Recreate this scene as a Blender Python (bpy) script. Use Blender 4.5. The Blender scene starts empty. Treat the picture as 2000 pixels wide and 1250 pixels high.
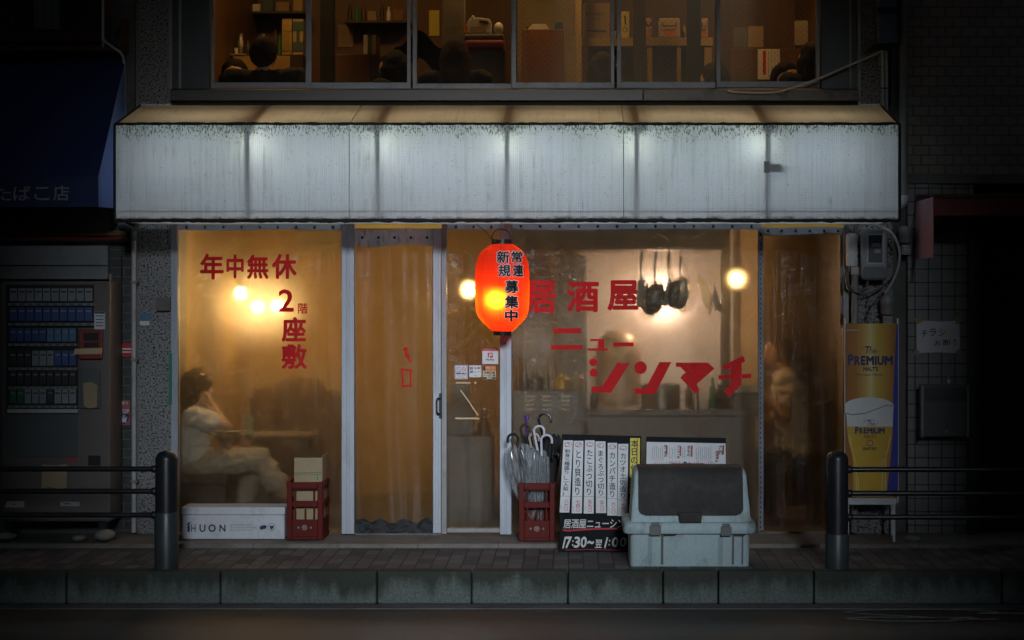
import bpy, bmesh, math, random
from mathutils import Vector, Matrix
R = math.radians
random.seed(7)
scn = bpy.context.scene
C = scn.collection

# ------------------------------------------------------------------ camera, sky, moonlike street glow, exposure
S0, D, HC, CX, CY = 0.0035, 13.0, 1.624, 1110.0, 590.0
cam = bpy.data.cameras.new('camera'); camo = bpy.data.objects.new('camera', cam); C.objects.link(camo)
camo.location = (0, -D, HC); camo.rotation_euler = (R(90), 0, 0)
cam.sensor_width = 36; cam.lens = 36 * D / (2000 * S0)
cam.shift_x = (1000 - CX) / 2000; cam.shift_y = (CY - 625) / 2000
cam.clip_start = 0.1; cam.clip_end = 400
scn.camera = camo

SUN_EL, SUN_AZ = 15.0, -6.0            # light travels to -x and +y (from the front right) and down
w = bpy.data.worlds.new("World"); scn.world = w; w.use_nodes = True
wn = w.node_tree; wn.nodes.clear()
sky = wn.nodes.new('ShaderNodeTexSky'); sky.sky_type = 'NISHITA'; sky.sun_disc = False
sky.sun_elevation = R(SUN_EL); sky.sun_rotation = R(180 + SUN_AZ)
bg = wn.nodes.new('ShaderNodeBackground'); bg.inputs[1].default_value = 0.0105
wo = wn.nodes.new('ShaderNodeOutputWorld')
wn.links.new(sky.outputs[0], bg.inputs[0]); wn.links.new(bg.outputs[0], wo.inputs[0])
sl = bpy.data.lights.new('sun', 'SUN'); sl.energy = 2.3; sl.angle = R(9); sl.color = (0.80, 0.90, 1.0)
so = bpy.data.objects.new('sun', sl); C.objects.link(so)
sdir = Vector((math.sin(R(SUN_AZ)) * math.cos(R(SUN_EL)), math.cos(R(SUN_AZ)) * math.cos(R(SUN_EL)), -math.sin(R(SUN_EL))))
so.rotation_euler = sdir.to_track_quat('-Z', 'Y').to_euler(); so.location = (1.8, -16, 5.4)
vs = scn.view_settings; vs.view_transform = 'Standard'; vs.look = 'None'; vs.exposure = 0; vs.gamma = 1
cy = scn.cycles
cy.use_denoising = True; cy.max_bounces = 10; cy.transparent_max_bounces = 16; cy.diffuse_bounces = 4
cy.glossy_bounces = 3; cy.transmission_bounces = 6; cy.sample_clamp_indirect = 3.0; cy.caustics_reflective = False
cy.caustics_refractive = False; cy.blur_glossy = 0.5

# ------------------------------------------------------------------ measuring the place
def sc(Y): return S0 * (D + Y) / D
def PX(px, Y=0): return (px - CX) * sc(Y)
def PZ(py, Y=0): return HC + (CY - py) * sc(Y)
def P(px, py, Y=0): return Vector((PX(px, Y), Y, PZ(py, Y)))

ORG = {}
class MB:
    def __init__(s): s.v = []; s.f = []
    def add(s, vs_, fs_):
        n = len(s.v); s.v += [Vector(a) for a in vs_]; s.f += [tuple(n + i for i in f) for f in fs_]; return s
    def box(s, x0, x1, y0, y1, z0, z1):
        if x0 > x1: x0, x1 = x1, x0
        if y0 > y1: y0, y1 = y1, y0
        if z0 > z1: z0, z1 = z1, z0
        return s.add([(x0,y0,z0),(x1,y0,z0),(x1,y1,z0),(x0,y1,z0),(x0,y0,z1),(x1,y0,z1),(x1,y1,z1),(x0,y1,z1)],
                     [(0,3,2,1),(4,5,6,7),(0,1,5,4),(1,2,6,5),(2,3,7,6),(3,0,4,7)])
    def pbox(s, a, b, c, d, Y0, Y1):            # front face at Y0 spans photo columns a-b and rows c-d
        return s.box(PX(a, Y0), PX(b, Y0), Y0, Y1, PZ(d, Y0), PZ(c, Y0))
    def prism(s, pts, y0, y1):                  # closed outline in x,z pushed from y0 to y1
        A = sum(pts[i][0]*pts[(i+1) % len(pts)][1] - pts[(i+1) % len(pts)][0]*pts[i][1] for i in range(len(pts)))
        if A < 0: pts = pts[::-1]
        n = len(pts)
        return s.add([(x, y0, z) for x, z in pts] + [(x, y1, z) for x, z in pts],
                     [tuple(range(n)), tuple(range(2*n-1, n-1, -1))] + [(i, n+i, n+(i+1) % n, (i+1) % n) for i in range(n)])
    def pprism(s, pts, Y0, Y1): return s.prism([(PX(a, Y0), PZ(b, Y0)) for a, b in pts], Y0, Y1)
    def xprism(s, pts, x0, x1):                 # closed outline in y,z pushed along x
        A = sum(pts[i][0]*pts[(i+1) % len(pts)][1] - pts[(i+1) % len(pts)][0]*pts[i][1] for i in range(len(pts)))
        if A < 0: pts = pts[::-1]
        n = len(pts)
        return s.add([(x1, y, z) for y, z in pts] + [(x0, y, z) for y, z in pts],
                     [tuple(range(n)), tuple(range(2*n-1, n-1, -1))] + [(i, n+i, n+(i+1) % n, (i+1) % n) for i in range(n)])
    def tube(s, pts, r, n=10, smooth_path=0):
        pts = [Vector(p) for p in pts]
        if smooth_path:
            rr = r if isinstance(r, (list, tuple)) else [r]*len(pts)
            q = []; qr = []
            for i in range(len(pts)-1):
                p0 = pts[max(i-1, 0)]; p1 = pts[i]; p2 = pts[i+1]; p3 = pts[min(i+2, len(pts)-1)]
                for k in range(smooth_path):
                    t = k/smooth_path
                    q.append(0.5*((2*p1)+(p2-p0)*t+(2*p0-5*p1+4*p2-p3)*t*t+(3*p1-p0-3*p2+p3)*t**3)); qr.append(rr[i]*(1-t)+rr[i+1]*t)
            q.append(pts[-1]); qr.append(rr[-1]); pts = q; r = qr
        if not isinstance(r, (list, tuple)): r = [r]*len(pts)
        up = Vector((0.123, 0.31, 0.94)); vs_ = []; fs_ = []
        prev = None
        for i, p in enumerate(pts):
            d = (pts[min(i+1, len(pts)-1)] - pts[max(i-1, 0)]).normalized()
            if prev is None:
                u = d.cross(up)
                if u.length < 1e-3: u = d.cross(Vector((1, 0, 0)))
                u.normalize()
            else:
                u = prev - d*prev.dot(d); u.normalize()
            prev = u; v = d.cross(u)
            for k in range(n):
                a = 2*math.pi*k/n; vs_.append(p + (u*math.cos(a) + v*math.sin(a))*r[i])
        for i in range(len(pts)-1):
            for k in range(n):
                fs_.append((i*n+k, i*n+(k+1) % n, (i+1)*n+(k+1) % n, (i+1)*n+k))
        fs_.append(tuple(range(n-1, -1, -1))); fs_.append(tuple((len(pts)-1)*n+k for k in range(n)))
        return s.add(vs_, fs_)
    def lathe(s, prof, c, n=24, M=None):        # profile (r, h) round an axis through c
        vs_ = []; fs_ = []; c = Vector(c)
        for r, h in prof:
            for k in range(n):
                a = 2*math.pi*k/n; p = Vector((r*math.cos(a), r*math.sin(a), h))
                vs_.append(c + (M @ p if M is not None else p))
        m = len(prof)
        for i in range(m-1):
            for k in range(n): fs_.append((i*n+k, i*n+(k+1) % n, (i+1)*n+(k+1) % n, (i+1)*n+k))
        fs_.append(tuple(range(n-1, -1, -1))); fs_.append(tuple((m-1)*n+k for k in range(n)))
        return s.add(vs_, fs_)
    def ball(s, c, rx, ry=None, rz=None, n=16, m=10):
        ry = ry or rx; rz = rz or rx
        vs_ = [Vector(c)+Vector((0, 0, -rz))]; fs_ = []
        for i in range(1, m):
            t = math.pi*i/m
            for k in range(n):
                a = 2*math.pi*k/n
                vs_.append(Vector(c)+Vector((rx*math.sin(t)*math.cos(a), ry*math.sin(t)*math.sin(a), -rz*math.cos(t))))
        vs_.append(Vector(c)+Vector((0, 0, rz))); L = len(vs_)-1
        for k in range(n):
            fs_.append((0, 1+(k+1) % n, 1+k)); fs_.append((L, L-n+k, L-n+(k+1) % n))
        for i in range(m-2):
            for k in range(n): fs_.append((1+i*n+k, 1+i*n+(k+1) % n, 1+(i+1)*n+(k+1) % n, 1+(i+1)*n+k))
        return s.add(vs_, fs_)
    def cap(s, a, b, ra, rb=None, n=12):        # tapered limb with round ends
        rb = ra if rb is None else rb; a = Vector(a); b = Vector(b); d = b-a; L = d.length
        q = d.to_track_quat('Z', 'Y').to_matrix() if L > 1e-6 else Matrix.Identity(3)
        prof = [(max(ra*math.sin(t), 1e-4), -ra*math.cos(t)) for t in [math.pi/2*i/5 for i in range(6)]]
        prof += [(max(rb*math.cos(t), 1e-4), L+rb*math.sin(t)) for t in [math.pi/2*i/5 for i in range(6)]]
        return s.lathe(prof, a, n, q)
    def grid(s, nu, nv, fn):
        vs_ = [fn(i/nu, j/nv) for j in range(nv+1) for i in range(nu+1)]
        W_ = nu+1
        return s.add(vs_, [(j*W_+i, j*W_+i+1, (j+1)*W_+i+1, (j+1)*W_+i) for j in range(nv) for i in range(nu)])
    def poly(s, pts, Y):                        # flat shape facing the street
        A = sum(pts[i][0]*pts[(i+1) % len(pts)][1] - pts[(i+1) % len(pts)][0]*pts[i][1] for i in range(len(pts)))
        if A > 0: pts = pts[::-1]               # photo rows run downwards
        return s.add([P(a, b, Y) for a, b in pts], [tuple(range(len(pts)))])
    def disc(s, px, py, r, Y, ry=None, n=20):
        ry = ry or r
        return s.poly([(px+r*math.cos(2*math.pi*k/n), py+ry*math.sin(2*math.pi*k/n)) for k in range(n)], Y)
    def ring(s, px, py, r, wd, Y, ry=None, n=24):
        ry = ry or r
        for k in range(n):
            a, b = 2*math.pi*k/n, 2*math.pi*(k+1)/n
            s.poly([(px+r*math.cos(a), py+ry*math.sin(a)), (px+r*math.cos(b), py+ry*math.sin(b)),
                    (px+(r-wd)*math.cos(b), py+(ry-wd)*math.sin(b)), (px+(r-wd)*math.cos(a), py+(ry-wd)*math.sin(a))], Y)
        return s
    def stroke(s, pts, wd, Y):                  # brush strokes on a flat face, width in photo pixels
        for (ax, ay), (bx, by) in zip(pts[:-1], pts[1:]):
            L = math.hypot(bx-ax, by-ay) or 1e-6; nx, ny = -(by-ay)/L*wd/2, (bx-ax)/L*wd/2
            s.poly([(ax+nx, ay+ny), (bx+nx, by+ny), (bx-nx, by-ny), (ax-nx, ay-ny)], Y)
        return s
    def warp(s, fn): s.v = [Vector(fn(p)) for p in s.v]; return s
    def build(s, name, mat, parent=None, smooth=False, bevel=0, seg=2, mods=None, local=False, angle=35, kind=None):
        me = bpy.data.meshes.new(name); o = bpy.data.objects.new(name, me); C.objects.link(o)
        if parent is None:
            if local: org = Vector((0, 0, 0))
            else:
                org = Vector(((min(p.x for p in s.v)+max(p.x for p in s.v))/2, (min(p.y for p in s.v)+max(p.y for p in s.v))/2, min(p.z for p in s.v)))
            o.location = org
        else:
            org = Vector((0, 0, 0)) if local else ORG.get(parent.name, Vector((0, 0, 0)))
            o.parent = parent
        ORG[o.name] = org
        me.from_pydata([p - org for p in s.v], [], s.f)
        me.materials.append(mat)
        if smooth:
            me.shade_smooth()
            if angle < 180: me.set_sharp_from_angle(angle=R(angle))
        if bevel:
            b = o.modifiers.new('edge', 'BEVEL'); b.width = bevel; b.segments = seg; b.limit_method = 'ANGLE'; b.angle_limit = R(40)
        if kind: o['kind'] = kind
        me.update()
        return o

def finer(mb, L=.02):
    """cut long faces so that lettering can follow a curved sheet"""
    b = bmesh.new(); vv = [b.verts.new(p) for p in mb.v]
    for f in mb.f:
        try: b.faces.new([vv[i] for i in f])
        except ValueError: pass
    for _ in range(5):
        bmesh.ops.triangulate(b, faces=b.faces[:])
        long = [e for e in b.edges if e.calc_length() > L]
        if not long: break
        bmesh.ops.subdivide_edges(b, edges=long, cuts=1)
    b.verts.index_update(); mb.v = [v.co.copy() for v in b.verts]; mb.f = [tuple(v.index for v in f.verts) for f in b.faces]; b.free(); return mb
def tag(o, label, cat, group=None):
    o['label'] = label; o['category'] = cat
    if group: o['group'] = group
    return o
def thing(name, label, cat, loc=(0, 0, 0), rz=0, group=None):
    o = bpy.data.objects.new(name, None); C.objects.link(o); o.empty_display_size = 0.1
    o.location = loc; o.rotation_euler = (0, 0, rz); ORG[o.name] = Vector(loc)
    return tag(o, label, cat, group)
def dup(root, loc=None, rz=None, label=None, mats=None):
    def cp(o, par):
        c = o.copy(); C.objects.link(c)
        if par is not None: c.parent = par
        for ch in list(o.children): cp(ch, c)
        return c
    r = cp(root, None)
    if loc is not None: r.location = loc
    if rz is not None: r.rotation_euler = (0, 0, rz)
    if label: r['label'] = label
    return r

# ------------------------------------------------------------------ lettering
_G = {}
def glyph(t, off=0.0, res=3):
    k = (t, off, res)
    if k not in _G:
        c = bpy.data.curves.new('lettering', 'FONT'); c.body = t; c.size = 1; c.resolution_u = res; c.offset = off; c.fill_mode = 'FRONT'
        o = bpy.data.objects.new('lettering', c); C.objects.link(o)
        m = bpy.data.meshes.new_from_object(o.evaluated_get(bpy.context.evaluated_depsgraph_get()))
        _G[k] = ([(p.co.x, p.co.y) for p in m.vertices], [tuple(f.vertices) for f in m.polygons])
        bpy.data.objects.remove(o); bpy.data.curves.remove(c); bpy.data.meshes.remove(m)
    return _G[k]
def put(mb, t, x0, y0, x1, y1, Y, off=0.0, shear=0.0, fit=True, rot=0.0):
    """lettering t inside the photo box; fit: stretch its outline to the box, else keep the em cell"""
    vs_, fs_ = glyph(t)
    if not vs_: return mb
    if fit:
        a0 = min(v[0] for v in vs_); a1 = max(v[0] for v in vs_); b0 = min(v[1] for v in vs_); b1 = max(v[1] for v in vs_)
    else: a0, a1, b0, b1 = 0, 1, -0.12, 0.88
    if fit: a0 -= off; a1 += off; b0 -= off; b1 += off
    cx, cy_ = (x0+x1)/2, (y0+y1)/2; ca, sa = math.cos(rot), math.sin(rot)
    ds = [(0, 0)]                           # heavier strokes: the outline laid again a little to every side
    if off: ds += [(off*math.cos(math.pi*k/4), off*math.sin(math.pi*k/4)) for k in range(0, 8, 1 if off > .018 else 2)]
    for k, (da, db) in enumerate(ds):
        out = []
        for a, b in vs_:
            u = (a+da-a0)/(a1-a0); v = (b+db-b0)/(b1-b0)
            x = x0+(x1-x0)*u + shear*(v-0.5)*(y1-y0); y = y1-(y1-y0)*v
            dx, dy = x-cx, y-cy_
            out.append(P(cx+dx*ca-dy*sa, cy_+dx*sa+dy*ca, Y)+Vector((0, -.00012*k, 0)))
        mb.add(out, fs_)
    return mb
def column(mb, t, xt, yt, xb, yb, wd, Y, off=0.0):
    """vertical line of characters from (xt,yt) to (xb,yb)"""
    n = len(t)
    for i, ch in enumerate(t):
        f0, f1 = i/n, (i+1)/n
        cx = xt+(xb-xt)*(f0+f1)/2; put(mb, ch, cx-wd/2+random.uniform(-.4, .4), yt+(yb-yt)*f0, cx+wd/2, yt+(yb-yt)*f1, Y, off, fit=False, shear=-0.06)
    return mb
# ------------------------------------------------------------------ materials
def N(nt, t, ins=None, **at):
    n = nt.nodes.new('ShaderNode'+t)
    for k, v in at.items(): setattr(n, k, v)
    for k, v in (ins or {}).items():
        if isinstance(v, bpy.types.NodeSocket): nt.links.new(v, n.inputs[k])
        else: n.inputs[k].default_value = v
    return n
def c4(c): return (c[0], c[1], c[2], 1)
def new(name):
    m = bpy.data.materials.new(name); m.use_nodes = True; nt = m.node_tree; nt.nodes.clear()
    return m, nt, N(nt, 'OutputMaterial')
def pos(nt, scale=(1, 1, 1), rot=(0, 0, 0), loc=(0, 0, 0)):
    g = N(nt, 'NewGeometry'); return N(nt, 'Mapping', {'Vector': g.outputs['Position'], 'Scale': scale, 'Rotation': rot, 'Location': loc}).outputs[0]
def objc(nt, scale=(1, 1, 1), rot=(0, 0, 0)):
    g = N(nt, 'TexCoord'); return N(nt, 'Mapping', {'Vector': g.outputs['Object'], 'Scale': scale, 'Rotation': rot}).outputs[0]
def noi(nt, vec, s, det=4, rough=.55, dist=0):
    return N(nt, 'TexNoise', {'Vector': vec, 'Scale': s, 'Detail': det, 'Roughness': rough, 'Distortion': dist}).outputs['Fac']
def ramp(nt, fac, *stops):
    r = N(nt, 'ValToRGB', {'Fac': fac}); e = r.color_ramp.elements
    while len(e) < len(stops): e.new(0.5)
    for i, (p, c) in enumerate(stops):
        e[i].position = p; e[i].color = c4(c) if hasattr(c, '__len__') else (c, c, c, 1)
    return r.outputs[0]
def mix(nt, fac, a, b, mode='MIX'):
    n = N(nt, 'MixRGB', {'Fac': fac}, blend_type=mode)
    for i, v in ((1, a), (2, b)):
        if isinstance(v, bpy.types.NodeSocket): nt.links.new(v, n.inputs[i])
        else: n.inputs[i].default_value = c4(v)
    return n.outputs[0]
def mth(nt, op, a, b=0.0):
    n = N(nt, 'Math', operation=op)
    for i, v in ((0, a), (1, b)):
        if isinstance(v, bpy.types.NodeSocket): nt.links.new(v, n.inputs[i])
        else: n.inputs[i].default_value = v
    return n.outputs[0]
def bmp(nt, h, strength=.3, dist=.01): return N(nt, 'Bump', {'Height': h, 'Strength': strength, 'Distance': dist}).outputs[0]
def xyz(nt, v):
    n = N(nt, 'SeparateXYZ', {'Vector': v}); return n.outputs
def bsdf(nt, out, **k):
    n = N(nt, 'BsdfPrincipled')
    for a, v in k.items():
        a = {'col': 'Base Color', 'rough': 'Roughness', 'metal': 'Metallic', 'normal': 'Normal', 'spec': 'Specular IOR Level', 'trans': 'Transmission Weight'}.get(a, a)
        if isinstance(v, bpy.types.NodeSocket): nt.links.new(v, n.inputs[a])
        else: n.inputs[a].default_value = c4(v) if (hasattr(v, '__len__') and len(v) == 3 and a == 'Base Color') else v
    if out is not None: nt.links.new(n.outputs[0], out.inputs[0])
    return n.outputs[0]
def pm(name, col, rough=.5, metal=0.0, var=.25, vs=5, fine=.2, fs=70, bump=.15, spec=.5, dirt=None, dirt_amt=.5, stretch=(1, 1, 1)):
    m, nt, o = new(name); p = pos(nt, stretch)
    a = noi(nt, p, vs, 5); b = noi(nt, p, fs, 3, .6)
    k = mth(nt, 'ADD', mth(nt, 'MULTIPLY', mth(nt, 'SUBTRACT', a, .5), 2*var*1.6), mth(nt, 'MULTIPLY', mth(nt, 'SUBTRACT', b, .5), 2*fine))
    k = mth(nt, 'ADD', k, 1.0)
    cc = N(nt, 'VectorMath', {0: col, 1: (1, 1, 1)}, operation='MULTIPLY')
    nt.links.new(k, N(nt, 'CombineXYZ').inputs[0]) if False else None
    kk = N(nt, 'CombineXYZ', {0: k, 1: k, 2: k}); nt.links.new(kk.outputs[0], cc.inputs[1])
    base = cc.outputs[0]
    if dirt:
        d = ramp(nt, noi(nt, p, vs*2.3, 6, .7), (.5, 0), (.72, dirt_amt)); base = mix(nt, d, base, dirt)
    rr = mth(nt, 'ADD', rough, mth(nt, 'MULTIPLY', mth(nt, 'SUBTRACT', a, .5), .25))
    bsdf(nt, o, col=base, rough=rr, metal=metal, spec=spec, normal=bmp(nt, b, bump, .004))
    return m
def emit(name, col, st):
    m, nt, o = new(name); e = N(nt, 'Emission', {'Color': c4(col), 'Strength': st}); nt.links.new(e.outputs[0], o.inputs[0]); return m

M = {}
M['alum'] = pm('aluminium', (.36, .38, .42), .5, .35, .15, 4, .12, 60, .05, dirt=(.12, .11, .1), dirt_amt=.35, stretch=(1, 1, .35))
M['alum_dull'] = pm('dull_aluminium', (.25, .24, .235), .5, .35, .2, 4, .12, 60, .05, dirt=(.08, .07, .06), dirt_amt=.4)
M['dark_metal'] = pm('dark_bronze_metal', (.055, .06, .062), .45, .3, .2, 3, .1, 50, .04)
M['steel'] = pm('brushed_steel', (.085, .078, .068), .42, .85, .25, 2.5, .25, 60, .06, stretch=(.12, 1, 6))
M['steel_dirty'] = pm('stained_steel', (.13, .11, .085), .5, .6, .35, 4, .3, 60, .1, dirt=(.03, .025, .02), dirt_amt=.9)
M['black_paint'] = pm('black_paint', (.018, .019, .021), .32, .2, .25, 6, .15, 80, .05)
M['black_board'] = pm('black_board', (.008, .009, .011), .75, 0, .3, 7, .3, 90, .15, .2, dirt=(.05, .05, .05), dirt_amt=.2)
M['bollard'] = pm('bollard_paint', (.018, .02, .023), .38, .1, .25, 5, .2, 70, .1)
M['bollard_low'] = pm('bollard_lit_band', (.06, .072, .075), .4, .2, .25, 5, .2, 60, .08, dirt=(.05, .05, .05), dirt_amt=.5)  # paler colour imitates street light caught on the bollard foot
M['bin'] = pm('bin_plastic', (.42, .52, .535), .6, 0, .18, 3, .14, 60, .06, .3, dirt=(.10, .115, .105), dirt_amt=.85, stretch=(1, 1, .55))
M['bin_lid'] = pm('bin_dark_lid', (.045, .042, .039), .75, 0, .4, 3, .2, 50, .06, .25, dirt=(.12, .11, .1), dirt_amt=.4)
M['bin_grey'] = pm('bin_latch', (.12, .125, .12), .5, 0, .2, 5, .15, 60, .05)
M['crate_red'] = pm('crate_red', (.115, .010, .006), .6, 0, .2, 6, .12, 60, .04, .2, dirt=(.12, .03, .02), dirt_amt=.5)
M['card'] = pm('cardboard', (.36, .27, .16), .8, 0, .15, 5, .15, 90, .08)
M['foam'] = pm('white_foam', (.62, .63, .66), .75, 0, .1, 4, .12, 160, .15, dirt=(.3, .29, .28), dirt_amt=.5)
M['white'] = pm('white_plastic', (.66, .67, .68), .4, 0, .08, 4, .06, 60, .03)
M['pipe'] = pm('pipe_plastic', (.5, .5, .5), .45, 0, .2, 4, .15, 60, .05, dirt=(.2, .18, .15), dirt_amt=.5)
M['pipe_dark'] = pm('dark_pipe', (.2, .2, .2), .5, .1, .2, 4, .15, 60, .05)
M['grey_box'] = pm('grey_casing', (.24, .25, .26), .5, .1, .15, 4, .12, 60, .05, dirt=(.1, .1, .1), dirt_amt=.4)
M['meter_lid'] = pm('meter_dark', (.09, .1, .1), .45, 0, .15, 4, .1, 60, .03)
M['ink'] = pm('black_ink', (.012, .012, .014), .6, 0, .1, 5, .1, 50, 0)
M['blue_ink'] = pm('navy_ink', (.012, .02, .11), .6, 0, .1, 5, .1, 50, 0)
M['red_ink'] = pm('red_ink', (.5, .025, .03), .6, 0, .15, 5, .1, 50, 0)
M['red_tape'] = None
M['paper'] = pm('paper', (.7, .7, .72), .8, 0, .08, 5, .06, 60, .04)
M['paper_yellow'] = pm('yellow_paper', (.72, .62, .12), .8, 0, .08, 5, .06, 60, .04)
M['chalk'] = pm('chalk_paint', (.66, .66, .64), .85, 0, .15, 20, .3, 200, .1)
M['tape'] = pm('masking_tape', (.6, .43, .25), .7, 0, .15, 6, .15, 60, .05)
M['clear_tape'] = pm('yellow_tape', (.42, .26, .09), .45, 0, .2, 6, .15, 60, .05)
M['rubber'] = pm('black_rubber', (.016, .016, .016), .55, 0, .2, 6, .2, 60, .05)
M['cable'] = pm('pale_cable', (.5, .47, .42), .5, 0, .1, 6, .1, 60, .02)
M['cable_dark'] = pm('grey_cable', (.1, .1, .1), .5, 0, .1, 6, .1, 60, .02)
M['orange'] = pm('orange_print', (.6, .2, .04), .6, 0, .1, 5, .06, 60, 0)
M['stone'] = pm('pale_stone', (.33, .31, .27), .85, 0, .35, 14, .3, 60, .5)
M['skin'] = pm('skin', (.55, .33, .21), .55, 0, .08, 5, .05, 60, .03)
M['hair'] = pm('black_hair', (.014, .010, .008), .75, 0, .3, 12, .5, 160, .8, .15, stretch=(1, 1, .25))
M['hair_brown'] = pm('brown_hair', (.04, .02, .01), .75, 0, .3, 12, .5, 160, .8, .15, stretch=(1, 1, .25))
M['cloth_white'] = pm('white_cotton', (.74, .73, .70), .85, 0, .1, 6, .1, 120, .15)
M['cloth_cream'] = pm('cream_cotton', (.44, .40, .33), .85, 0, .12, 6, .1, 120, .15)
M['cloth_black'] = pm('black_cotton', (.016, .016, .017), .9, 0, .2, 6, .2, 120, .15)
M['cloth_brown'] = pm('brown_cotton', (.07, .045, .03), .9, 0, .2, 6, .2, 120, .15)
M['wood_dark'] = pm('dark_wood', (.045, .028, .016), .5, 0, .4, 3, .3, 50, .1, stretch=(6, 6, .6))
M['wood'] = pm('amber_wood', (.11, .054, .016), .5, 0, .35, 3, .25, 50, .1, stretch=(6, 6, .6))
M['wood_orange'] = pm('orange_wood', (.20, .09, .025), .45, 0, .3, 3, .2, 50, .08, stretch=(8, 8, .5))
M['gold_wall'] = pm('golden_plaster', (.55, .36, .15), .75, 0, .16, 2.2, .08, 40, .05)
M['cream_wood'] = pm('cream_wood', (.42, .31, .12), .55, 0, .2, 3, .15, 50, .05)
M['steel_wall'] = pm('kitchen_steel', (.62, .54, .47), .4, .25, .12, 2, .08, 40, .04)
M['pan'] = pm('pan_iron', (.13, .125, .095), .4, .4, .25, 6, .2, 60, .05)
M['pan_alu'] = pm('pan_aluminium', (.3, .28, .24), .38, .8, .2, 6, .15, 60, .05)
M['counter'] = pm('counter_steel', (.13, .125, .12), .4, .5, .25, 3, .2, 50, .05)
M['red_seat'] = pm('red_vinyl_seat', (.4, .03, .02), .4, 0, .1, 6, .1, 60, .03)
M['concrete'] = pm('concrete', (.16, .15, .14), .85, 0, .35, 3, .3, 60, .3, dirt=(.05, .05, .05), dirt_amt=.5)
M['step'] = pm('worn_concrete', (.21, .19, .165), .8, 0, .3, 2.2, .25, 80, .25, dirt=(.08, .07, .06), dirt_amt=.6)
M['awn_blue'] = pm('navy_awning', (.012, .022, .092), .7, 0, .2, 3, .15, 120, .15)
M['awn_cheek'] = pm('lit_blue_cheek', (.10, .17, .42), .7, 0, .15, 3, .15, 120, .1)  # glow of the lit awning put into the colour, lighter than the navy
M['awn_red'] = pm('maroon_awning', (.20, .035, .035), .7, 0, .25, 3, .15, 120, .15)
M['awn_pink'] = pm('lit_pink_cheek', (.42, .24, .28), .7, 0, .2, 3, .15, 120, .1)  # canopy light put into the colour, paler than the maroon fabric
M['vend'] = pm('vending_paint', (.14, .12, .105), .45, .2, .2, 2, .1, 60, .05)
M['vend_dark'] = pm('vending_recess', (.02, .022, .025), .35, 0, .2, 4, .1, 60, .03)
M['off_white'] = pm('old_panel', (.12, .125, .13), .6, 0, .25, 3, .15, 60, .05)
M['pack_blue'] = pm('pack_blue', (.04, .08, .24), .45); M['pack_grey'] = pm('pack_grey', (.25, .26, .28), .45)
M['pack_dark'] = pm('pack_dark', (.03, .03, .035), .45); M['pack_sky'] = pm('pack_sky', (.08, .19, .32), .45); M['pack_green'] = pm('pack_green', (.03, .14, .07), .45)
M['rust'] = pm('rusted_iron', (.10, .045, .025), .85, .2, .4, 8, .3, 70, .4)
M['yellow_wall'] = pm('yellow_lintel', (.55, .30, .04), .6, 0, .2, 3, .1, 60, .05)
M['grime'] = pm('grimy_trim', (.02, .02, .018), .9, 0, .4, 14, .5, 120, .6)
M['green_tape'] = pm('green_tape', (.02, .22, .10), .6)
M['purple'] = pm('purple_plastic', (.1, .04, .2), .3)
M['handle_white'] = pm('pale_handle', (.62, .6, .66), .35, 0, .08, 5, .05, 60, 0)
M['handle_tan'] = pm('beige_handle', (.35, .3, .24), .4)
M['gold'] = pm('gold_trim', (.5, .35, .1), .4, .5)
M['teal'] = pm('teal_print', (.05, .11, .12), .6)

def m_redtape():
    m, nt, o = new('red_tape'); p = pos(nt)
    cr = N(nt, 'TexVoronoi', {'Vector': pos(nt, (1, 1, 2.4), (0, .5, 0)), 'Scale': 26.0, 'Randomness': 1.0}, feature='DISTANCE_TO_EDGE').outputs['Distance']
    gate = ramp(nt, noi(nt, p, 3.5, 2), (.48, 0), (.56, 1))
    line = mth(nt, 'MULTIPLY', ramp(nt, cr, (.006, 1), (.016, 0)), gate)
    col = mix(nt, ramp(nt, noi(nt, p, 9, 4), (.35, 0), (.7, 1)), (.78, .009, .012), (.88, .016, .018))
    col = mix(nt, mth(nt, 'MULTIPLY', line, .75), col, (.6, .3, .25))
    a = bsdf(nt, None, col=col, rough=.55, spec=.2)
    t = N(nt, 'BsdfTranslucent', {'Color': (.45, .01, .015, 1)})
    mx = N(nt, 'MixShader', {0: .3, 1: a, 2: t.outputs[0]}); nt.links.new(mx.outputs[0], o.inputs[0]); return m
M['red_tape'] = m_redtape()

def m_pebble():
    m, nt, o = new('pebble_dash'); p = pos(nt)
    a = noi(nt, p, 75, 2, .5); b = noi(nt, p, 150, 2); big = noi(nt, p, 2.5, 3)
    f = ramp(nt, mth(nt, 'ADD', mth(nt, 'MULTIPLY', a, .75), mth(nt, 'MULTIPLY', b, .25)), (.41, 0), (.47, 1))
    col = mix(nt, f, (.018, .018, .018), mix(nt, big, (.2, .2, .2), (.36, .35, .34)))
    bsdf(nt, o, col=col, rough=.8, normal=bmp(nt, f, .6, .006)); return m
M['pebble'] = m_pebble()

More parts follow.
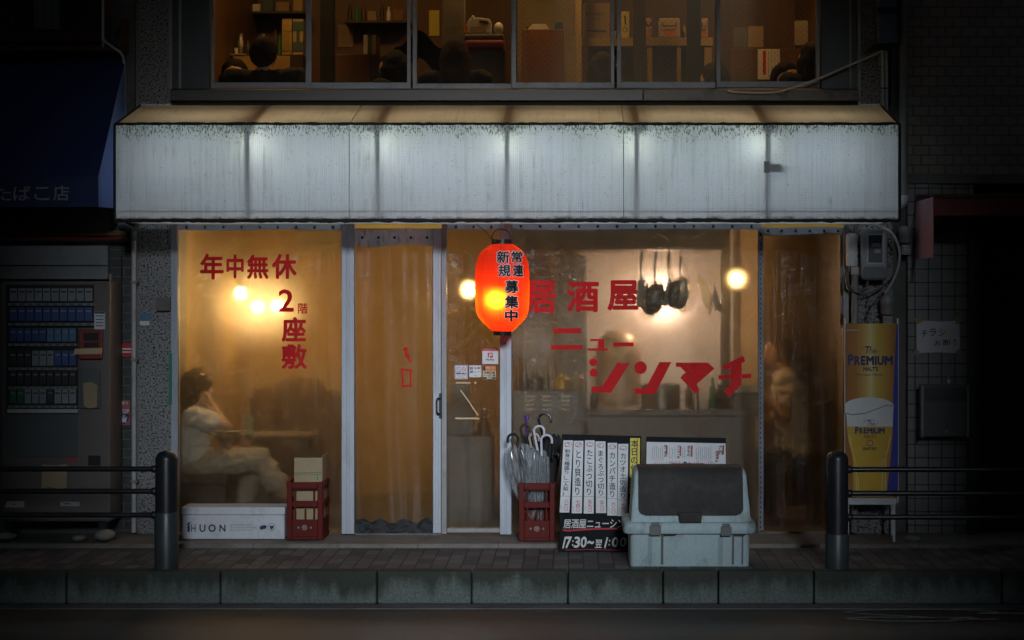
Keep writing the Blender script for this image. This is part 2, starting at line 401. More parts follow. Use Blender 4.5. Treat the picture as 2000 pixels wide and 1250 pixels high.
def m_bricks(name, c1, c2, mortar, bw, bh, off, gap, bumpd=.01, ns=30, rough=.8, rot=(R(90), 0, 0), nb=.4, sq=0.0):
    m, nt, o = new(name); p = pos(nt, (1, 1, 1), rot)
    t = N(nt, 'TexBrick', {'Vector': p, 'Color1': c4(c1), 'Color2': c4(c2), 'Mortar': c4(mortar), 'Scale': 1.0, 'Mortar Size': gap,
                           'Mortar Smooth': .3, 'Bias': 0.0, 'Brick Width': bw, 'Row Height': bh}, offset=off)
    n = noi(nt, pos(nt), ns, 5, .65); big = noi(nt, pos(nt), 1.7, 3)
    col = mix(nt, .6, t.outputs['Color'], mix(nt, n, (.4, .4, .4), (1.4, 1.4, 1.4)), 'MULTIPLY')
    col = mix(nt, .5, col, mix(nt, big, (.5, .5, .5), (1.3, 1.3, 1.3)), 'MULTIPLY')
    h = mth(nt, 'ADD', mth(nt, 'MULTIPLY', t.outputs['Fac'], -1.0), mth(nt, 'MULTIPLY', n, nb))
    bsdf(nt, o, col=col, rough=rough, normal=bmp(nt, h, .8, bumpd)); return m
M['block_wall'] = m_bricks('rough_block_wall', (.34, .29, .25), (.40, .34, .30), (.2, .18, .17), .11, .0675, .5, .006, .018, 45, nb=1.6)
M['grid_tile'] = m_bricks('square_wall_tile', (.22, .225, .225), (.26, .26, .26), (.03, .03, .03), .0915, .0925, 0.0, .004, .005, 25, .4, nb=.15)
M['dark_tile'] = m_bricks('dark_brick_tile', (.035, .04, .038), (.045, .05, .045), (.15, .15, .14), .21, .062, .5, .004, .006, 30, .45)
M['pavers'] = m_bricks('paving_blocks', (.055, .058, .064), (.165, .168, .175), (.025, .025, .025), .21, .094, .33, .005, .004, 60, .75, rot=(0, 0, R(90)), nb=.25)

def m_asphalt():
    m, nt, o = new('asphalt'); p = pos(nt)
    a = noi(nt, p, 55, 5, .75); b = noi(nt, p, 1.2, 4); st = noi(nt, pos(nt, (.35, 3.5, 1)), 2.2, 4)
    col = mix(nt, ramp(nt, a, (.3, 0), (.7, 1)), (.022, .02, .018), (.12, .105, .092)); col = mix(nt, .7, col, mix(nt, b, (.55, .55, .55), (1.35, 1.3, 1.25)), 'MULTIPLY')
    col = mix(nt, .6, col, mix(nt, st, (.6, .6, .6), (1.35, 1.35, 1.35)), 'MULTIPLY')
    cr = N(nt, 'TexVoronoi', {'Vector': N(nt, 'VectorMath', {0: p, 1: N(nt, 'TexNoise', {'Vector': p, 'Scale': 5.0}).outputs['Color']}, operation='ADD').outputs[0], 'Scale': .55}, feature='DISTANCE_TO_EDGE').outputs['Distance']
    ck = ramp(nt, cr, (.002, 1), (.007, 0)); col = mix(nt, mth(nt, 'MULTIPLY', ck, .8), col, (.008, .008, .008))
    bsdf(nt, o, col=col, rough=mth(nt, 'ADD', .34, mth(nt, 'MULTIPLY', a, .3)), normal=bmp(nt, a, .35, .006)); return m
M['asphalt'] = m_asphalt()

def m_kerb():
    m, nt, o = new('mossy_kerb_concrete'); p = pos(nt); z = xyz(nt, p)[2]
    a = noi(nt, p, 60, 6, .75); b = noi(nt, p, 4, 5, .65); st = noi(nt, pos(nt, (4, 4, .7)), 3, 4)
    col = mix(nt, ramp(nt, a, (.3, 0), (.7, 1)), (.06, .075, .068), (.21, .24, .22))
    moss = mth(nt, 'ADD', mth(nt, 'MULTIPLY', st, .8), mth(nt, 'MULTIPLY', mth(nt, 'ADD', z, .1), 3.0))
    mm = ramp(nt, mth(nt, 'MULTIPLY', moss, mth(nt, 'ADD', b, .55)), (.27, 0), (.6, .92))
    col = mix(nt, mm, col, mix(nt, a, (.02, .024, .017), (.05, .058, .04)))
    bsdf(nt, o, col=col, rough=.85, normal=bmp(nt, a, .5, .006)); return m
M['kerb'] = m_kerb()

def m_fascia(name, tint, top=False):
    m, nt, o = new(name); p = pos(nt); X, Y, Z = xyz(nt, p)
    gx = N(nt, 'TexWave', {'Vector': p, 'Scale': 24.0, 'Distortion': 0.0}, wave_type='BANDS', bands_direction='X').outputs['Fac']
    gz = N(nt, 'TexWave', {'Vector': p, 'Scale': 24.0, 'Distortion': 0.0}, wave_type='BANDS', bands_direction='Y' if top else 'Z').outputs['Fac']
    g = mth(nt, 'MAXIMUM', ramp(nt, gx, (.0, 1), (.35, 0)), ramp(nt, gz, (.0, 1), (.35, 0)))
    st = noi(nt, pos(nt, (26, 1, .9)), 1.6, 5, .7); big = noi(nt, p, 1.3, 4); sp = noi(nt, p, 95, 2, .5)
    col = mix(nt, mth(nt, 'MULTIPLY', g, .22), tint, (tint[0]*.35, tint[1]*.38, tint[2]*.36))
    col = mix(nt, ramp(nt, st, (.5, 0), (.78, .36)), col, (tint[0]*.4, tint[1]*.42, tint[2]*.4))
    pat = noi(nt, pos(nt, (.9, 1, 1.6), (0, 0, 0), (5, 0, 3)), 2.0, 5, .65); st2 = noi(nt, pos(nt, (38, 1, 1.6), (0, 0, 0), (2, 0, 1)), 1.0, 4, .7)
    col = mix(nt, mth(nt, 'MULTIPLY', ramp(nt, st2, (.5, 0), (.68, 1)), ramp(nt, pat, (.48, 0), (.66, .6))), col, (tint[0]*.36, tint[1]*.40, tint[2]*.33))
    col = mix(nt, ramp(nt, big, (.45, 0), (.75, .28)), col, (tint[0]*.6, tint[1]*.62, tint[2]*.5))
    col = mix(nt, ramp(nt, sp, (.66, 0), (.74, .5)), col, (.1, .12, .1))
    if not top:
        # mould creeping down from the top hem and up from the bottom hem
        top_d = mth(nt, 'SUBTRACT', 2.768, Z)
        mo = noi(nt, pos(nt, (105, 1, 44)), 1.0, 4, .8); pa = noi(nt, pos(nt, (2.3, 1, .3)), 1.0, 4)
        lim = mth(nt, 'ADD', mth(nt, 'MULTIPLY', pa, .42), -.115)
        near = ramp(nt, mth(nt, 'DIVIDE', top_d, mth(nt, 'MAXIMUM', lim, .012)), (.25, 1), (1, 0))
        k = ramp(nt, mth(nt, 'ADD', mo, mth(nt, 'MULTIPLY', near, .10)), (.58, 0), (.66, 1))
        k = mth(nt, 'MULTIPLY', k, ramp(nt, near, (0, 0), (.25, 1)))
        col = mix(nt, mth(nt, 'MULTIPLY', k, .93), col, (.013, .015, .009))
        haze = mth(nt, 'MULTIPLY', ramp(nt, mth(nt, 'DIVIDE', top_d, mth(nt, 'MULTIPLY', mth(nt, 'MAXIMUM', lim, .02), 3.2)), (0, 1), (1, 0)), mth(nt, 'MULTIPLY', pa, .5))
        col = mix(nt, haze, col, (tint[0]*.42, tint[1]*.52, tint[2]*.3))
        bot = mth(nt, 'SUBTRACT', Z, 2.155)
        kb = ramp(nt, mth(nt, 'ADD', mth(nt, 'MULTIPLY', bot, 14.0), mth(nt, 'MULTIPLY', noi(nt, pos(nt, (14, 1, 14)), 1.0, 4, .7), .9)), (.42, 1), (.75, 0))
        col = mix(nt, mth(nt, 'MULTIPLY', kb, .9), col, (.03, .035, .03))
    d = N(nt, 'BsdfDiffuse', {'Color': col}); t = N(nt, 'BsdfTranslucent', {'Color': col})
    mx = N(nt, 'MixShader', {0: .55, 1: d.outputs[0], 2: t.outputs[0]}); nt.links.new(mx.outputs[0], o.inputs[0]); return m
M['fascia'] = m_fascia('dirty_white_canopy_fabric', (.78, .80, .82))
def m_film():
    m, nt, o = new('bottom_film'); a = N(nt, 'BsdfTranslucent', {'Color': (.95, .95, .95, 1)}); b = N(nt, 'BsdfDiffuse', {'Color': (.6, .62, .64, 1)})
    x = N(nt, 'MixShader', {0: .35, 1: a.outputs[0], 2: b.outputs[0]}); nt.links.new(x.outputs[0], o.inputs[0]); return m
M['bottom_film'] = m_film()
M['canopy_top'] = m_fascia('tan_canopy_fabric', (.46, .30, .155), True)

def m_vinyl(name, tint=(1, .97, .9), haze=.16, wide=.45, seed=0.0, gl=.05, scr=.5, bumpy=.6):
    """scratched clear sheet: sees through a little blurred, with a milky veil and scratches that catch light"""
    m, nt, o = new(name); p = pos(nt, loc=(seed, 0, seed))
    bend = N(nt, 'VectorMath', {0: p, 1: N(nt, 'VectorMath', {0: N(nt, 'TexNoise', {'Vector': p, 'Scale': 1.6, 'Detail': 1.0}).outputs['Color'], 1: (.5, 0, .5)}, operation='MULTIPLY').outputs[0]}, operation='ADD').outputs[0]
    def hair(rot, a, b):
        q = N(nt, 'Mapping', {'Vector': bend, 'Rotation': (0, rot, 0)}).outputs[0]
        return noi(nt, N(nt, 'Mapping', {'Vector': q, 'Scale': (a, 1, b)}).outputs[0], 1.0, 2, .6)
    s1, s2, s3 = hair(.45, 4.5, 85), hair(-.65, 6, 95), hair(1.35, 4, 80)
    cr = mth(nt, 'MAXIMUM', mth(nt, 'MAXIMUM', ramp(nt, s1, (.60, 0), (.66, 1)), ramp(nt, s2, (.61, 0), (.67, 1))), ramp(nt, s3, (.62, 0), (.68, 1)))
    cloud = noi(nt, p, 2.6, 5, .65); fold = noi(nt, pos(nt, (9, 1, .5)), 1.0, 3)
    hz = mth(nt, 'ADD', mth(nt, 'MULTIPLY', ramp(nt, cloud, (.3, .5), (.75, 1.5)), haze), mth(nt, 'MULTIPLY', mth(nt, 'MULTIPLY', cr, ramp(nt, cloud, (.35, .25), (.65, 1.0))), .24*scr))
    nrm = bmp(nt, mth(nt, 'ADD', mth(nt, 'MULTIPLY', fold, 1.0), mth(nt, 'MULTIPLY', cloud, .6)), bumpy, .03)
    stain = noi(nt, pos(nt, (1.3, 1, 1), (0, 0, 0), (seed+4, 0, 2)), 2.2, 6, .7)
    tint = mix(nt, ramp(nt, stain, (.45, 0), (.78, .36)), tint, (tint[0]*.42, tint[1]*.36, tint[2]*.28))
    nr = N(nt, 'BsdfRefraction', {'Color': tint, 'Roughness': .42, 'IOR': 1.09})
    wd = N(nt, 'BsdfRefraction', {'Color': tint, 'Roughness': .62, 'IOR': 1.28})
    tr = N(nt, 'BsdfTransparent', {'Color': tint})
    tl = N(nt, 'BsdfTranslucent', {'Color': (.85, .74, .55, 1)}); df = N(nt, 'BsdfDiffuse', {'Color': (.42, .38, .3, 1)})
    veil = N(nt, 'MixShader', {0: .07, 1: tl.outputs[0], 2: df.outputs[0]})
    a = N(nt, 'MixShader', {0: .58, 1: nr.outputs[0], 2: tr.outputs[0]})
    b = N(nt, 'MixShader', {0: wide, 1: a.outputs[0], 2: wd.outputs[0]})
    c = N(nt, 'MixShader', {0: hz, 1: b.outputs[0], 2: veil.outputs[0]})
    g = N(nt, 'BsdfGlossy', {'Roughness': .16, 'Normal': nrm})
    e = N(nt, 'MixShader', {0: gl, 1: c.outputs[0], 2: g.outputs[0]}); nt.links.new(e.outputs[0], o.inputs[0]); return m
M['vinyl_a'] = m_vinyl('clear_vinyl', (1, .94, .84), .105, .34, 0.0, .06, scr=1.3)
M['vinyl_b'] = m_vinyl('door_vinyl', (1, .90, .70), .15, .6, 3.1, .10, 1.0, bumpy=.3)
M['vinyl_c'] = m_vinyl('streaked_vinyl', (.9, .84, .75), .06, .2, 7.7, .06, scr=.9)
M['vinyl_d'] = m_vinyl('amber_vinyl', (.74, .57, .38), .045, .36, 11.3, .07, scr=.8)
M['vinyl_hem'] = pm('grey_vinyl_hem', (.17, .18, .21), .5, 0, .25, 5, .15, 60, .05, dirt=(.06, .06, .07), dirt_amt=.5)
M['hem_white'] = pm('creased_white_hem', (.72, .73, .76), .6, 0, .2, 4, .12, 60, .05, dirt=(.05, .05, .06), dirt_amt=.7, stretch=(3, 1, 1.2))
M['skirt'] = pm('torn_black_skirt', (.018, .019, .021), .6, 0, .3, 4, .1, 40, .1, .25, dirt=(.06, .06, .065), dirt_amt=.3)

def m_glass(name, wire=False, tint=(.86, .78, .62)):
    m, nt, o = new(name); p = pos(nt)
    tr = N(nt, 'BsdfTransparent', {'Color': c4(tint)}); g = N(nt, 'BsdfGlossy', {'Roughness': .05})
    v = N(nt, 'BsdfDiffuse', {'Color': (.3, .28, .24, 1)})
    dust = mth(nt, 'MULTIPLY', ramp(nt, noi(nt, p, 3, 5, .7), (.4, .2), (.8, 1)), .07)
    if wire:
        w1 = N(nt, 'TexWave', {'Vector': pos(nt, (1, 1, 1), (0, R(45), 0)), 'Scale': 11.0}, bands_direction='X').outputs['Fac']
        w2 = N(nt, 'TexWave', {'Vector': pos(nt, (1, 1, 1), (0, R(-45), 0)), 'Scale': 11.0}, bands_direction='X').outputs['Fac']
        dust = mth(nt, 'ADD', dust, mth(nt, 'MULTIPLY', mth(nt, 'MAXIMUM', ramp(nt, w1, (.96, 0), (.99, 1)), ramp(nt, w2, (.96, 0), (.99, 1))), .35))
    a = N(nt, 'MixShader', {0: dust, 1: tr.outputs[0], 2: v.outputs[0]})
    b = N(nt, 'MixShader', {0: .04, 1: a.outputs[0], 2: g.outputs[0]}); nt.links.new(b.outputs[0], o.inputs[0]); return m
M['glass'] = m_glass('window_glass'); M['wire_glass'] = m_glass('wired_glass', True)
M['clear'] = m_glass('clear_plastic', False, (.85, .9, .88))

def m_umbrella():
    m, nt, o = new('clear_umbrella_film'); p = pos(nt)
    tr = N(nt, 'BsdfTransparent', {'Color': (.92, .94, .95, 1)}); d = N(nt, 'BsdfDiffuse', {'Color': (.75, .77, .8, 1)})
    tl = N(nt, 'BsdfTranslucent', {'Color': (.75, .77, .8, 1)}); g = N(nt, 'BsdfGlossy', {'Roughness': .2})
    f = ramp(nt, noi(nt, pos(nt, (60, 60, 6)), 1.0, 3, .6), (.42, .06), (.66, .55))
    a = N(nt, 'MixShader', {0: .4, 1: d.outputs[0], 2: tl.outputs[0]}); b = N(nt, 'MixShader', {0: f, 1: tr.outputs[0], 2: a.outputs[0]})
    c = N(nt, 'MixShader', {0: .1, 1: b.outputs[0], 2: g.outputs[0]}); nt.links.new(c.outputs[0], o.inputs[0]); return m
M['umb_clear'] = m_umbrella()

def m_lantern():
    m, nt, o = new('red_lantern_paper'); p = objc(nt); X, Y, Z = xyz(nt, p)
    ang = mth(nt, 'ARCTAN2', X, mth(nt, 'MULTIPLY', Y, -1.0))
    w_ = mth(nt, 'ABSOLUTE', mth(nt, 'SUBTRACT', mth(nt, 'FRACT', mth(nt, 'ADD', mth(nt, 'MULTIPLY', ang, 8/(2*math.pi)), .55)), .5))
    seam = ramp(nt, w_, (.03, 1), (.05, 0))
    ring = N(nt, 'TexWave', {'Vector': p, 'Scale': 22.0}, bands_direction='Z').outputs['Fac']
    r = ramp(nt, ring, (.03, 1), (.4, 0))
    col = mix(nt, noi(nt, p, 6, 4), (.92, .045, .012), (.98, .085, .018)); col = mix(nt, mth(nt, 'MULTIPLY', r, .75), col, (.55, .02, .005))
    col = mix(nt, mth(nt, 'MULTIPLY', seam, .75), col, (.6, .015, .004))
    dk = mix(nt, noi(nt, p, 9, 4), (.5, .06, .04), (.6, .10, .07))
    tl = N(nt, 'BsdfTranslucent', {'Color': col}); d = N(nt, 'BsdfDiffuse', {'Color': dk}); rf = N(nt, 'BsdfRefraction', {'Color': (1, .28, .03, 1), 'Roughness': .8, 'IOR': 1.6})
    a = N(nt, 'MixShader', {0: .64, 1: d.outputs[0], 2: tl.outputs[0]}); b = N(nt, 'MixShader', {0: .30, 1: a.outputs[0], 2: rf.outputs[0]})
    nt.links.new(b.outputs[0], o.inputs[0]); return m
M['lantern'] = m_lantern()

def m_banner():
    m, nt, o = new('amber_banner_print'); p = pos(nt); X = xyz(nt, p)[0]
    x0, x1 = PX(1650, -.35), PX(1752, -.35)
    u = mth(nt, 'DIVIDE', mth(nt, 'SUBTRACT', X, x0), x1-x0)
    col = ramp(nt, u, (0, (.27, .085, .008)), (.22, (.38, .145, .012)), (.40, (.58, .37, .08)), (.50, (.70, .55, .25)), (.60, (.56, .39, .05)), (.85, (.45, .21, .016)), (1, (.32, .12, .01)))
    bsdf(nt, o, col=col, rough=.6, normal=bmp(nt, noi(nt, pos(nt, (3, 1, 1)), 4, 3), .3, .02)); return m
M['banner'] = m_banner()
M['beer_print'] = pm('beer_yellow_print', (.58, .35, .018), .6, 0, .15, 5, .05, 60, .02)
M['foam_print'] = pm('foam_white_print', (.62, .62, .6), .6, 0, .1, 6, .05, 60, .02)
M['glass_print'] = pm('glass_highlight_print', (.68, .52, .16), .6, 0, .1, 6, .05, 60, .02)
M['blue_print'] = pm('royal_blue_print', (.02, .025, .30), .6, 0, .15, 5, .05, 60, .02)
M['bulb'] = emit('warm_bulb', (1, .65, .25), 820)
M['bulb_pink'] = emit('kitchen_bulb', (1, .74, .56), 300)
M['tube'] = emit('cool_tube', (.70, .86, 1), 20)
M['tatami_lamp'] = emit('upstairs_lamp', (1, .60, .24), 25)
# ------------------------------------------------------------------ ground
YK, YS = -1.55, -0.45                  # kerb face, step face
MB().box(-60, 60, -70, 40, -.45, -.2).build('road', M['asphalt'], kind='structure')
mb = MB()
pv = mb.box(-14, 14, YK+.12, YS+.02, -.19, 0.0).build('pavement', M['pavers'], kind='structure')
mb = MB(); js = [-1200, -760, -320, -140, 129, 430, 736, 921, 1109, 1295, 1403, 1590, 1957, 2260, 2560, 2860, 3300]
for a, b in zip(js[:-1], js[1:]):
    mb.box(PX(a, YK)+.004, PX(b, YK)-.004, YK, YK+.118, -.195, .003+random.uniform(0, .004))
mb.build('kerb', M['kerb'], bevel=.012, seg=3, kind='structure')
mb = MB(); js = [-900, -300, 20, 180, 495, 660, 816, 974, 1100, 1320, 1600, 1795, 1950, 2300, 2900]
for a, b in zip(js[:-1], js[1:]):
    x0, x1 = PX(a, YS)+.002, PX(b, YS)-.002
    mb.xprism([(YS, -.1), (YS, .02), (YS+.008, .028), (YS+.13, .031), (YS+.13, -.1)], x0, x1)
mb.xprism([(YS+.133, -.1), (YS+.133, .030), (0.3, .043), (.3, -.1)], -14, 14)
mb.build('doorstep', M['step'], kind='structure')
# thin gutter strip along the road edge, chalk survey marks, cracks
MB().box(-14, 14, YK-.16, YK-.004, -.3, -.194).build('gutter', M['concrete'], kind='structure')
mb = MB()
def road_pt(px, py):                    # where the line of sight meets the road
    z = -.194; d = (HC - z)/((py-CY)*S0/D); return Vector(((px-CX)*S0/D*d, d-D, z))
def road_line(pts, wd):
    q = [road_pt(*p) for p in pts]
    for a, b in zip(q[:-1], q[1:]):
        n = Vector((-(b-a).y, (b-a).x, 0)).normalized()*wd/2
        mb.add([a+n, b+n, b-n, a-n], [(0, 3, 2, 1)])
road_line([(1648+150*(1-math.cos(t)), 1196-6*math.sin(t)) for t in [i*math.pi/14 for i in range(15)]]+[(1948, 1196), (1990, 1198)], .022)
road_line([(1648, 1195), (1690, 1199), (1770, 1203), (1850, 1208), (1900, 1205)], .02)
road_line([(1650, 1208), (1700, 1205), (1800, 1206), (1900, 1210), (1950, 1209)], .02)
road_line([(1655, 1209), (1740, 1213), (1850, 1213), (1910, 1207)], .02)
road_line([(1912, 1197), (2010, 1198)], .05)
road_line([(1048, 1194), (1080, 1194)], .012)
o = mb.build('road_marking', pm('worn_chalk_marking', (.5, .5, .48), .8, 0, .5, 20, .6, 90, .1), kind='structure')

# added blocker wall behind the viewer: its opening narrows the sun onto the shop
mb = MB(); ya, yb = -21, -20
GA, GB = -.25, 3.3
mb.box(-45, GA, ya, yb, -.2, 16); mb.box(GB, 30, ya, yb, -.2, 16); mb.box(GA, GB, ya, yb, -.2, 4.6); mb.box(GA, GB, ya, yb, 7.9, 16)
tag(mb.build('sun_blocker_wall', M['concrete']), 'tall plain unseen wall added across the street, its opening shaping the sunlight', 'building')
# ------------------------------------------------------------------ the shop house
house = thing('shop_house', 'two storey shop house with pebble dash piers, lit upper windows and curtained front', 'building', (PX(1000), .2, 0))
mb = MB()
mb.box(PX(270), PX(336), 0, .5, .04, 6.2); mb.build('pier', M['pebble'], house)
mb = MB(); mb.box(PX(1656), PX(1745), .02, .5, .04, 2.6); mb.box(PX(1681), PX(1722), 0, .5, 2.6, 6.2); mb.build('pier', M['pebble'], house)
mb = MB(); mb.box(PX(262), PX(269.5), .05, .5, 0, 6.2); mb.build('edge_strip', M['alum_dull'], house)
mb = MB(); mb.box(PX(336.5), PX(1655), .06, .25, 2.42, 2.97); mb.box(PX(1655.5), PX(1745), .1, .3, 2.6, 2.97); mb.build('lintel_wall', M['concrete'], house)
mb = MB(); mb.pbox(330, 1665, 434.5, 446, .085, .14); mb.build('beam', M['yellow_wall'], house)
# upper window surround
mb = MB()
mb.pbox(329, 409, -420, 175, -.015, .1); mb.build('window_surround', M['dark_metal'], house, bevel=.003); mb = MB(); mb.pbox(1604, 1681, -420, 176, -.015, .1)
mb.build('window_surround', M['dark_metal'], house, bevel=.003)
mb = MB()
mb.pbox(329, 336, -420, 196, -.035, -.016); mb.pbox(349, 354, -420, 175, -.03, -.016); mb.pbox(1659, 1663, -420, 176, -.03, -.016); mb.pbox(1675, 1681, -420, 196, -.035, -.016)
mb.build('surround_trim', M['alum_dull'], house)
mb = MB()
mb.xprism([(-.02, PZ(173.5)), (-.075, PZ(177)), (-.085, PZ(199)), (.05, PZ(199)), (.05, PZ(173.5))], PX(337), PX(1255))
mb.build('sill', M['steel'], house, bevel=.003)
mb = MB()
mb.xprism([(-.02, PZ(173.5)), (-.073, PZ(177)), (-.083, PZ(199)), (.05, PZ(199)), (.05, PZ(173.5))], PX(1255.5), PX(1674))
mb.build('sill', M['steel_dirty'], house, bevel=.003)['label'] = 'mould stained end of the sill'
mb = MB(); mb.box(PX(337), PX(1674), -.045, .05, PZ(206), PZ(199.3)); mb.build('sill_gap', M['grime'], house)
mb = MB()
for (px, py, rx, ry) in ((1526, 182, 7, 5), (1640, 183, 15, 6), (1672, 182, 5, 4)):
    mb.ball(P(px, py, -.078), rx*.0035, .006, ry*.0035, 10, 8)
mb.build('sealant_patch', M['concrete'], house)
def frame(mb, x0, x1, y0, y1, l, r, t, b, Y0, Y1):
    mb.pbox(x0, x0+l, y0, y1, Y0, Y1); mb.pbox(x1-r, x1, y0, y1, Y0, Y1)
    mb.pbox(x0+l+.02, x1-r-.02, y1-b, y1, Y0+.001, Y1)
    if t: mb.pbox(x0+l+.02, x1-r-.02, y0, y0+t, Y0+.001, Y1)
sash = [(410, 604, 161, 172, .05), (600, 802, 161, 173, .015), (806, 1005, 163, 174, .05), (1000, 1200, 161, 172, .015), (1205, 1404, 160, 172, .05), (1399, 1601, 159, 171, .015)]
TOPY = -330
for i, (a, b, c_, d, Y) in enumerate(sash):
    mb = MB(); frame(mb, a, b, TOPY, d, 8, 7, 10, d-c_, Y, Y+.03)
    f = mb.build('window', M['alum_dull'], house, bevel=.0015)
    g = MB(); g.add([P(a+7, c_+1, Y+.015), P(b-6, c_+1, Y+.015), P(b-6, TOPY+8, Y+.015), P(a+7, TOPY+8, Y+.015)], [(0, 1, 2, 3)])
    g.build('pane', M['wire_glass'] if i >= 3 else M['glass'], f)
mb = MB(); mb.pbox(409, 1604, TOPY-12, TOPY+1, .0, .1); mb.pbox(409, 1604, 172.6, 175, .0, .1)
mb.build('window_track', M['dark_metal'], house)
mb = MB(); mb.box(PX(262), PX(1745), 0, .3, PZ(TOPY-12)+.002, 6.2); mb.build('upper_wall', M['concrete'], house)
# rooms behind: shell of the bar and of the upstairs room
x0, x1 = PX(336.5), PX(1656)
mb = MB(); mb.box(x0-.1, x0-.002, .3, 3.6, .02, 2.42); mb.build('side_wall', M['gold_wall'], house)
mb = MB(); mb.box(x1+.002, x1+.1, .3, 3.6, .02, 2.42); mb.build('side_wall', M['wood_dark'], house)
mb = MB(); mb.box(x0-.1, PX(985, 3), 3.0, 3.1, .02, 2.42); mb.build('back_wall', M['gold_wall'], house)
mb = MB(); mb.box(PX(985, 2.2)+.06, PX(1432, 2.2), 2.2, 2.3, .02, 2.42); mb.build('kitchen_wall', M['steel_wall'], house)
mb = MB(); mb.box(PX(985, 2.2), PX(985, 2.2)+.055, 1.2, 2.99, .02, 2.42); mb.build('partition_wall', M['gold_wall'], house)
mb = MB(); mb.box(PX(1432, 2.2)+.002, PX(1490, 2.2), 2.25, 2.35, .02, 2.42); mb.build('niche_wall', M['gold_wall'], house)
mb = MB()
for i in range(26):
    z = .06+i*.091; mb.box(PX(1488, 1.6), x1, 1.6-.004*(i % 2), 1.66, z, z+.087)
mb.build('slatted_wall', M['wood'], house, bevel=.003)
mb = MB(); mb.box(x0-.1, x1+.1, .3, 3.6, -.1, .02); mb.build('bar_floor', M['concrete'], house)
mb = MB(); mb.box(x0-.1, x1+.1, .14, 3.6, 2.421, 2.55); mb.build('bar_ceiling', M['wood_dark'], house)
U0, U1 = PX(336), PX(1680)
mb = MB(); mb.box(U0, U1, .12, 3.4, 2.556, 2.66); mb.build('upstairs_floor', M['wood'], house)
mb = MB(); mb.box(U0, U1, 3.3, 3.4, 2.66, 5.0); mb.build('upstairs_back_wall', M['wood'], house)
mb = MB(); mb.box(U0, U0+.05, .12, 3.3, 2.66, 5.0); mb.build('upstairs_side_wall', M['wood'], house)
mb = MB(); mb.box(U1-.05, U1, .12, 3.3, 2.66, 5.0); mb.build('upstairs_side_wall', M['wood'], house)
mb = MB(); mb.box(U0, U1, .12, 3.4, 5.0, 5.1); mb.build('upstairs_ceiling', M['cream_wood'], house)

# ------------------------------------------------------------------ shop awning, a lit fabric box on pipe ribs
YF = -.75
awn = thing('shop_awning', 'long lit white fabric awning with tan sloping top and mould stains', 'awning', (PX(1000), -.35, PZ(430, YF)))
xl, xr = PX(224, YF), PX(1757, YF)
zt, zb, zw = PZ(243, YF), PZ(430, YF), PZ(206)
ribs = [484, 738, 990, 1243, 1498]
def sag(x): return 0.0
mb = MB()
def fa(u, v):
    x = xl+(xr-xl)*u; z = zb+(zt-zb)*v
    k = min(abs(x-PX(r, YF)) for r in [224]+ribs+[1757])
    return (x, YF - .004*math.sin(min(k/.42, 1)*math.pi/2)*math.sin(math.pi*v), z + (.004*math.sin(x*9)*(v-.5)*2 if v in (0, 1) else 0))
mb.grid(120, 12, fa); mb.build('front_panel', M['fascia'], awn, smooth=True)
mb = MB()
ptop = [Vector((xl, YF, zt)), Vector((xr, YF, zt)), Vector((PX(1720), -.01, zw)), Vector((PX(275), -.01, zw))]
mb.grid(60, 8, lambda u, v: (ptop[0]*(1-u)+ptop[1]*u)*(1-v)+(ptop[3]*(1-u)+ptop[2]*u)*v + Vector((0, 0, -.006*math.sin(math.pi*v))))
mb.build('top_panel', M['canopy_top'], awn, smooth=True)
mb = MB()
mb.add([(xl, YF, zb), (xl, YF, zt), ptop[3], (PX(275), -.01, zb)], [(0, 1, 2, 3)]); mb.build('end_panel', M['fascia'], awn)
mb = MB(); mb.add([(xr, YF, zb), (xr, YF, zt), ptop[2], (PX(1720), -.01, zb)], [(0, 3, 2, 1)]); mb.build('end_panel', M['fascia'], awn)
# hems: black grimy cords along every edge
mb = MB(); random.seed(3)
for z, rr in ((zt+.004, .0095), (zb-.004, .013)):
    pts = []; rad = []
    for i in range(161):
        t = i/160; pts.append((xl+(xr-xl)*t, YF-.003, z+random.uniform(-.002, .002)+(.006*abs(math.sin(t*23)) if z < 2.5 else 0)*.4)); rad.append(rr*random.uniform(.75, 1.25))
    mb.tube(pts, rad, 8)
mb.tube([(xl, YF, zb), (xl, YF, zt)], .009, 8); mb.tube([(xr, YF, zb), (xr, YF, zt)], .010, 8)
mb.tube([(xl, YF, zt), ptop[3]], .007, 8); mb.tube([(xr, YF, zt), ptop[2]], .007, 8)
mb.build('hem', M['grime'], awn, smooth=True)
mb = MB()
for (a, b) in ((682, 707), (1218, 1214)):
    mb.tube([P(a, 428, YF-.006), P(a, 244, YF-.006)], .003, 6)
    mb.tube([P(a, 243, YF)+Vector((0, 0, .003)), P(b, 206.5, -.012)+Vector((0, 0, .003))], .003, 6)
mb.build('seam', M['alum_dull'], awn)
for r in ribs:
    mb = MB(); x = PX(r, YF)
    mb.tube([(x, YF+.0175, zb+.01), (x, YF+.0175, zt-.05)], .0135, 10)
    mb.build('rib', M['alum_dull'], awn, smooth=True)
    mb = MB()                                        # flat rafter close under the top fabric
    a = Vector((x, YF+.04, zt-.03)); b = Vector((x, -.04, zw-.03))
    mb.add([a+Vector((dx, 0, dz)) for dx, dz in ((-.04, 0), (.04, 0), (.04, -.04), (-.04, -.04))]+[b+Vector((dx, 0, dz)) for dx, dz in ((-.04, 0), (.04, 0), (.04, -.04), (-.04, -.04))],
           [(0, 1, 2, 3), (7, 6, 5, 4), (0, 4, 5, 1), (1, 5, 6, 2), (2, 6, 7, 3), (3, 7, 4, 0)])
    mb.build('rafter', M['alum_dull'], awn)
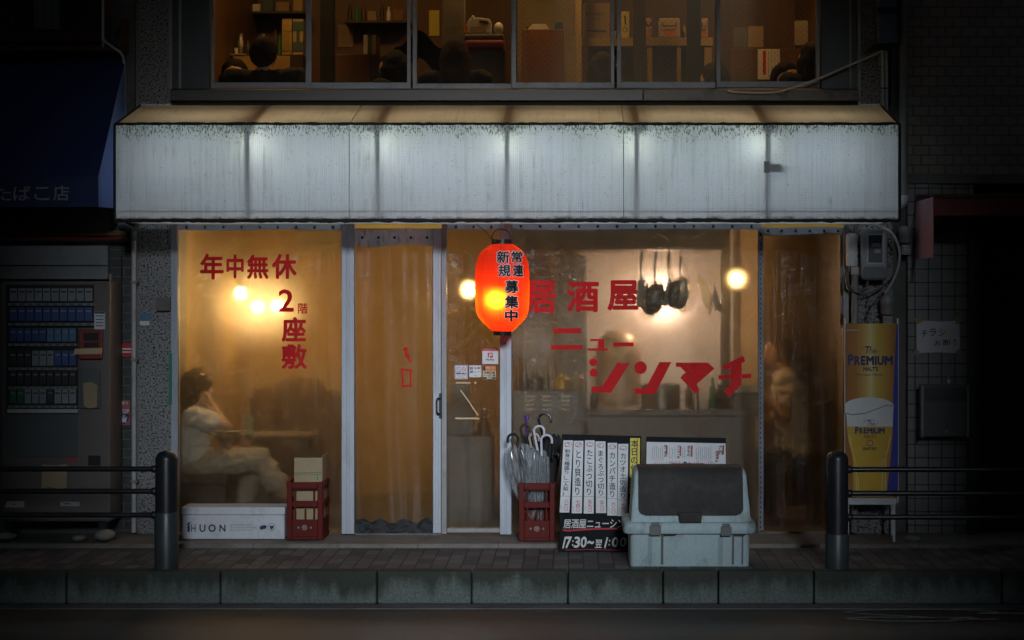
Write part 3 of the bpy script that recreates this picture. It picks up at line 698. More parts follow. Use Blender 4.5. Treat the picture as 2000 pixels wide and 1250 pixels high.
# ceiling sheet of the lit box, with lattice wires that show through the front
mb = MB(); mb.box(xl+.02, xr-.02, YF+.09, -.03, zb+.005, zb+.013); mb.build('bottom_panel', M['bottom_film'], awn)
mb = MB()
for i in range(30):
    x = xl+.15+i*.17; s_ = -1 if x < PX(1000) else 1
    mb.tube([(x, YF+.012, zb+.01), (x+.09*(-s_), YF+.014, zb+.085)], .003, 5)
mb.tube([(xl+.05, YF+.014, zb+.07), (xr-.05, YF+.014, zb+.07)], .003, 5)
mb.build('lattice_wire', M['alum_dull'], awn)
AWN_TUBE, AWN_BULB = 1.0, 1.0
def tube_lamp(a, b):
    mb = MB(); mb.tube([P(a, 300, -.36), P(b, 300, -.36)], .016, 10)
    mb.build('lamp_tube', M['tube'], awn, smooth=True)
for a, b in zip([300, 500, 752, 1006, 1258, 1530], [460, 724, 976, 1230, 1482, 1690]): tube_lamp(a, b)
def hot_bulb(r, dx, k):
    x = PX(r, YF)+dx; z = zt-.125
    mb = MB(); mb.ball((x, YF+.125, z), .022, n=12, m=8); mb.build('lamp_bulb', emit('cool_bulb', (.92, .97, .86), 40*k), awn, smooth=True)
for r, dx, k in ((484, .045, 1), (738, .03, .9), (990, .0, 1), (1243, -.015, 1.0), (1498, -.05, .9)): hot_bulb(r, dx, k)
mb = MB(); mb.pbox(1493, 1502, 315, 337, YF-.03, YF-.006); mb.build('cleat', M['black_paint'], awn)
mb = MB(); mb.box(PX(1498, YF+.03), PX(1498, YF+.03)+.095, YF+.012, YF+.03, PZ(333, YF), PZ(318, YF)); mb.build('bracket', M['grime'], awn)

# ------------------------------------------------------------------ tobacconist next door
nb = thing('tobacconist_house', 'dark neighbouring house with an aluminium window above the navy awning', 'building', (PX(100), .2, 0))
mb = MB(); mb.box(-9, PX(261.5), .03, .5, 2.55, 6.2); mb.build('upper_wall', M['concrete'], nb)
mb = MB(); mb.box(PX(213), PX(261.5), .03, .5, .04, 2.548); mb.build('tiled_wall', M['dark_tile'], nb)
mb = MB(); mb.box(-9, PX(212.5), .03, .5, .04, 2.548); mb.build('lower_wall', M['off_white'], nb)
mb = MB(); mb.pbox(-700, 207, -420, 59, -.005, .029); mb.build('window', M['vend_dark'], nb)
wn_ = nb.children[-1]
mb = MB(); mb.pbox(-700, 204, 60, 76, -.03, .02); mb.pbox(-700, 207, 76, 80, -.045, .025); mb.pbox(22, 27, -420, 60, -.02, .02); mb.pbox(203, 212, -420, 80, -.035, .025)
mb.build('frame', M['rust'], wn_)
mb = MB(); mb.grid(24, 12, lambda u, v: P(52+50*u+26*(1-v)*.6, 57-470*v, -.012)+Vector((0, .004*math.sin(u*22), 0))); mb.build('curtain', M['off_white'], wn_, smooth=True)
mb = MB(); mb.pbox(-700, 236, 92, 99, -.12, .02); mb.build('ledge', M['rust'], nb)
mb = MB(); mb.pbox(235, 247, 37, 102, -.05, .025); mb.tube([P(222, 68, -.04), P(236, 52, -.04)], .008); mb.tube([P(205, 78, -.04), P(238, 96, -.04)], .009); mb.build('bracket', M['rust'], nb)
mb = MB(); mb.pbox(-300, 210, 480, 545, -.05, .02); mb.build('fascia_board', M['grey_box'], nb)
mb = MB(); mb.pbox(-300, 210, 517.5, 520, -.055, -.051); mb.build('board_joint', M['grime'], nb)
mb = MB(); mb.pbox(213, 217.5, 535, 1040, -.02, .028); mb.pbox(262, 269.5, 440, 1040, -.0, .049); mb.build('corner_trim', M['alum_dull'], nb)
# red and yellow pipes under the awning
o = tag(MB().tube([P(-300, 455, -.1), P(245, 457, -.1)], .014).build('gas_pipe', pm('yellow_pipe', (.16, .085, .015), .6), smooth=True), 'thin yellow pipe running under the navy awning', 'pipe')
o = tag(MB().tube([P(-300, 466, -.1), P(247, 466, -.1)], .014).build('gas_pipe', pm('red_pipe', (.12, .015, .01), .6), smooth=True), 'thin red pipe running below the yellow one', 'pipe')
# navy awning
na = thing('navy_awning', 'navy blue tobacconist awning with pale lettering and a blue end cheek painted as lit', 'awning', (PX(100), -.4, PZ(405, -.78)))
Yn = -.78; xe = PX(247)
A = P(247, 106, 0); B = Vector((xe, Yn, PZ(345, Yn))); Bb = Vector((xe, Yn, PZ(404, Yn))); Ab = Vector((xe, -.03, PZ(409, -.03)))
mb = MB(); L = Vector((-9-xe, 0, 0)); mb.grid(40, 8, lambda u, v: (B*(1-v)+A*v)+L*u+Vector((0, 0, -.03*math.sin(math.pi*v)+.006*math.sin(u*160)*math.sin(math.pi*v)))); mb.build('top_panel', M['awn_blue'], na, smooth=True)
mb = MB(); mb.grid(40, 3, lambda u, v: (Bb*(1-v)+B*v)+L*u+Vector((0, .004*math.sin(u*90)*(1-v), 0))); mb.build('valance', M['awn_blue'], na, smooth=True)
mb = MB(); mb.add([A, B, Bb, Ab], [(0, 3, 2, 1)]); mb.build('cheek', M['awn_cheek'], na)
mb = MB()
put(mb, 'た', -14, 365, 22, 392, Yn-.006, .012); put(mb, 'ば', 26, 363, 60, 392, Yn-.006, .012); put(mb, 'こ', 67, 365, 97, 391, Yn-.006, .012); put(mb, '店', 104, 362, 135, 392, Yn-.006, .012)
put(mb, '煙', -60, 363, -26, 392, Yn-.006, .012)
mb.build('lettering', pm('faded_lettering', (.26, .27, .26), .7), na)

# pipes between the houses
p = thing('drain_pipe', 'slim white downpipe beside the speckled pier and the vending machine', 'pipe', (PX(262), -.05, .04))
mb = MB(); mb.tube([P(261.5, 470, -.06), P(261.5, 1040, -.06)], .0165, 14); mb.build('pipe_run', M['pipe'], p, smooth=True)
mb = MB()
for y in (548, 700, 938): mb.pbox(255, 268, y, y+5, -.085, -.03)
mb.build('clip', M['alum_dull'], p)
mb = MB(); mb.tube([P(261.5, 468, -.06), P(261.5, 450, -.06)], .023, 14); mb.tube([P(259, 449, -.05), P(232, 436, -.05)], .02, 12); mb.build('elbow', M['pipe_dark'], p, smooth=True)
tag(MB().tube([P(201, -300, -.05), P(201, 60, -.05), P(203, 78, -.06), P(220, 92, -.14), P(237, 105, -.13), P(242, 125, -.05), P(243, 215, -.04), P(243, 246, -.04)], .009, 10, 5).build('drain_pipe', M['pipe'], smooth=True), 'thin pale pipe bending over the end of the navy awning', 'pipe')

# ------------------------------------------------------------------ shuttered house on the other side
rb = thing('shuttered_house', 'dark neighbouring house with rough block wall, square tiles and a closed shutter', 'building', (PX(1900), .2, 0))
mb = MB(); mb.box(PX(1776), 9, .04, .5, PZ(341), 6.2); mb.build('upper_wall', M['block_wall'], rb)
mb = MB(); mb.pbox(1776, 2600, 341, 358, .02, .5); mb.build('ledge', M['concrete'], rb)
mb = MB(); mb.box(PX(1776), PX(1905), .05, .5, .04, PZ(358.3)); mb.build('tiled_wall', M['grid_tile'], rb)
mb = MB(); mb.box(PX(1746), PX(1775.5), .12, .5, .04, 6.2); mb.build('gap_wall', M['concrete'], rb)
mb = MB(); mb.box(PX(1905.5), 9, .4, .5, .04, PZ(358.3)); mb.build('recess_wall', M['black_paint'], rb)
mb = MB(); mb.pbox(1893, 1906, 424, 1062, -.03, .049); mb.build('shutter_post', M['dark_metal'], rb)
mb = MB(); mb.pbox(1906.5, 1914, 424, 1062, .03, .2); mb.build('shutter_post', M['dark_metal'], rb)
mb = MB()
n = 60
prof = []
for i in range(n+1):
    z = .05+(PZ(380)-.05)*i/n
    prof += [(.14, z), (.128, z+.012), (.128, z+.024), (.14, z+.034)]
mb.xprism(prof+[(.2, prof[-1][1]), (.2, .05)], PX(1914.5), 9); mb.build('shutter', pm('shutter_paint', (.045, .042, .04), .5, .2), rb)
# maroon awning
ra = thing('maroon_awning', 'maroon shop awning with a pink end cheek painted as lit over tiled wall', 'awning', (PX(1900), -.3, PZ(503)))
Yr = -.6; xa = PX(1790)
mb = MB(); mb.add([(xa, .04, PZ(378)), (xa, Yr, PZ(384, Yr)), (9, Yr, PZ(384, Yr)), (9, .04, PZ(378))], [(0, 1, 2, 3)]); mb.build('top_panel', M['awn_red'], ra)
mb = MB(); mb.grid(50, 3, lambda u, v: (xa+(9-xa)*u, Yr-.003+.004*math.sin(u*60), PZ(421, Yr)+(PZ(384, Yr)-PZ(421, Yr))*v)); mb.build('valance', M['awn_red'], ra, smooth=True)
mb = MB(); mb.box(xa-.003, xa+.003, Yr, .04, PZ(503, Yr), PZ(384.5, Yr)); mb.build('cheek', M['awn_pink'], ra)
mb = MB(); mb.tube([(xa, Yr, PZ(384, Yr)), (9, Yr, PZ(384, Yr))], .012, 8); mb.build('frame_bar', M['rust'], ra)
# ------------------------------------------------------------------ aluminium shopfront
sf = thing('shopfront_frame', 'weathered aluminium frame of posts and door leaf under the white awning', 'frame', (PX(660), 0, .04))
def post(a, b, y0, y1, Y0, Y1, grooves, m='alum'):
    mb = MB(); mb.pbox(a, b, y0, y1, Y0, Y1)
    for g0, g1 in grooves: mb.pbox(g0, g1, y0, y1, Y0-.008, Y0-.0005)
    return mb.build('post', M[m], sf, bevel=.0015)
post(334, 347.5, 434, 1046, -.02, .05, [(341, 347)])
post(667, 692, 434, 1043, -.06, .04, [(667.5, 677), (682, 691.5)])
post(976, 999, 434, 1044, -.06, .04, [(976.5, 986), (989, 998.5)])
post(1648, 1658, 434, 1046, -.01, .08, [(1652, 1657)], 'alum_dull')
post(1667, 1674, 434, 1030, -.03, .019, [], 'alum_dull')
dl = MB(); dl.pbox(845.5, 861.5, 446, 1041, -.03, .02); dl.pbox(846, 851, 446, 1041, -.037, -.0305); dl.pbox(856, 861, 446, 1041, -.037, -.0305)
dpost = dl.build('door_stile', M['alum'], sf, bevel=.0015)
mb = MB(); mb.pbox(862.5, 872.5, 437, 1043, -.02, .03); mb.pbox(866, 872, 437, 1043, -.026, -.0205); mb.build('door_jamb', M['alum_dull'], sf, bevel=.001)
mb = MB(); mb.pbox(857.5, 863.5, 768, 817, -.046, -.0375); mb.build('lock_plate', M['black_paint'], dpost)
mb = MB(); mb.tube([P(860, 778, -.045), P(856.5, 778, -.075), P(853.5, 780, -.08), P(853, 793, -.08), P(853.5, 805, -.08), P(857, 808, -.075), P(860, 808, -.045)], .006, 8, 3); mb.build('handle', M['black_paint'], dpost, smooth=True)
mb = MB(); mb.pbox(873, 976, 1032, 1040, -.035, .02); mb.build('bottom_rail', M['alum_dull'], sf, bevel=.001)
mb = MB(); mb.pbox(693, 862, 1042, 1046, -.03, .05); mb.pbox(1000, 1648, 1038, 1043, .03, .06); mb.build('threshold', M['concrete'], sf)

# ------------------------------------------------------------------ clear vinyl curtains
def curtain(name, label, a, b, c_, d, Y, mat, fold, n=(90, 40), group='clear vinyl curtains'):
    t = thing(name, label, 'curtain', (PX((a+b)/2, Y), Y, PZ(d, Y)), group=group)
    mb = MB(); mb.grid(n[0], n[1], lambda u, v: (lambda p: p+Vector((0, fold(p.x, p.z), 0)))(P(a+(b-a)*u, d+(c_-d)*v, Y)))
    mb.build('sheet', mat, t, smooth=True, angle=180)
    return t
def hem(t, a, b, c_, d, Y, mat, fold, name='hem', eyelets=0, jit=0.0):
    mb = MB(); mb.grid(60, 4, lambda u, v: (lambda p: p+Vector((0, fold(p.x, p.z)-.006, 0)))(P(a+(b-a)*u, (d+(c_-d)*v)+jit*math.sin(u*7)*(1 if v < .5 else .6), Y)))
    h = mb.build(name, mat, t, smooth=True, angle=180)
    if eyelets:
        mb = MB()
        for i in range(eyelets):
            p = P(a+(b-a)*(i+.5)/eyelets, (c_+d)/2, Y); p.y += fold(p.x, p.z)-.009
            mb.lathe([(.008, -.002), (.010, .0), (.008, .002), (.004, .002), (.004, -.002)], p, 10, Matrix.Rotation(R(90), 3, 'X'))
        mb.build('eyelet', M['black_paint'], h)
    return h
def letters(t, mb, Y, fold, name, mat=None, lift=.005):
    finer(mb, .03); mb.warp(lambda p: Vector((p.x, p.y+fold(p.x, p.z)-lift, p.z)))
    return mb.build(name, mat or M['red_tape'], t)
def bars(a, b):                       # the shared way these sheets bulge
    return lambda x, z: .006*math.sin(x*3.1+z*.7+a)+.004*math.sin(x*9+z*1.3+b)
Yc = .02
f1 = bars(.3, 1.1)
c1 = curtain('vinyl_curtain', 'clear curtain with red lettering in front of the seated woman', 347, 668, 440, 1038, Yc, M['vinyl_a'], f1)
hem(c1, 347, 668, 438, 449, Yc, M['vinyl_hem'], f1, eyelets=9, jit=.8)
mb = MB()
for ch, x0_, y0_, x1_, y1_ in (('年', 391, 495, 437, 546), ('中', 442, 497, 476, 544), ('無', 482, 497, 525, 545), ('休', 531, 496, 580, 545)): put(mb, ch, x0_, y0_, x1_, y1_, Yc, .032)
letters(c1, mb, Yc, f1, 'lettering')
mb = MB()
for ch, x0_, y0_, x1_, y1_, of in (('2', 544, 565, 574, 609, .02), ('階', 582, 592, 601, 613, .02), ('座', 550, 619, 598, 668, .034), ('敷', 550, 672, 600, 721, .03)): put(mb, ch, x0_, y0_, x1_, y1_, Yc, of)
letters(c1, mb, Yc, f1, 'lettering')
# door sheet: deep folds, white creased hem, torn black skirt
fd = lambda x, z: .007*math.sin(x*17+.8*math.sin(z*2.2))+.0025*math.sin(x*43+z*1.5)
c2 = curtain('vinyl_curtain', 'rippled clear curtain across the doorway with a white hem and torn black skirt', 693, 846, 474, 1022, .0, M['vinyl_b'], fd, (120, 30))
hem(c2, 692, 850, 448, 480, -.004, M['hem_white'], lambda x, z: fd(x, z)*1.1, eyelets=5, jit=2.5)
from mathutils import noise as nz_
rag = lambda a, b: nz_.noise(Vector((a, b*1.7, 3.3)))+.5*nz_.noise(Vector((a*2.7, b*4, 9.1)))
mb = MB(); mb.grid(90, 10, lambda u, v: P(692+155*u, 1041+2*math.sin(u*17)-(26+7*rag(u*4, 0)+3*math.sin(u*23))*v, -.012)+Vector((0, .008*(rag(u*7, v*2)-.2)-.012*(1-v), 0)))
mb.build('skirt', M['skirt'], c2, smooth=True)
mb = MB()
mb.poly([(788, 681), (791, 678), (794, 677.5), (797, 681), (796, 690), (795, 696), (791.5, 698.5), (791.5, 688), (791, 684), (789, 685.5)], 0)
mb.poly([(794, 690), (798, 691), (801, 698), (803, 705), (802, 709), (797, 702), (793.5, 697)], 0)
mb.stroke([(783.5, 720.5), (804, 723.5)], 3.6, 0); mb.stroke([(802, 724), (802, 756)], 3.4, 0); mb.stroke([(785, 722), (787.5, 756)], 3.6, 0); mb.stroke([(785, 754.5), (804, 753)], 3.4, 0)
letters(c2, mb, 0, fd, 'lettering', lift=.012)
f3 = bars(1.2, .4)
c3 = curtain('vinyl_curtain', 'narrow clear curtain behind the payment stickers next to the door', 873, 977, 440, 1034, Yc, M['vinyl_c'], f3, (40, 40))
hem(c3, 873, 977, 438, 448, Yc, M['vinyl_hem'], f3, eyelets=3)
f4 = lambda x, z: .008*math.sin(x*2.7+z*.9)+.004*math.sin(x*8+1)
c4_ = curtain('vinyl_curtain', 'widest clear curtain carrying the red shop name before the hanging pans', 999, 1482, 444, 1040, Yc, M['vinyl_c'], f4, (130, 40))
hem(c4_, 999, 1486, 436, 448, Yc, M['vinyl_hem'], f4, eyelets=13, jit=1.0)
mb = MB(); mb.grid(4, 40, lambda u, v: P(1480+11*u, 1036+(448-1036)*v, Yc-.004)+Vector((0, .004*math.sin(v*23), 0)))
zp = mb.build('zip_edge', M['vinyl_hem'], c4_, smooth=True, angle=180)
mb = MB()
for i in range(60): mb.pbox(1484.2, 1486.8, 455+i*9.7, 459.5+i*9.7, Yc-.012, Yc-.008)
mb.build('zip_teeth', M['black_paint'], zp)
mb = MB()
for ch, x0_, y0_, x1_, y1_ in (('居', 1027, 548, 1087, 612), ('酒', 1106, 548, 1170, 610), ('屋', 1186, 547, 1247, 607)): put(mb, ch, x0_, y0_, x1_, y1_, Yc, .036)
letters(c4_, mb, Yc, f4, 'lettering')
mb = MB()
def tape(pts): mb.pprism(pts, Yc, Yc+.001)
for pts in ([(1081, 641), (1135, 641), (1135.5, 651), (1081, 651.5)], [(1076, 674), (1138, 674), (1138, 683), (1076, 683)],
            [(1152.5, 662), (1180, 662), (1180, 666), (1153, 666)], [(1168, 666.2), (1180, 666.2), (1180.5, 680.3), (1168, 680.3)], [(1148, 680.5), (1187, 680.5), (1187, 685), (1148, 685)],
            [(1198, 669), (1237.5, 668.5), (1237.5, 676.5), (1198, 677)]): tape(pts)
letters(c4_, mb, Yc, f4, 'lettering')
mb = MB()
def dot(px, py, r): mb.pprism([(px+r*math.cos(2*math.pi*k/24), py+r*math.sin(2*math.pi*k/24)) for k in range(24)], Yc, Yc+.001)
dot(1159, 707.5, 7.8); dot(1159.5, 728, 8); dot(1251, 718, 12.5)
for pts in ([(1206, 708), (1230, 709), (1193.5, 767.5), (1155, 765.5), (1155.5, 755), (1176, 755)], [(1288, 707), (1311.5, 707), (1279, 770), (1239, 769), (1239.5, 758), (1260.5, 759)],
            [(1320, 708), (1382, 708), (1395.5, 719.5), (1361, 750), (1366, 763.5), (1359.5, 770), (1328.5, 738), (1335, 730), (1344, 738), (1358, 718), (1320, 716.5)],
            [(1411, 713.5), (1426, 707), (1426, 718.6), (1414, 724)], [(1448.2, 696), (1451, 694.5), (1455, 706), (1448.3, 709)], [(1403, 733), (1426, 731.8), (1426.3, 739.8), (1403, 741)], [(1448.6, 730.5), (1466.5, 729.5), (1466.5, 738), (1448.8, 739)],
            [(1426.2, 706.5), (1448, 696.5), (1448.5, 751), (1423, 776), (1413.5, 763.5), (1426.2, 750)]): tape(pts)
letters(c4_, mb, Yc, f4, 'lettering')
f5 = lambda x, z: .010*math.sin(x*11+z*1.6)+.003*math.sin(x*29+z*2)
c5 = curtain('vinyl_curtain', 'amber tinted end curtain hanging behind the beer banner', 1488, 1648, 452, 1036, Yc+.02, M['vinyl_d'], f5, (70, 40))
hem(c5, 1486, 1650, 444, 458, Yc+.015, M['vinyl_hem'], f5, eyelets=6, jit=1.5)
mb = MB(); mb.grid(3, 30, lambda u, v: P(1641+8*u, 640+(452-640)*v, Yc+.012)+Vector((0, .004*math.sin(v*20), 0))); mb.build('edge_band', M['vinyl_hem'], c5, smooth=True)
mb = MB()
for i, (y, a, b) in enumerate(((484, 1530, 1556), (499, 1520, 1570), (515, 1507, 1606), (531, 1504, 1600), (546, 1504, 1624), (562, 1504, 1606), (578, 1502, 1622), (593, 1502, 1606), (609, 1500, 1612), (623, 1500, 1602))): mb.pbox(a, b, y, y+1.3, Yc+.036, Yc+.0375)
mb.build('crease', M['handle_tan'], c5)
tag(MB().pbox(329.5, 335.5, 690, 790, -.03, -.0205).build('sticker', M['green_tape']), 'long green strip stuck on the edge of the first aluminium post', 'sticker')

# ------------------------------------------------------------------ stickers on the narrow sheet
def sticker(name, label, a, b, c_, d, Y=-.014, mat=None, group=None):
    t = thing(name, label, 'sticker', (PX((a+b)/2, Y), Y, PZ(d, Y)), group=group)
    mb = MB(); mb.pbox(a, b, c_, d, Y, Y+.002); mb.build('backing', mat or M['paper'], t); return t
Ys = -.014; Yt = Ys-.002; Yu = Ys-.0035
t = sticker('payment_sticker', 'white payment sticker with a red header and red square logo', 942, 973, 680, 711, group='stickers on the narrow curtain')
mb = MB(); mb.poly([(942, 680), (973, 680), (973, 685.3), (942, 685.3)], Yt); mb.poly([(952.5, 689), (962.5, 689), (962.5, 698.8), (952.5, 698.8)], Yt); mb.build('red_print', M['red_ink'], t)
mb = MB(); put(mb, 'P', 955.2, 690.5, 961, 698.8, Yu, .03, .12); put(mb, 'スマホで払えます', 946, 681.5, 969, 684, Yu); mb.build('white_print', M['paper'], t)
mb = MB(); put(mb, 'PayPay', 949.5, 700.8, 965.5, 704.6, Yt, .03); mb.build('lettering', M['ink'], t)
t = sticker('no_smoking_sticker', 'square white notice with a purple border and red no smoking ring', 888, 913.5, 713, 740.5, group='stickers on the narrow curtain')
mb = MB()
for q in ([(889, 714.3), (912.5, 714.3)], [(889, 738.8), (912.5, 738.8)]): mb.stroke(q, .8, Yt)
for q in ([(889.2, 714), (889.2, 739)], [(912.2, 714), (912.2, 739)]): mb.stroke(q, .8, Yt)
for q in ([(891.5, 718), (899, 718)], [(891.5, 726), (899, 726)], [(892, 718), (892, 726)], [(898.8, 718), (898.8, 726)], [(893, 719), (898, 725)]): mb.stroke(q, .6, Yt)
mb.build('border', M['purple'], t)
mb = MB(); mb.ring(905.5, 721.5, 4.2, .9, Yt); mb.stroke([(903, 719), (908, 724)], .8, Yt); mb.build('red_ring', M['red_ink'], t)
mb = MB(); put(mb, '喫煙可能店', 891, 727.8, 910.5, 731.2, Yt, .03); mb.stroke([(893, 734), (909, 734)], .5, Yt); mb.stroke([(895, 736.3), (907, 736.3)], .4, Yt); mb.build('lettering', M['ink'], t)
t = sticker('card_sticker', 'white sticker with rows of small card logos', 916.5, 940, 713.5, 736.8, group='stickers on the narrow curtain')
mb = MB(); mb.poly([(918, 717), (923.5, 717), (923.5, 721.5), (918, 721.5)], Yt); mb.poly([(918.3, 724), (923.5, 724), (923.5, 728.3), (918.3, 728.3)], Yt); put(mb, 'VISA', 925.5, 717.5, 931, 720, Yt, .03); mb.build('blue_print', M['blue_ink'], t)
mb = MB(); mb.poly([(932.5, 717), (936, 717), (936, 720.6), (932.5, 720.6)], Yt); mb.build('red_print', M['red_ink'], t)
mb = MB(); mb.poly([(936, 717), (938.9, 717), (938.9, 720.6), (936, 720.6)], Yt); mb.build('orange_print', M['orange'], t)
mb = MB(); put(mb, 'JCB', 919, 718, 922.7, 720.6, Yu, .03); put(mb, 'AMEX', 918.8, 725, 923, 727.3, Yu); mb.build('white_print', M['paper'], t)
mb = MB(); mb.stroke([(926, 727), (930.5, 727)], .6, Yt); mb.stroke([(933, 725), (938.5, 726)], .5, Yt); mb.stroke([(925, 733.5), (931, 733.5)], .5, Yt); mb.build('lettering', M['ink'], t)
t = sticker('coupon_sticker', 'orange and cream coupon sticker with a dark bottom band', 943, 968.5, 714.5, 741, mat=pm('cream_print', (.72, .55, .33), .7), group='stickers on the narrow curtain')
mb = MB(); mb.poly([(943, 714.5), (968.5, 714.5), (968.5, 724), (943, 724)], Yt); mb.build('orange_print', M['orange'], t)
mb = MB(); mb.poly([(943.6, 715.5), (948, 715.5), (948, 723.6), (943.6, 723.6)], Yu); mb.poly([(943.3, 736.5), (968, 736.5), (968, 740.4), (943.3, 740.4)], Yt)
put(mb, '京都応援', 945.5, 725.3, 966.5, 730.2, Yt, .02); put(mb, 'クーポン券', 944.5, 731, 967.5, 735.6, Yt, .02); mb.build('dark_print', M['ink'], t)
mb = MB(); put(mb, '取扱店', 950, 737, 962, 739.9, Yu, .03); put(mb, '地域クーポン', 949, 717, 967, 720.5, Yu, .01); mb.build('white_print', M['paper'], t)
for k, (pts, wd, lab) in enumerate((([(890, 747.5), (918.5, 747.8)], 3.2, 'short level strip of tape under the no smoking notice'), ([(926.5, 747.7), (930.5, 747.7)], 4, 'tiny square of tape under the card logos'),
                       ([(899.5, 762), (912, 779), (928, 803), (934, 811)], 2.6, 'slanting strip of tape on the narrow curtain'), ([(889, 817.3), (936, 817.3)], 3.4, 'long level strip of tape low on the narrow curtain'))):
    tag(MB().stroke(pts, wd, Ys).build('tape_strip', M['tape']), lab, 'tape', 'tape strips on the narrow curtain')

# ------------------------------------------------------------------ red lantern
YL = -.36; lx = PX(981, YL)
lan = thing('paper_lantern', 'glowing red paper lantern with black lettering before the aluminium post', 'lantern', (lx, YL, PZ(655, YL)))
sL = sc(YL)
def prof_r(py):                         # half width of the lantern at a photo row
    ks = [(476, 20), (481, 27), (488, 37), (496, 44), (506, 48.5), (520, 51.5), (540, 53), (575, 53), (600, 52), (612, 50), (622, 45), (632, 36), (640, 27), (647, 20)]
    for (a, ra_), (b, rb_) in zip(ks[:-1], ks[1:]):
        if a <= py <= b: return (ra_+(rb_-ra_)*(py-a)/(b-a))*sL
    return 20*sL
mb = MB(); pr = []
k = 0
py = 647.0
while py >= 476:
    pr.append((prof_r(py)+(.0022 if k % 2 else -.0012), PZ(py, YL))); py -= 2.1; k += 1
mb.lathe([(r, z) for r, z in pr], (lx, YL, 0), 64)
n_ = len(mb.f); mb.f = mb.f[:-2]
mb.build('paper_shade', M['lantern'], lan, smooth=True, angle=180)
mb = MB(); mb.lathe([(20.5*sL, PZ(476.5, YL)), (21*sL, PZ(476, YL)), (21*sL, PZ(468, YL)), (18*sL, PZ(467, YL)), (18*sL, PZ(476, YL))], (lx, YL, 0), 32); mb.build('top_ring', M['black_paint'], lan, smooth=True)
mb = MB(); mb.lathe([(19.5*sL, PZ(647, YL)), (18*sL, PZ(647, YL)), (17.5*sL, PZ(655, YL)), (14*sL, PZ(655, YL)), (14*sL, PZ(647, YL))], (lx, YL, 0), 32); mb.build('bottom_ring', M['black_paint'], lan, smooth=True)
mb = MB(); mb.tube([P(962, 470, YL), P(961, 462, YL), P(965, 453, YL), P(974, 448.5, YL), P(985, 448.5, YL), P(993, 453, YL), P(997, 462, YL), P(996.5, 470, YL)], .0035, 8, 4)
hd = mb.build('carry_handle', M['black_paint'], lan, smooth=True)
mb = MB(); mb.tube([P(979, 449, YL), P(979, 443, YL), P(979, 434, YL+.05)], .003, 6); mb.build('hook', M['alum_dull'], lan)
mb = MB(); mb.tube([P(988, 655, YL), P(988, 660, YL), P(986, 662, YL), P(984, 660, YL)], .002, 6, 3); mb.build('ring_pull', M['alum_dull'], lan)
def on_lantern(mb, lift):
    finer(mb, .012); out = []
    for p in mb.v:
        py = CY-(p.z-HC)/sc(YL); r = prof_r(min(max(py, 477), 646)); dx = max(-r*.985, min(r*.985, p.x-lx))
        out.append(Vector((lx+dx, p.y-math.sqrt(r*r-dx*dx)-lift, p.z)))
    mb.v = out; return mb
tx = [('常', 1000, 491, 1021, 514), ('連', 1003, 517, 1023, 541), ('新', 972, 491, 997, 515), ('規', 975, 518, 999, 541), ('募', 988, 548, 1014, 573), ('集', 988, 577, 1014, 602), ('中', 988, 605, 1012, 627)]
mb = MB()
for ch, a, b, c_, d in tx: put(mb, ch, a-1.3, b-1.3, c_+1.3, d+1.3, YL, .06)
on_lantern(mb, .003).build('lettering_edge', pm('white_lettering', (.75, .7, .68), .7), lan)
mb = MB()
for ch, a, b, c_, d in tx: put(mb, ch, a, b, c_, d, YL, .028)
on_lantern(mb, .0062).build('lettering', M['ink'], lan)
mb = MB(); mb.ball((lx-.03, YL-.02, PZ(585, YL)), .032, .032, .04); mb.build('bulb', emit('lantern_bulb', (1, .52, .13), 125), lan, smooth=True)
tag(MB().tube([P(930, 438, -.2), P(948, 452, -.22), P(960, 466, -.34)], .003, 6, 4).build('lantern_wire', M['rubber'], smooth=True), 'thin black wire feeding the red lantern', 'wire')
# ------------------------------------------------------------------ white foam box
Yb = -.27
t = thing('foam_box', 'grimy white foam fish box with dark lettering under the first curtain', 'box', (PX(456, Yb), Yb+.12, .038))
x0, x1 = PX(354, Yb), PX(557, Yb); zl, z1 = PZ(1003, Yb), PZ(997.5, Yb)
zb0 = .036
mb = MB(); mb.box(x0+.004, x1-.004, Yb, Yb+.235, zb0, PZ(1006, Yb)); mb.build('box_body', M['foam'], t, bevel=.006)
zt_ = PZ(987, Yb)-.0
mb = MB(); mb.box(x0, x1, Yb-.005, Yb+.24, PZ(1005.6, Yb), zt_-.012); 
mb.build('lid', M['foam'], t, bevel=.008, seg=3)
mb = MB(); yy = Yb-.0015
put(mb, 'i', 366, 1021, 371, 1039, yy, .03); put(mb, 'H', 373.5, 1024, 382, 1039, yy, .01); put(mb, 'U', 389.5, 1024.5, 401.5, 1039, yy, .025); put(mb, 'O', 407, 1024, 421.5, 1039, yy, .025); put(mb, 'N', 428.5, 1024.5, 440.5, 1038.5, yy, .025)
mb.stroke([(365, 1026), (368, 1021.5), (374, 1019.5)], 1.4, yy)
mb.build('lettering', M['blue_ink'], t)
mb = MB()
for s_, y in (('SUPERIOR', 1024), ('TASMANIAN', 1029), ('SALMON', 1034)): put(mb, s_, 449, y, 491 if s_ != 'TASMANIAN' else 500, y+3, yy)
mb.build('small_lettering', pm('faint_ink', (.25, .25, .28), .7), t)
mb = MB(); mb.poly([(507, 1030), (510, 1027), (515, 1026), (516, 1024.5), (518, 1027), (519.5, 1025), (521, 1029), (519, 1033), (515, 1033), (512, 1034.5), (508, 1034)], yy)
mb.poly([(526, 1026), (530, 1027.5), (535, 1026), (534, 1031), (531, 1034.5), (528.5, 1033)], yy); mb.ring(530.5, 1029, 7.5, .6, yy-.0004)
mb.build('emblem', M['blue_ink'], t)

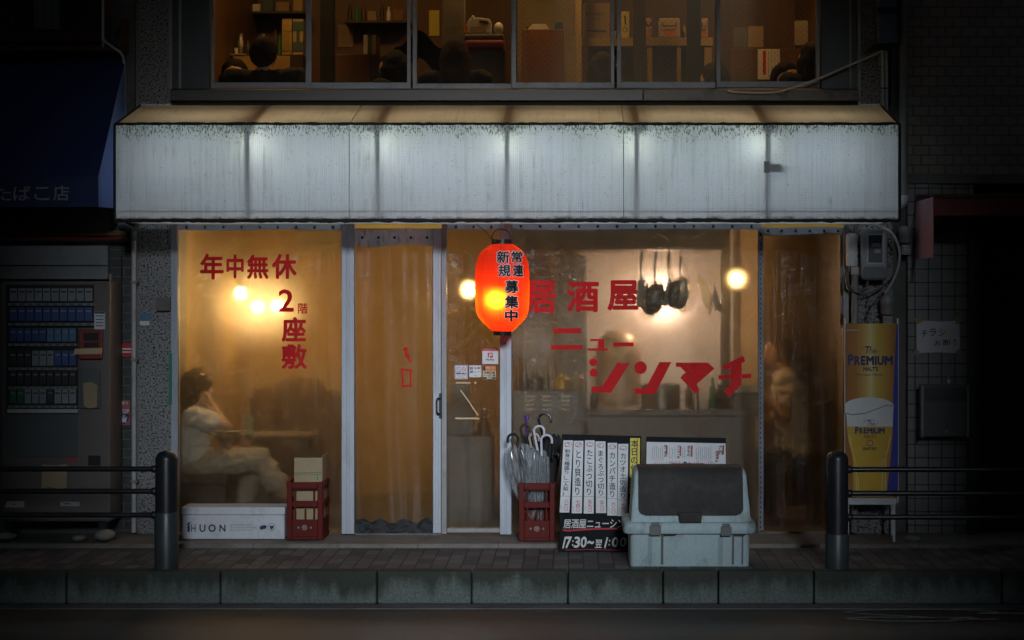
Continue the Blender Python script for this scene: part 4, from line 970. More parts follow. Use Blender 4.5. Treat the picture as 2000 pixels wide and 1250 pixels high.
# ------------------------------------------------------------------ red bottle crates
def make_crate(label):
    t = thing('bottle_crate', label, 'crate', (0, 0, 0), group='red bottle crates')
    w_, dp, h = .238, .36, .385; tk = .012
    mb = MB()
    # corner posts
    for sx in (0, 1):
        for sy in (0, 1):
            mb.box(-w_/2+sx*(w_-.034), -w_/2+sx*(w_-.034)+.034, sy*(dp-.034), sy*(dp-.034)+.034, 0, h)
    def side(front):
        L = w_ if front else dp
        for z0, z1_, pr in ((0, .022, .006), (.02, .135, -.002), (h-.165, h-.125, .006), (h-.05, h-.04, .0), (h-.04, h, .008)):
            for s_ in (0, 1):
                if front: mb.box(-w_/2+.035, w_/2-.035, (-pr if s_ == 0 else dp-tk), (tk if s_ == 0 else dp+pr), z0, z1_)
                else: mb.box((-w_/2-pr if s_ == 0 else w_/2-tk), (-w_/2+tk if s_ == 0 else w_/2+pr), .035, dp-.035, z0, z1_)
        # thin ribs narrowing the openings
        for u in (.05, L-.062):
            for s_ in (0, 1):
                if front: mb.box(-w_/2+u-.0, -w_/2+u+.012, (.001 if s_ == 0 else dp-tk), (tk if s_ == 0 else dp-.001), .136, h-.051)
                else: mb.box((-w_/2+.001 if s_ == 0 else w_/2-tk), (-w_/2+tk if s_ == 0 else w_/2-.001), u, u+.012, .136, h-.051)
    side(True); side(False)
    mb.box(-w_/2+.013, w_/2-.013, .013, dp-.013, .004, .018)
    mb.build('crate_shell', M['crate_red'], t, local=True, bevel=.0025, seg=1)
    mb = MB()
    mb.box(-.004, .004, .02, dp-.02, .019, .2)
    for k in (1, 2): mb.box(-w_/2+.014, -.0045, dp*k/3-.003, dp*k/3+.003, .019, .2); mb.box(.0045, w_/2-.014, dp*k/3-.003, dp*k/3+.003, .019, .2)
    mb.build('divider', M['crate_red'], t, local=True)
    mb = MB()
    for k in range(28):
        a, b = 2*math.pi*k/28, 2*math.pi*(k+1)/28
        mb.add([(.017*math.cos(a), -.0035, .082+.017*math.sin(a)), (.017*math.cos(b), -.0035, .082+.017*math.sin(b)), (.0145*math.cos(b), -.0035, .082+.0145*math.sin(b)), (.0145*math.cos(a), -.0035, .082+.0145*math.sin(a))], [(0, 1, 2, 3)])
    for ch, xx, s_ in (('祝', 0, .022), ('酒', -.042, .014), ('酒', .042, .014)):
        v_, f_ = glyph(ch); mb.add([(xx+(a-.5)*s_, -.0036, .082+(b-.38)*s_) for a, b in v_], f_)
    mb.build('emblem', pm('crate_print', (.5, .42, .4), .7), t, local=True)
    mb = MB()
    for i, ch in enumerate('祝酒'):
        v_, f_ = glyph(ch); mb.add([(w_/2+.0075, .13+(a-.5)*.045+(i % 2)*.06, h-.145+(b-.38)*.045) for a, b in v_], f_)
    return t
cr1 = make_crate('red bottle crate holding a cardboard box beside the white foam box')
cr1.location = (PX(595, -.31), -.31, .0375)
cr2 = dup(cr1, (PX(1048.5, -.36), -.36, .036), 0, 'red bottle crate stuffed with umbrellas before the aluminium post')
# cardboard box standing in the first crate, flaps up
Yk_ = -.25
bx = thing('cardboard_box', 'open brown cardboard box sitting in the red crate', 'box', (PX(608, Yk_), Yk_+.1, .16))
xa_, xb_ = PX(574, Yk_)+.002, PX(629, Yk_)
zt0 = PZ(894, Yk_)
mb = MB(); mb.box(xa_, xb_, Yk_, Yk_+.006, .165, zt0-.0); mb.build('front_panel', M['card'], bx)
mb = MB(); mb.add([(xb_, Yk_, .165), (xb_, Yk_+.2, .165), (xb_+.012, Yk_+.2, PZ(889, Yk_)), (xb_+.004, Yk_, zt0+.01), (xb_-.006, Yk_+.006, .165), (xb_-.006, Yk_+.2, .165), (xb_+.006, Yk_+.2, PZ(889, Yk_)), (xb_-.002, Yk_+.006, zt0+.01)], [(0, 1, 2, 3), (7, 6, 5, 4), (3, 2, 6, 7), (0, 3, 7, 4)])
mb.build('side_panel', M['card'], bx)
mb = MB(); mb.box(xa_, xa_+.006, Yk_+.007, Yk_+.2, .165, zt0-.01); mb.box(xa_+.007, xb_-.012, Yk_+.19, Yk_+.196, .165, zt0-.02); mb.box(xa_+.007, xb_-.012, Yk_+.007, Yk_+.189, .165, .171); mb.build('box_wall', M['card'], bx)
mb = MB(); mb.stroke([(574.5, 924), (628, 923)], .8, Yk_-.0012); mb.build('flap_crease', M['wood_dark'], bx)
mb = MB(); mb.stroke([(620, 928), (620, 938)], 2, Yk_-.0016); mb.stroke([(576, 927), (626, 926.5)], 1, Yk_-.0016); mb.build('green_print', M['green_tape'], bx)

# ------------------------------------------------------------------ umbrellas in the second crate
def crook(p, top, r, side, mat, par, rad=.0085, stem=.10):
    """J handle: stem up to the bend, then over and down"""
    p = Vector(p); pts = [p, Vector(top)]
    c = Vector(top)+Vector((side*r, 0, 0))
    for k in range(1, 9):
        a = math.pi*k/8; pts.append(c+Vector((-side*r*math.cos(a), -.01*k/8, r*math.sin(a))))
    pts.append(pts[-1]+Vector((0, 0, -.02)))
    mb = MB(); mb.tube(pts, rad, 10, 3); return mb.build('handle', mat, par, smooth=True)
def umbrella(label, tip, neck, top, r, side, cloth, hmat, rad, spread, frill=7):
    """furled umbrella standing tip down in the crate; tip and neck are the ends of its cloth"""
    t = thing('umbrella', label, 'umbrella', tuple(tip), group='umbrellas in the red crate')
    tip = Vector(tip); neck = Vector(neck); d = neck-tip
    mb = MB(); mb.tube([tip, neck+(Vector(top)-neck)*.15], .004, 8); mb.build('shaft', M['steel'], t, smooth=True)
    q = d.to_track_quat('Z', 'Y').to_matrix(); n = frill*8
    mb = MB(); vs_ = []; fs_ = []; m_ = 14
    for i in range(m_+1):
        u = i/m_; rr = rad*(.12+.9*math.sin(min(u*1.15, 1)*math.pi*.62)) if u < .9 else rad*(.95-.5*(u-.9)*10*.4)
        for k in range(n):
            a = 2*math.pi*k/n; w2 = 1+spread*math.sin(frill*a+u*3)*(u**1.2)
            vs_.append(tip+d*u+q @ Vector((rr*w2*math.cos(a), rr*w2*math.sin(a), .012*math.sin(frill*a)*u)))
    for i in range(m_):
        for k in range(n): fs_.append((i*n+k, i*n+(k+1) % n, (i+1)*n+(k+1) % n, (i+1)*n+k))
    mb.add(vs_, fs_); mb.build('canopy', cloth, t, smooth=True, angle=180)
    crook(neck, top, r, side, hmat, t)
    return t
Yu_ = -.2
def UP(px, py, Y): return P(px, py, Y)
B_ = M['black_paint']; CB = M['cloth_black']
umbrella('clear umbrella splayed open on its side with a thin black crook handle', UP(1046, 1035, -.2), UP(1010, 872, -.27), UP(1012, 858, -.27), .035, -1, M['umb_clear'], B_, .085, .42, 7)
umbrella('clear umbrella with a white crook handle in the middle of the crate', UP(1046, 1040, -.2), UP(1050, 880, -.24), UP(1043, 842, -.24), .034, 1, M['umb_clear'], M['handle_white'], .06, .4, 6)
umbrella('clear umbrella with a white crook handle nearest the menu board', UP(1052, 1040, -.24), UP(1058, 890, -.29), UP(1057, 860, -.29), .036, 1, M['umb_clear'], M['handle_white'], .05, .35, 8)
umbrella('clear umbrella with a beige crook handle', UP(1044, 1035, -.16), UP(1038, 875, -.16), UP(1034, 856, -.16), .032, 1, M['umb_clear'], M['handle_tan'], .045, .3, 6)
umbrella('black umbrella with a tall black crook handle', UP(1062, 1035, -.14), UP(1060, 850, -.1), UP(1052, 820, -.12), .042, 1, CB, B_, .045, .3, 6)
umbrella('black umbrella with a brown crook handle', UP(1040, 1035, -.12), UP(1024, 870, -.1), UP(1017, 838, -.12), .03, 1, CB, M['wood_dark'], .03, .3, 6)
umbrella('black umbrella with a straight purple handle', UP(1050, 1035, -.1), UP(1030, 850, -.08), UP(1026, 815, -.1), .008, 1, CB, M['purple'], .03, .25, 6)
umbrella('black umbrella leaning towards the menu board', UP(1060, 1035, -.18), UP(1082, 850, -.2), UP(1080, 892, -.34), .02, 1, CB, B_, .05, .3, 6)

# ------------------------------------------------------------------ menu boards
def scribble(mb, x0, y0, x1, y1, Y, n=6, w_=.6):
    for k in range(n):
        a = (random.uniform(x0, x1), random.uniform(y0, y1)); b = (min(x1, max(x0, a[0]+random.uniform(-3, 3))), min(y1, max(y0, a[1]+random.uniform(-3, 3))))
        mb.stroke([a, b], w_, Y)
Ym = -.64; random.seed(11)
brd = thing('menu_board', 'black sandwich board with six white menu strips and painted opening hours', 'sign', (PX(1172, Ym), Ym, 0))
mb = MB(); mb.pprism([(1097, 848.5), (1252.5, 852), (1251, 1078), (1091.5, 1077.5)], Ym, Ym+.025); mb.build('board', M['black_board'], brd, bevel=.003)
mb = MB(); mb.xprism([(Ym+.026, PZ(856, Ym)), (Ym+.05, PZ(856, Ym)), (Ym+.135, .001), (Ym+.11, .001)], PX(1110, Ym), PX(1240, Ym)); mb.build('rear_leg', M['black_board'], brd)
Y1, Y2 = Ym-.0015, Ym-.003
strips = [((1100.5, 1119), 860, (1093, 1112), 1001, '刺身三種盛り(二人前)', '八六〇', 969), ((1120.5, 1139.5), 861, (1116.5, 1136.5), 1002.5, 'とり貝造り', '七四〇', 970), ((1142.5, 1161.5), 860, (1140, 1159.5), 1003, 'たこぶつ切り', '五九〇', 969.5),
          ((1163, 1182.5), 862, (1164, 1184), 1002, 'まぐろぶつ切り', '五八〇', 971), ((1187, 1205.5), 865, (1186, 1205.5), 1007, 'カンパチ造り', '六八〇', 974), ((1207.5, 1227), 867, (1206, 1225.5), 1008, 'カツオ土佐造り', '七四〇', 976.5)]
for (a, b), yt, (c_, d), yb_, tx_, pr_, ym_ in strips:
    mb = MB(); mb.poly([(a, yt), (b, yt), (d, yb_), (c_, yb_)], Y1); s_ = mb.build('menu_strip', M['paper'], brd)
    cxt, cxb = (a+b)/2, (c_+d)/2; f = lambda y: cxt+(cxb-cxt)*(y-yt)/(yb_-yt)
    mb = MB(); column(mb, tx_, f(yt+17), yt+17, f(ym_-2), ym_-2, 13 if len(tx_) < 9 else 11.5, Y2, .012)
    scribble(mb, cxt-6, yt+4, cxt+6, yt+12, Y2-.0006, 9, .8); mb.stroke([(f(ym_)-9.5, ym_), (f(ym_)+9.5, ym_)], .5, Y2); mb.build('lettering', M['ink'], s_)
    mb = MB(); mb.ring(cxt, yt+8, 7, .8, Y2, 4.5); column(mb, pr_, f(ym_+6)+2, ym_+6, f(yb_-3)+2, yb_-3, 9, Y2, .012); scribble(mb, f(yb_)-8, yb_-14, f(yb_)-5, yb_-4, Y2, 5, .5); mb.build('price', M['red_ink'], s_)
mb = MB(); mb.poly([(1231, 855.5), (1250, 855.8), (1249, 964), (1229.5, 964)], Y1); s_ = mb.build('menu_strip', M['paper_yellow'], brd); s_['label'] = 'yellow heading strip'
mb = MB(); column(mb, '本日の仕入れ', 1239.5, 858, 1238, 955, 15, Y2-.0006, .014); mb.build('lettering', M['ink'], s_)
mb = MB(); mb.stroke([(1244.5, 857), (1244, 890), (1243, 955)], 2, Y2); mb.build('red_line', M['red_ink'], s_)
mb = MB()
for i, ch in enumerate('居酒屋ニューシンマチ'): put(mb, ch, 1100.5+i*14.9, 1013-.1*i, 1116+i*14.9, 1032.5, Y1, .012, .08, fit=False)
for ch, a, b, c_, d in (('7', 1104, 1048, 1116, 1071), (':', 1117.5, 1055, 1120, 1066), ('3', 1121, 1048, 1133, 1070), ('0', 1134, 1048, 1146, 1069.5), ('~', 1147, 1056, 1160, 1063), ('翌', 1162.5, 1054, 1176, 1070), (':', 1189, 1054, 1191.5, 1066), ('0', 1195, 1049, 1208, 1068.5), ('0', 1210.5, 1049, 1223.5, 1068.5)):
    put(mb, ch, a, b, c_, d, Y1, .03 if ch != '翌' else .015, .1)
mb.stroke([(1104.5, 1048.5), (1099.5, 1071)], 3, Y1); mb.stroke([(1186.5, 1049.5), (1181, 1070.5)], 3, Y1)
mb.build('lettering', M['chalk'], brd)
mb = MB(); mb.stroke([(1099, 1035), (1108, 1036.5), (1160, 1033), (1205, 1032.5), (1240, 1035)], 3.2, Y1); mb.stroke([(1104, 1074.5), (1150, 1073), (1235, 1075)], 1, Y1); mb.build('red_line', M['red_ink'], brd)
Yn2 = -.62
b2 = thing('menu_board', 'black board with a white handwritten poster standing behind the bin', 'sign', (PX(1342, Yn2), Yn2, 0))
mb = MB(); mb.pprism([(1262.5, 853), (1418, 855.5), (1421, 1074), (1258, 1074)], Yn2, Yn2+.022); mb.build('board', M['black_board'], b2, bevel=.003)
mb = MB(); mb.box(PX(1418.5, Yn2), PX(1424, Yn2), Yn2+.023, Yn2+.04, .001, PZ(862, Yn2)); mb.build('rear_leg', M['wood'], b2); mb = MB(); mb.box(PX(1264, Yn2), PX(1270, Yn2), Yn2+.023, Yn2+.04, .001, PZ(862, Yn2)); mb.build('rear_leg', M['wood'], b2)
Y1, Y2 = Yn2-.0015, Yn2-.003
mb = MB(); mb.poly([(1263, 863), (1417, 866), (1419, 1000), (1261, 1000)], Y1); ps = mb.build('poster', M['paper'], b2)
mb = MB()
for tx_, a, b, c_, d in (('六月', 1403, 869, 1413, 888), ('おすすめ', 1396, 880, 1403, 903), ('生もの', 1341, 870, 1350, 892), ('さしみ一品', 1321, 869, 1329, 895), ('おつまみ', 1296, 868, 1304, 893)): column(mb, tx_, (a+c_)/2, b, (a+c_)/2, d, (d-b)/len(tx_)*1.05, Y2-.0008, .02)
put(mb, '魚', 1332, 901, 1346, 918, Y2-.0008, .03); put(mb, '肉', 1400, 907, 1413, 921, Y2-.0008, .03)
for xx in list(range(1274, 1296, 4))+list(range(1308, 1320, 5))+list(range(1333, 1340, 4))+list(range(1360, 1392, 4)):
    y = 870+random.uniform(0, 6)
    while y < 894: mb.stroke([(xx+random.uniform(-.8, .8), y), (xx+random.uniform(-1, 1), y+1.6)], .7, Y2); y += 2.3
for xx in list(range(1276, 1330, 4))+list(range(1352, 1398, 4)):
    y = 902+random.uniform(0, 3)
    while y < 990: mb.stroke([(xx+random.uniform(-.8, .8), y), (xx+random.uniform(-1, 1), y+1.6)], .7, Y2); y += 2.3
mb.build('lettering', M['ink'], ps)
mb = MB()
for a, b, c_, d in ((1411.5, 869, 1414.5, 888), (1401, 880, 1404, 897), (1349.5, 870, 1353, 892), (1327.5, 871, 1330.5, 891), (1301, 870, 1304, 888), (1345, 903, 1348.5, 917), (1411, 908, 1414.5, 921)): mb.poly([(a, b), (c_, b), (c_-.5, d), (a, d)], Y2)
for xx in list(range(1274, 1296, 4))+list(range(1360, 1392, 4)): mb.stroke([(xx, 896), (xx+1.6, 896)], .9, Y2); mb.stroke([(xx, 899), (xx+1.6, 899)], .9, Y2)
for xx in (1308, 1313, 1320, 1327, 1363, 1385, 1390): mb.ring(xx, 902.5, 1.7, .5, Y2)
mb.build('red_print', M['red_ink'], ps)

# ------------------------------------------------------------------ lidded street bin
Yf_ = -1.36
bn = thing('street_bin', 'pale blue grey plastic street bin with a dark sloping lid in front of the boards', 'bin', (PX(1349, Yf_), Yf_+.25, 0))
X_ = lambda px: PX(px, Yf_)
Z_ = lambda py: PZ(py, Yf_)
dp = .46
xL0, xR0, xL1, xR1 = X_(1231), X_(1464.5), X_(1229), X_(1467)
zB, zR = .002, Z_(1040)
mb = MB()
def ring_pts(x0, x1, y0, y1, r, z, n=5):
    o_ = []
    for cx, cy_, a0 in ((x0+r, y0+r, 180), (x1-r, y0+r, 270), (x1-r, y1-r, 0), (x0+r, y1-r, 90)):
        for k in range(n+1):
            a = R(a0+90*k/n); o_.append((cx+r*math.cos(a), cy_+r*math.sin(a), z))
    return o_
def loft(mb, rings, cap0=True, cap1=True):
    n = len(rings[0]); vs_ = [p for r_ in rings for p in r_]; fs_ = []
    for i in range(len(rings)-1):
        for k in range(n): fs_.append((i*n+k, i*n+(k+1) % n, (i+1)*n+(k+1) % n, (i+1)*n+k))
    if cap0: fs_.append(tuple(range(n-1, -1, -1)))
    if cap1: fs_.append(tuple((len(rings)-1)*n+k for k in range(n)))
    return mb.add(vs_, fs_)
loft(mb, [ring_pts(xL0, xR0, Yf_+.03, Yf_+dp-.03, .03, zB), ring_pts(xL0, xR0, Yf_+.028, Yf_+dp-.02, .03, zB+.01), ring_pts(xL1+.006, xR1-.006, Yf_+.004, Yf_+dp, .035, zR)])
for (a, b) in ((1266, 1270.5), (1404, 1408.5)):           # raised edges of the moulded front
    mb.add([(X_(a), Yf_+.024, zB+.012), (X_(b), Yf_+.014, zB+.012), (X_(b), Yf_-.009, zR-.03), (X_(a), Yf_+.001, zR-.03), (X_(b)+.012, Yf_+.03, zB+.012), (X_(b)+.012, Yf_+.006, zR-.03)], [(0, 1, 2, 3), (1, 4, 5, 2), (0, 4, 1), (3, 2, 5)])
mb.build('bin_body', M['bin'], bn, smooth=True, angle=40)
mb = MB()
for a, b in ((1291, 1296), (1430, 1434), (1449, 1452)):
    mb.add([(X_(a), Yf_+.0265, zB+.012), (X_(b), Yf_+.0265, zB+.012), (X_(b), Yf_+.0015, zR-.012), (X_(a), Yf_+.0015, zR-.012)], [(0, 1, 2, 3)])
mb.build('front_groove', M['bin_grey'], bn)
mb = MB(); loft(mb, [ring_pts(X_(1220), X_(1474), Yf_-.022, Yf_+dp+.015, .045, Z_(1040)), ring_pts(X_(1219), X_(1476), Yf_-.025, Yf_+dp+.02, .048, Z_(1037)), ring_pts(X_(1220), X_(1475), Yf_-.022, Yf_+dp+.02, .048, Z_(1024)), ring_pts(X_(1226), X_(1469), Yf_-.01, Yf_+dp+.01, .04, Z_(1021))])
mb.build('rim', M['bin'], bn, smooth=True, angle=50)
# hood: rolls back towards the top
zc = Z_(1021); zt2 = Z_(917, ) - .004
def hood(v): # v 0..1 along the front of the hood, bottom to top back
    if v < .55:
        t_ = v/.55; return (Yf_+.0+.05*t_, zc+(zt2-.05-zc)*t_)
    if v < .85:
        a = (v-.55)/.30*math.pi/2; return (Yf_+.05+.10*(1-math.cos(a)), zt2-.05+.05*math.sin(a))
    t_ = (v-.85)/.15; return (Yf_+.15+t_*.22, zt2+.002*t_)
mb = MB(); prof = [hood(i/30) for i in range(31)]+[(Yf_+dp-.03, zt2-.03), (Yf_+dp, zc)]
def hx(z):
    t_ = (z-zc)/(zt2-zc); return X_(1232.5)+(X_(1240)-X_(1232.5))*t_, X_(1467)+(X_(1459)-X_(1467))*t_
rings = []
for sx in (0, 1):
    pass
m_ = len(prof); cols = []
for u in (0, .012, .035, .5, .965, .988, 1):
    ins = {0: .012, .012: .004, .035: 0, .5: 0, .965: 0, .988: .004, 1: .012}[u]
    col_ = []
    for (y, z) in prof:
        a, b = hx(z); cz = (zc+zt2)/2
        col_.append((a+(b-a)*u, y+(ins if y < Yf_+.2 else -ins), z-(ins if z > cz else 0)))
    cols.append(col_)
vs_ = [p for c_ in cols for p in c_]; fs_ = []
for i in range(len(cols)-1):
    for k in range(m_-1): fs_.append((i*m_+k, (i+1)*m_+k, (i+1)*m_+k+1, i*m_+k+1))
fs_.append(tuple(range(m_))); fs_.append(tuple((len(cols)-1)*m_+k for k in range(m_-1, -1, -1)))
mb.add(vs_, fs_); mb.build('hood', M['bin'], bn, smooth=True, angle=40)
# dark lid lying on the hood, rounded lower corners
mb = MB(); nv, nu = 40, 40; v0, v1 = .085, .97
def lidp(u, v):
    vv = v0+(v1-v0)*v; y, z = hood(vv); zz = z
    r = .045; hgt = max(0, z-hood(v0)[1])
    ins = r-math.sqrt(max(0, r*r-(r-hgt)**2)) if hgt < r else 0
    a, b = X_(1247)+ins, X_(1452)-ins
    y2, z2 = hood(min(vv+.01, 1)); dy, dz = y2-y, z2-z; L = math.hypot(dy, dz) or 1; 
    ny, nz = -dz/L, dy/L
    raised = .004 if .33 < u < .66 and v > .14 else 0
    return (a+(b-a)*u, y+ny*(.009+raised), z+nz*(.009+raised))
mb.grid(nu, nv, lidp)
mb.build('lid', M['bin_lid'], bn, smooth=True, angle=60, mods=None)
ld = bn.children[-1]; sm = ld.modifiers.new('thick', 'SOLIDIFY'); sm.thickness = .012; sm.offset = -1 if False else 0
mb = MB(); mb.pprism([(1325, 1001), (1372, 1001), (1369.5, 1022), (1328, 1022)], Yf_-.03, Yf_-.002); mb.pprism([(1329, 1007), (1368, 1007), (1367, 1020), (1331, 1020)], Yf_-.034, Yf_-.0305); mb.build('pull_tab', M['bin_lid'], ld, bevel=.004)
mb = MB(); mb.pprism([(1297, 1041), (1323, 1037.5), (1326, 1041), (1319, 1046), (1296, 1047)], Yf_-.012, Yf_+.02); mb.pprism([(1436, 1041), (1458, 1038.5), (1461, 1041), (1453, 1047), (1434, 1047)], Yf_-.012, Yf_+.02); mb.build('grip_recess', M['bin_lid'], bn)
for a, b, c_, d in ((1269, 1291, 1027, 1046), (1408, 1429, 1029, 1047)):
    mb = MB(); mb.pbox(a, b, c_, d, Yf_-.04, Yf_-.026); mb.pbox(a+3, b-3, c_-6, c_, Yf_-.034, Yf_-.02); mb.build('latch', M['bin_grey'], bn, bevel=.003)

# ------------------------------------------------------------------ street railings
Yp = -1.42
def railing(label, px, pxs, far, rows, light):
    t = thing('street_railing', label, 'railing', (PX(px, Yp), Yp, 0), group='street railings')
    for xx in (PX(px, Yp), far):
        mb = MB(); r = .067
        mb.lathe([(r, .003), (r, PZ(897, Yp)), (r*.97, PZ(893, Yp)), (r*.86, PZ(888, Yp)), (r*.6, PZ(883, Yp)), (r*.25, PZ(880.5, Yp)), (.002, PZ(880, Yp))], (xx, Yp, 0), 32)
        p_ = mb.build('bollard', M['bollard'], t, smooth=True)
        mb = MB(); mb.lathe([(r+.004, .0), (r+.006, PZ(light, Yp)), (r+.001, PZ(light-4, Yp))], (xx, Yp, 0), 32); mb.build('lit_band', M['bollard_low'], p_, smooth=True)  # lower band painted paler as if lit from the street
        mb = MB()
        for y in rows: mb.ball((xx+(-.075 if far < PX(px, Yp) else .075)*(1 if xx != far else -1), Yp, PZ(y, Yp)), .028, .024, .024, 12, 8)
        mb.build('clamp', M['bollard'], p_, smooth=True)
    for y in rows:
        mb = MB(); mb.tube([(PX(px, Yp), Yp, PZ(y, Yp)), (far, Yp, PZ(y, Yp))], .0165, 12); mb.build('rail', M['black_paint'], t, smooth=True)
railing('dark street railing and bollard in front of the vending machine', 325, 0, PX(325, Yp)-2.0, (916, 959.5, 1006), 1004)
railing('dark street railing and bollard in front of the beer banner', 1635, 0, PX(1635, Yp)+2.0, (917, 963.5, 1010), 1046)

# ------------------------------------------------------------------ beer banner
Yq = -.34; Yq1, Yq2, Yq3 = Yq-.004, Yq-.006, Yq-.008
bb = thing('beer_banner', 'amber beer banner showing a tall glass, on a white pole stand', 'banner', (PX(1700, Yq), Yq, .03))
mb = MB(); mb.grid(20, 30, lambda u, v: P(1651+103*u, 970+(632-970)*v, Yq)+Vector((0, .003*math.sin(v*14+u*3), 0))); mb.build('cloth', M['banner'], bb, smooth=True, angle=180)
mb = MB()
for a in (1650.5, 1753.5): mb.tube([P(a, 982, Yq+.012), P(a, 622, Yq+.012)], .006, 8)
mb.tube([P(1746, 985, Yq+.0), P(1746, 1068, Yq)], .009, 10); mb.tube([P(1656, 985, Yq), P(1656, 1068, Yq)], .009, 10); mb.tube([P(1656, 985, Yq+.3), P(1656, 1062, Yq+.3)], .009, 8); mb.tube([P(1742, 985, Yq+.3), P(1742, 1060, Yq+.3)], .009, 8)
mb.build('pole', M['white'], bb, smooth=True)
mb = MB(); mb.pbox(1652, 1751, 973, 986, Yq-.01, Yq+.3); mb.build('tray', M['white'], bb, bevel=.004)
mb = MB(); mb.poly([(1751, 635), (1754, 635), (1754, 968), (1732, 968), (1734, 945), (1740, 890), (1744, 850), (1744.5, 775)], Yq1); mb.build('blue_print', M['blue_print'], bb)
mb = MB(); mb.poly([(1654, 832), (1744, 832), (1740, 862), (1734, 885), (1731, 910), (1732, 970), (1666, 970), (1666, 910), (1664, 885), (1657, 862)], Yq2); gl_ = mb.build('glass_print', M['beer_print'], bb)
mb = MB()
for q in ([(1659, 850), (1664, 880), (1672, 905), (1673, 968)], [(1739, 850), (1734, 880), (1724, 905), (1722, 968)], [(1730, 880), (1729, 968)], [(1676, 930), (1677, 968)]): mb.stroke(q, 2, Yq3)
mb.build('highlight', M['glass_print'], gl_)
mb = MB(); n = 24
pts = [(1697.5-48*math.cos(math.pi*k/n), 793-17*math.sin(math.pi*k/n)) for k in range(n+1)]+[(1744.5, 805), (1743.5, 833), (1654.5, 833), (1653, 810), (1650, 803)]
mb.poly(pts, Yq2-.0006); fo = mb.build('foam_print', M['foam_print'], bb)
mb = MB(); mb.stroke([(1653, 807), (1665, 810), (1690, 807), (1712, 799), (1730, 792), (1744, 793)], 1.6, Yq3-.0004); mb.build('foam_line', M['bin_grey'], fo)
mb = MB()
def The(x0_, x1_, y0_, y1_, Y): put(mb, 'T', x0_+3, y0_, x0_+(x1_-x0_)*.45, y1_, Y, 0, .25); put(mb, 'he', x0_+(x1_-x0_)*.45, y0_+1, x1_-2, y1_, Y, 0, .2); mb.stroke([(x0_-4, y0_+4), (x0_, y0_), (x0_+10, y0_-1), (x0_+18, y0_+1)], .7, Y); mb.stroke([(x0_-4, y0_+4), (x0_, y0_+5)], .6, Y); mb.stroke([(x1_-2, y1_-1), (x1_+4, y1_-6)], .6, Y)
The(1686, 1714, 677, 691, Yq1)
def prem(x0_, x1_, y0_, y1_, Y):
    ws = [8, 8.2, 6.6, 11, 2.6, 9.2, 11.5]; W_ = sum(ws)+6*.8; k = (x1_-x0_)/W_; x = x0_
    for i, (ch, w2) in enumerate(zip('PREMIUM', ws)):
        put(mb, ch, x, y0_ if i == 0 else y0_+(y1_-y0_)*.14, x+w2*k, y1_, Y, .05)
        if ch in 'PRMI': mb.stroke([(x-.8, y1_-.5), (x+3.6*k, y1_-.5)], 1.1, Y-.0004)
        x += (w2+.8)*k
prem(1656, 1744, 692, 713, Yq1); put(mb, "MALT'S", 1686, 716, 1715, 725, Yq1, .03); put(mb, 'Premium Pilsner', 1673, 729, 1726, 734.5, Yq1, 0, .3)
The(1690, 1711, 821, 832, Yq3); prem(1670, 1728, 833.5, 847, Yq3)
mb.build('navy_lettering', M['blue_ink'], bb)
mb = MB(); put(mb, 'SUNTORY', 1685, 873.5, 1713, 879, Yq3, .03); mb.build('lettering', M['ink'], bb)
mb = MB(); put(mb, "MALT'S", 1688, 849, 1711, 856, Yq3, .03); mb.disc(1699, 865, 6.5, Yq3); mb.build('red_print', pm('dull_red_print', (.36, .05, .02), .6), bb)
mb = MB(); mb.ring(1699, 865, 4.4, 1, Yq3-.0006); mb.stroke([(1696, 863), (1702, 867)], 1, Yq3-.0006); mb.stroke([(1702, 863), (1696, 867)], 1, Yq3-.0006); mb.build('emblem', M['gold'], bb)
mb = MB(); put(mb, 'お酒は20歳から', 1654, 643, 1680, 646, Yq1); mb.build('small_lettering', M['paper'], bb)

# ------------------------------------------------------------------ cigarette vending machine
Yv = -.36; random.seed(5)
vm = thing('vending_machine', 'old grey cigarette vending machine with rows of packs and taped slots', 'vending machine', (PX(108, Yv), Yv, .1))
mb = MB(); mb.pbox(2, 215, 549, 1019, Yv, -.02); mb.build('cabinet', M['vend'], vm, bevel=.008, seg=3)
mb = MB(); mb.pbox(12, 184, 556, 640, Yv-.004, Yv-.001); mb.pbox(12, 153, 640.2, 808, Yv-.004, Yv-.001); mb.build('display_recess', M['vend_dark'], vm)
mb = MB(); mb.pbox(14, 152, 810, 893, Yv-.006, Yv-.001); mb.build('lower_panel', M['meter_lid'], vm, bevel=.002)
rows = [(561, 588, 18, 181, 10, ('pack_grey',)), (598, 627, 18, 181, 10, ('pack_blue',)), (639, 667, 18, 149, 9, ('pack_blue', 'pack_sky')), (683, 714, 18, 149, 9, ('pack_dark', 'pack_grey', 'pack_blue')), (722, 751, 18, 149, 9, ('pack_dark',)), (758, 788, 18, 149, 9, ('pack_green', 'pack_grey', 'pack_dark'))]
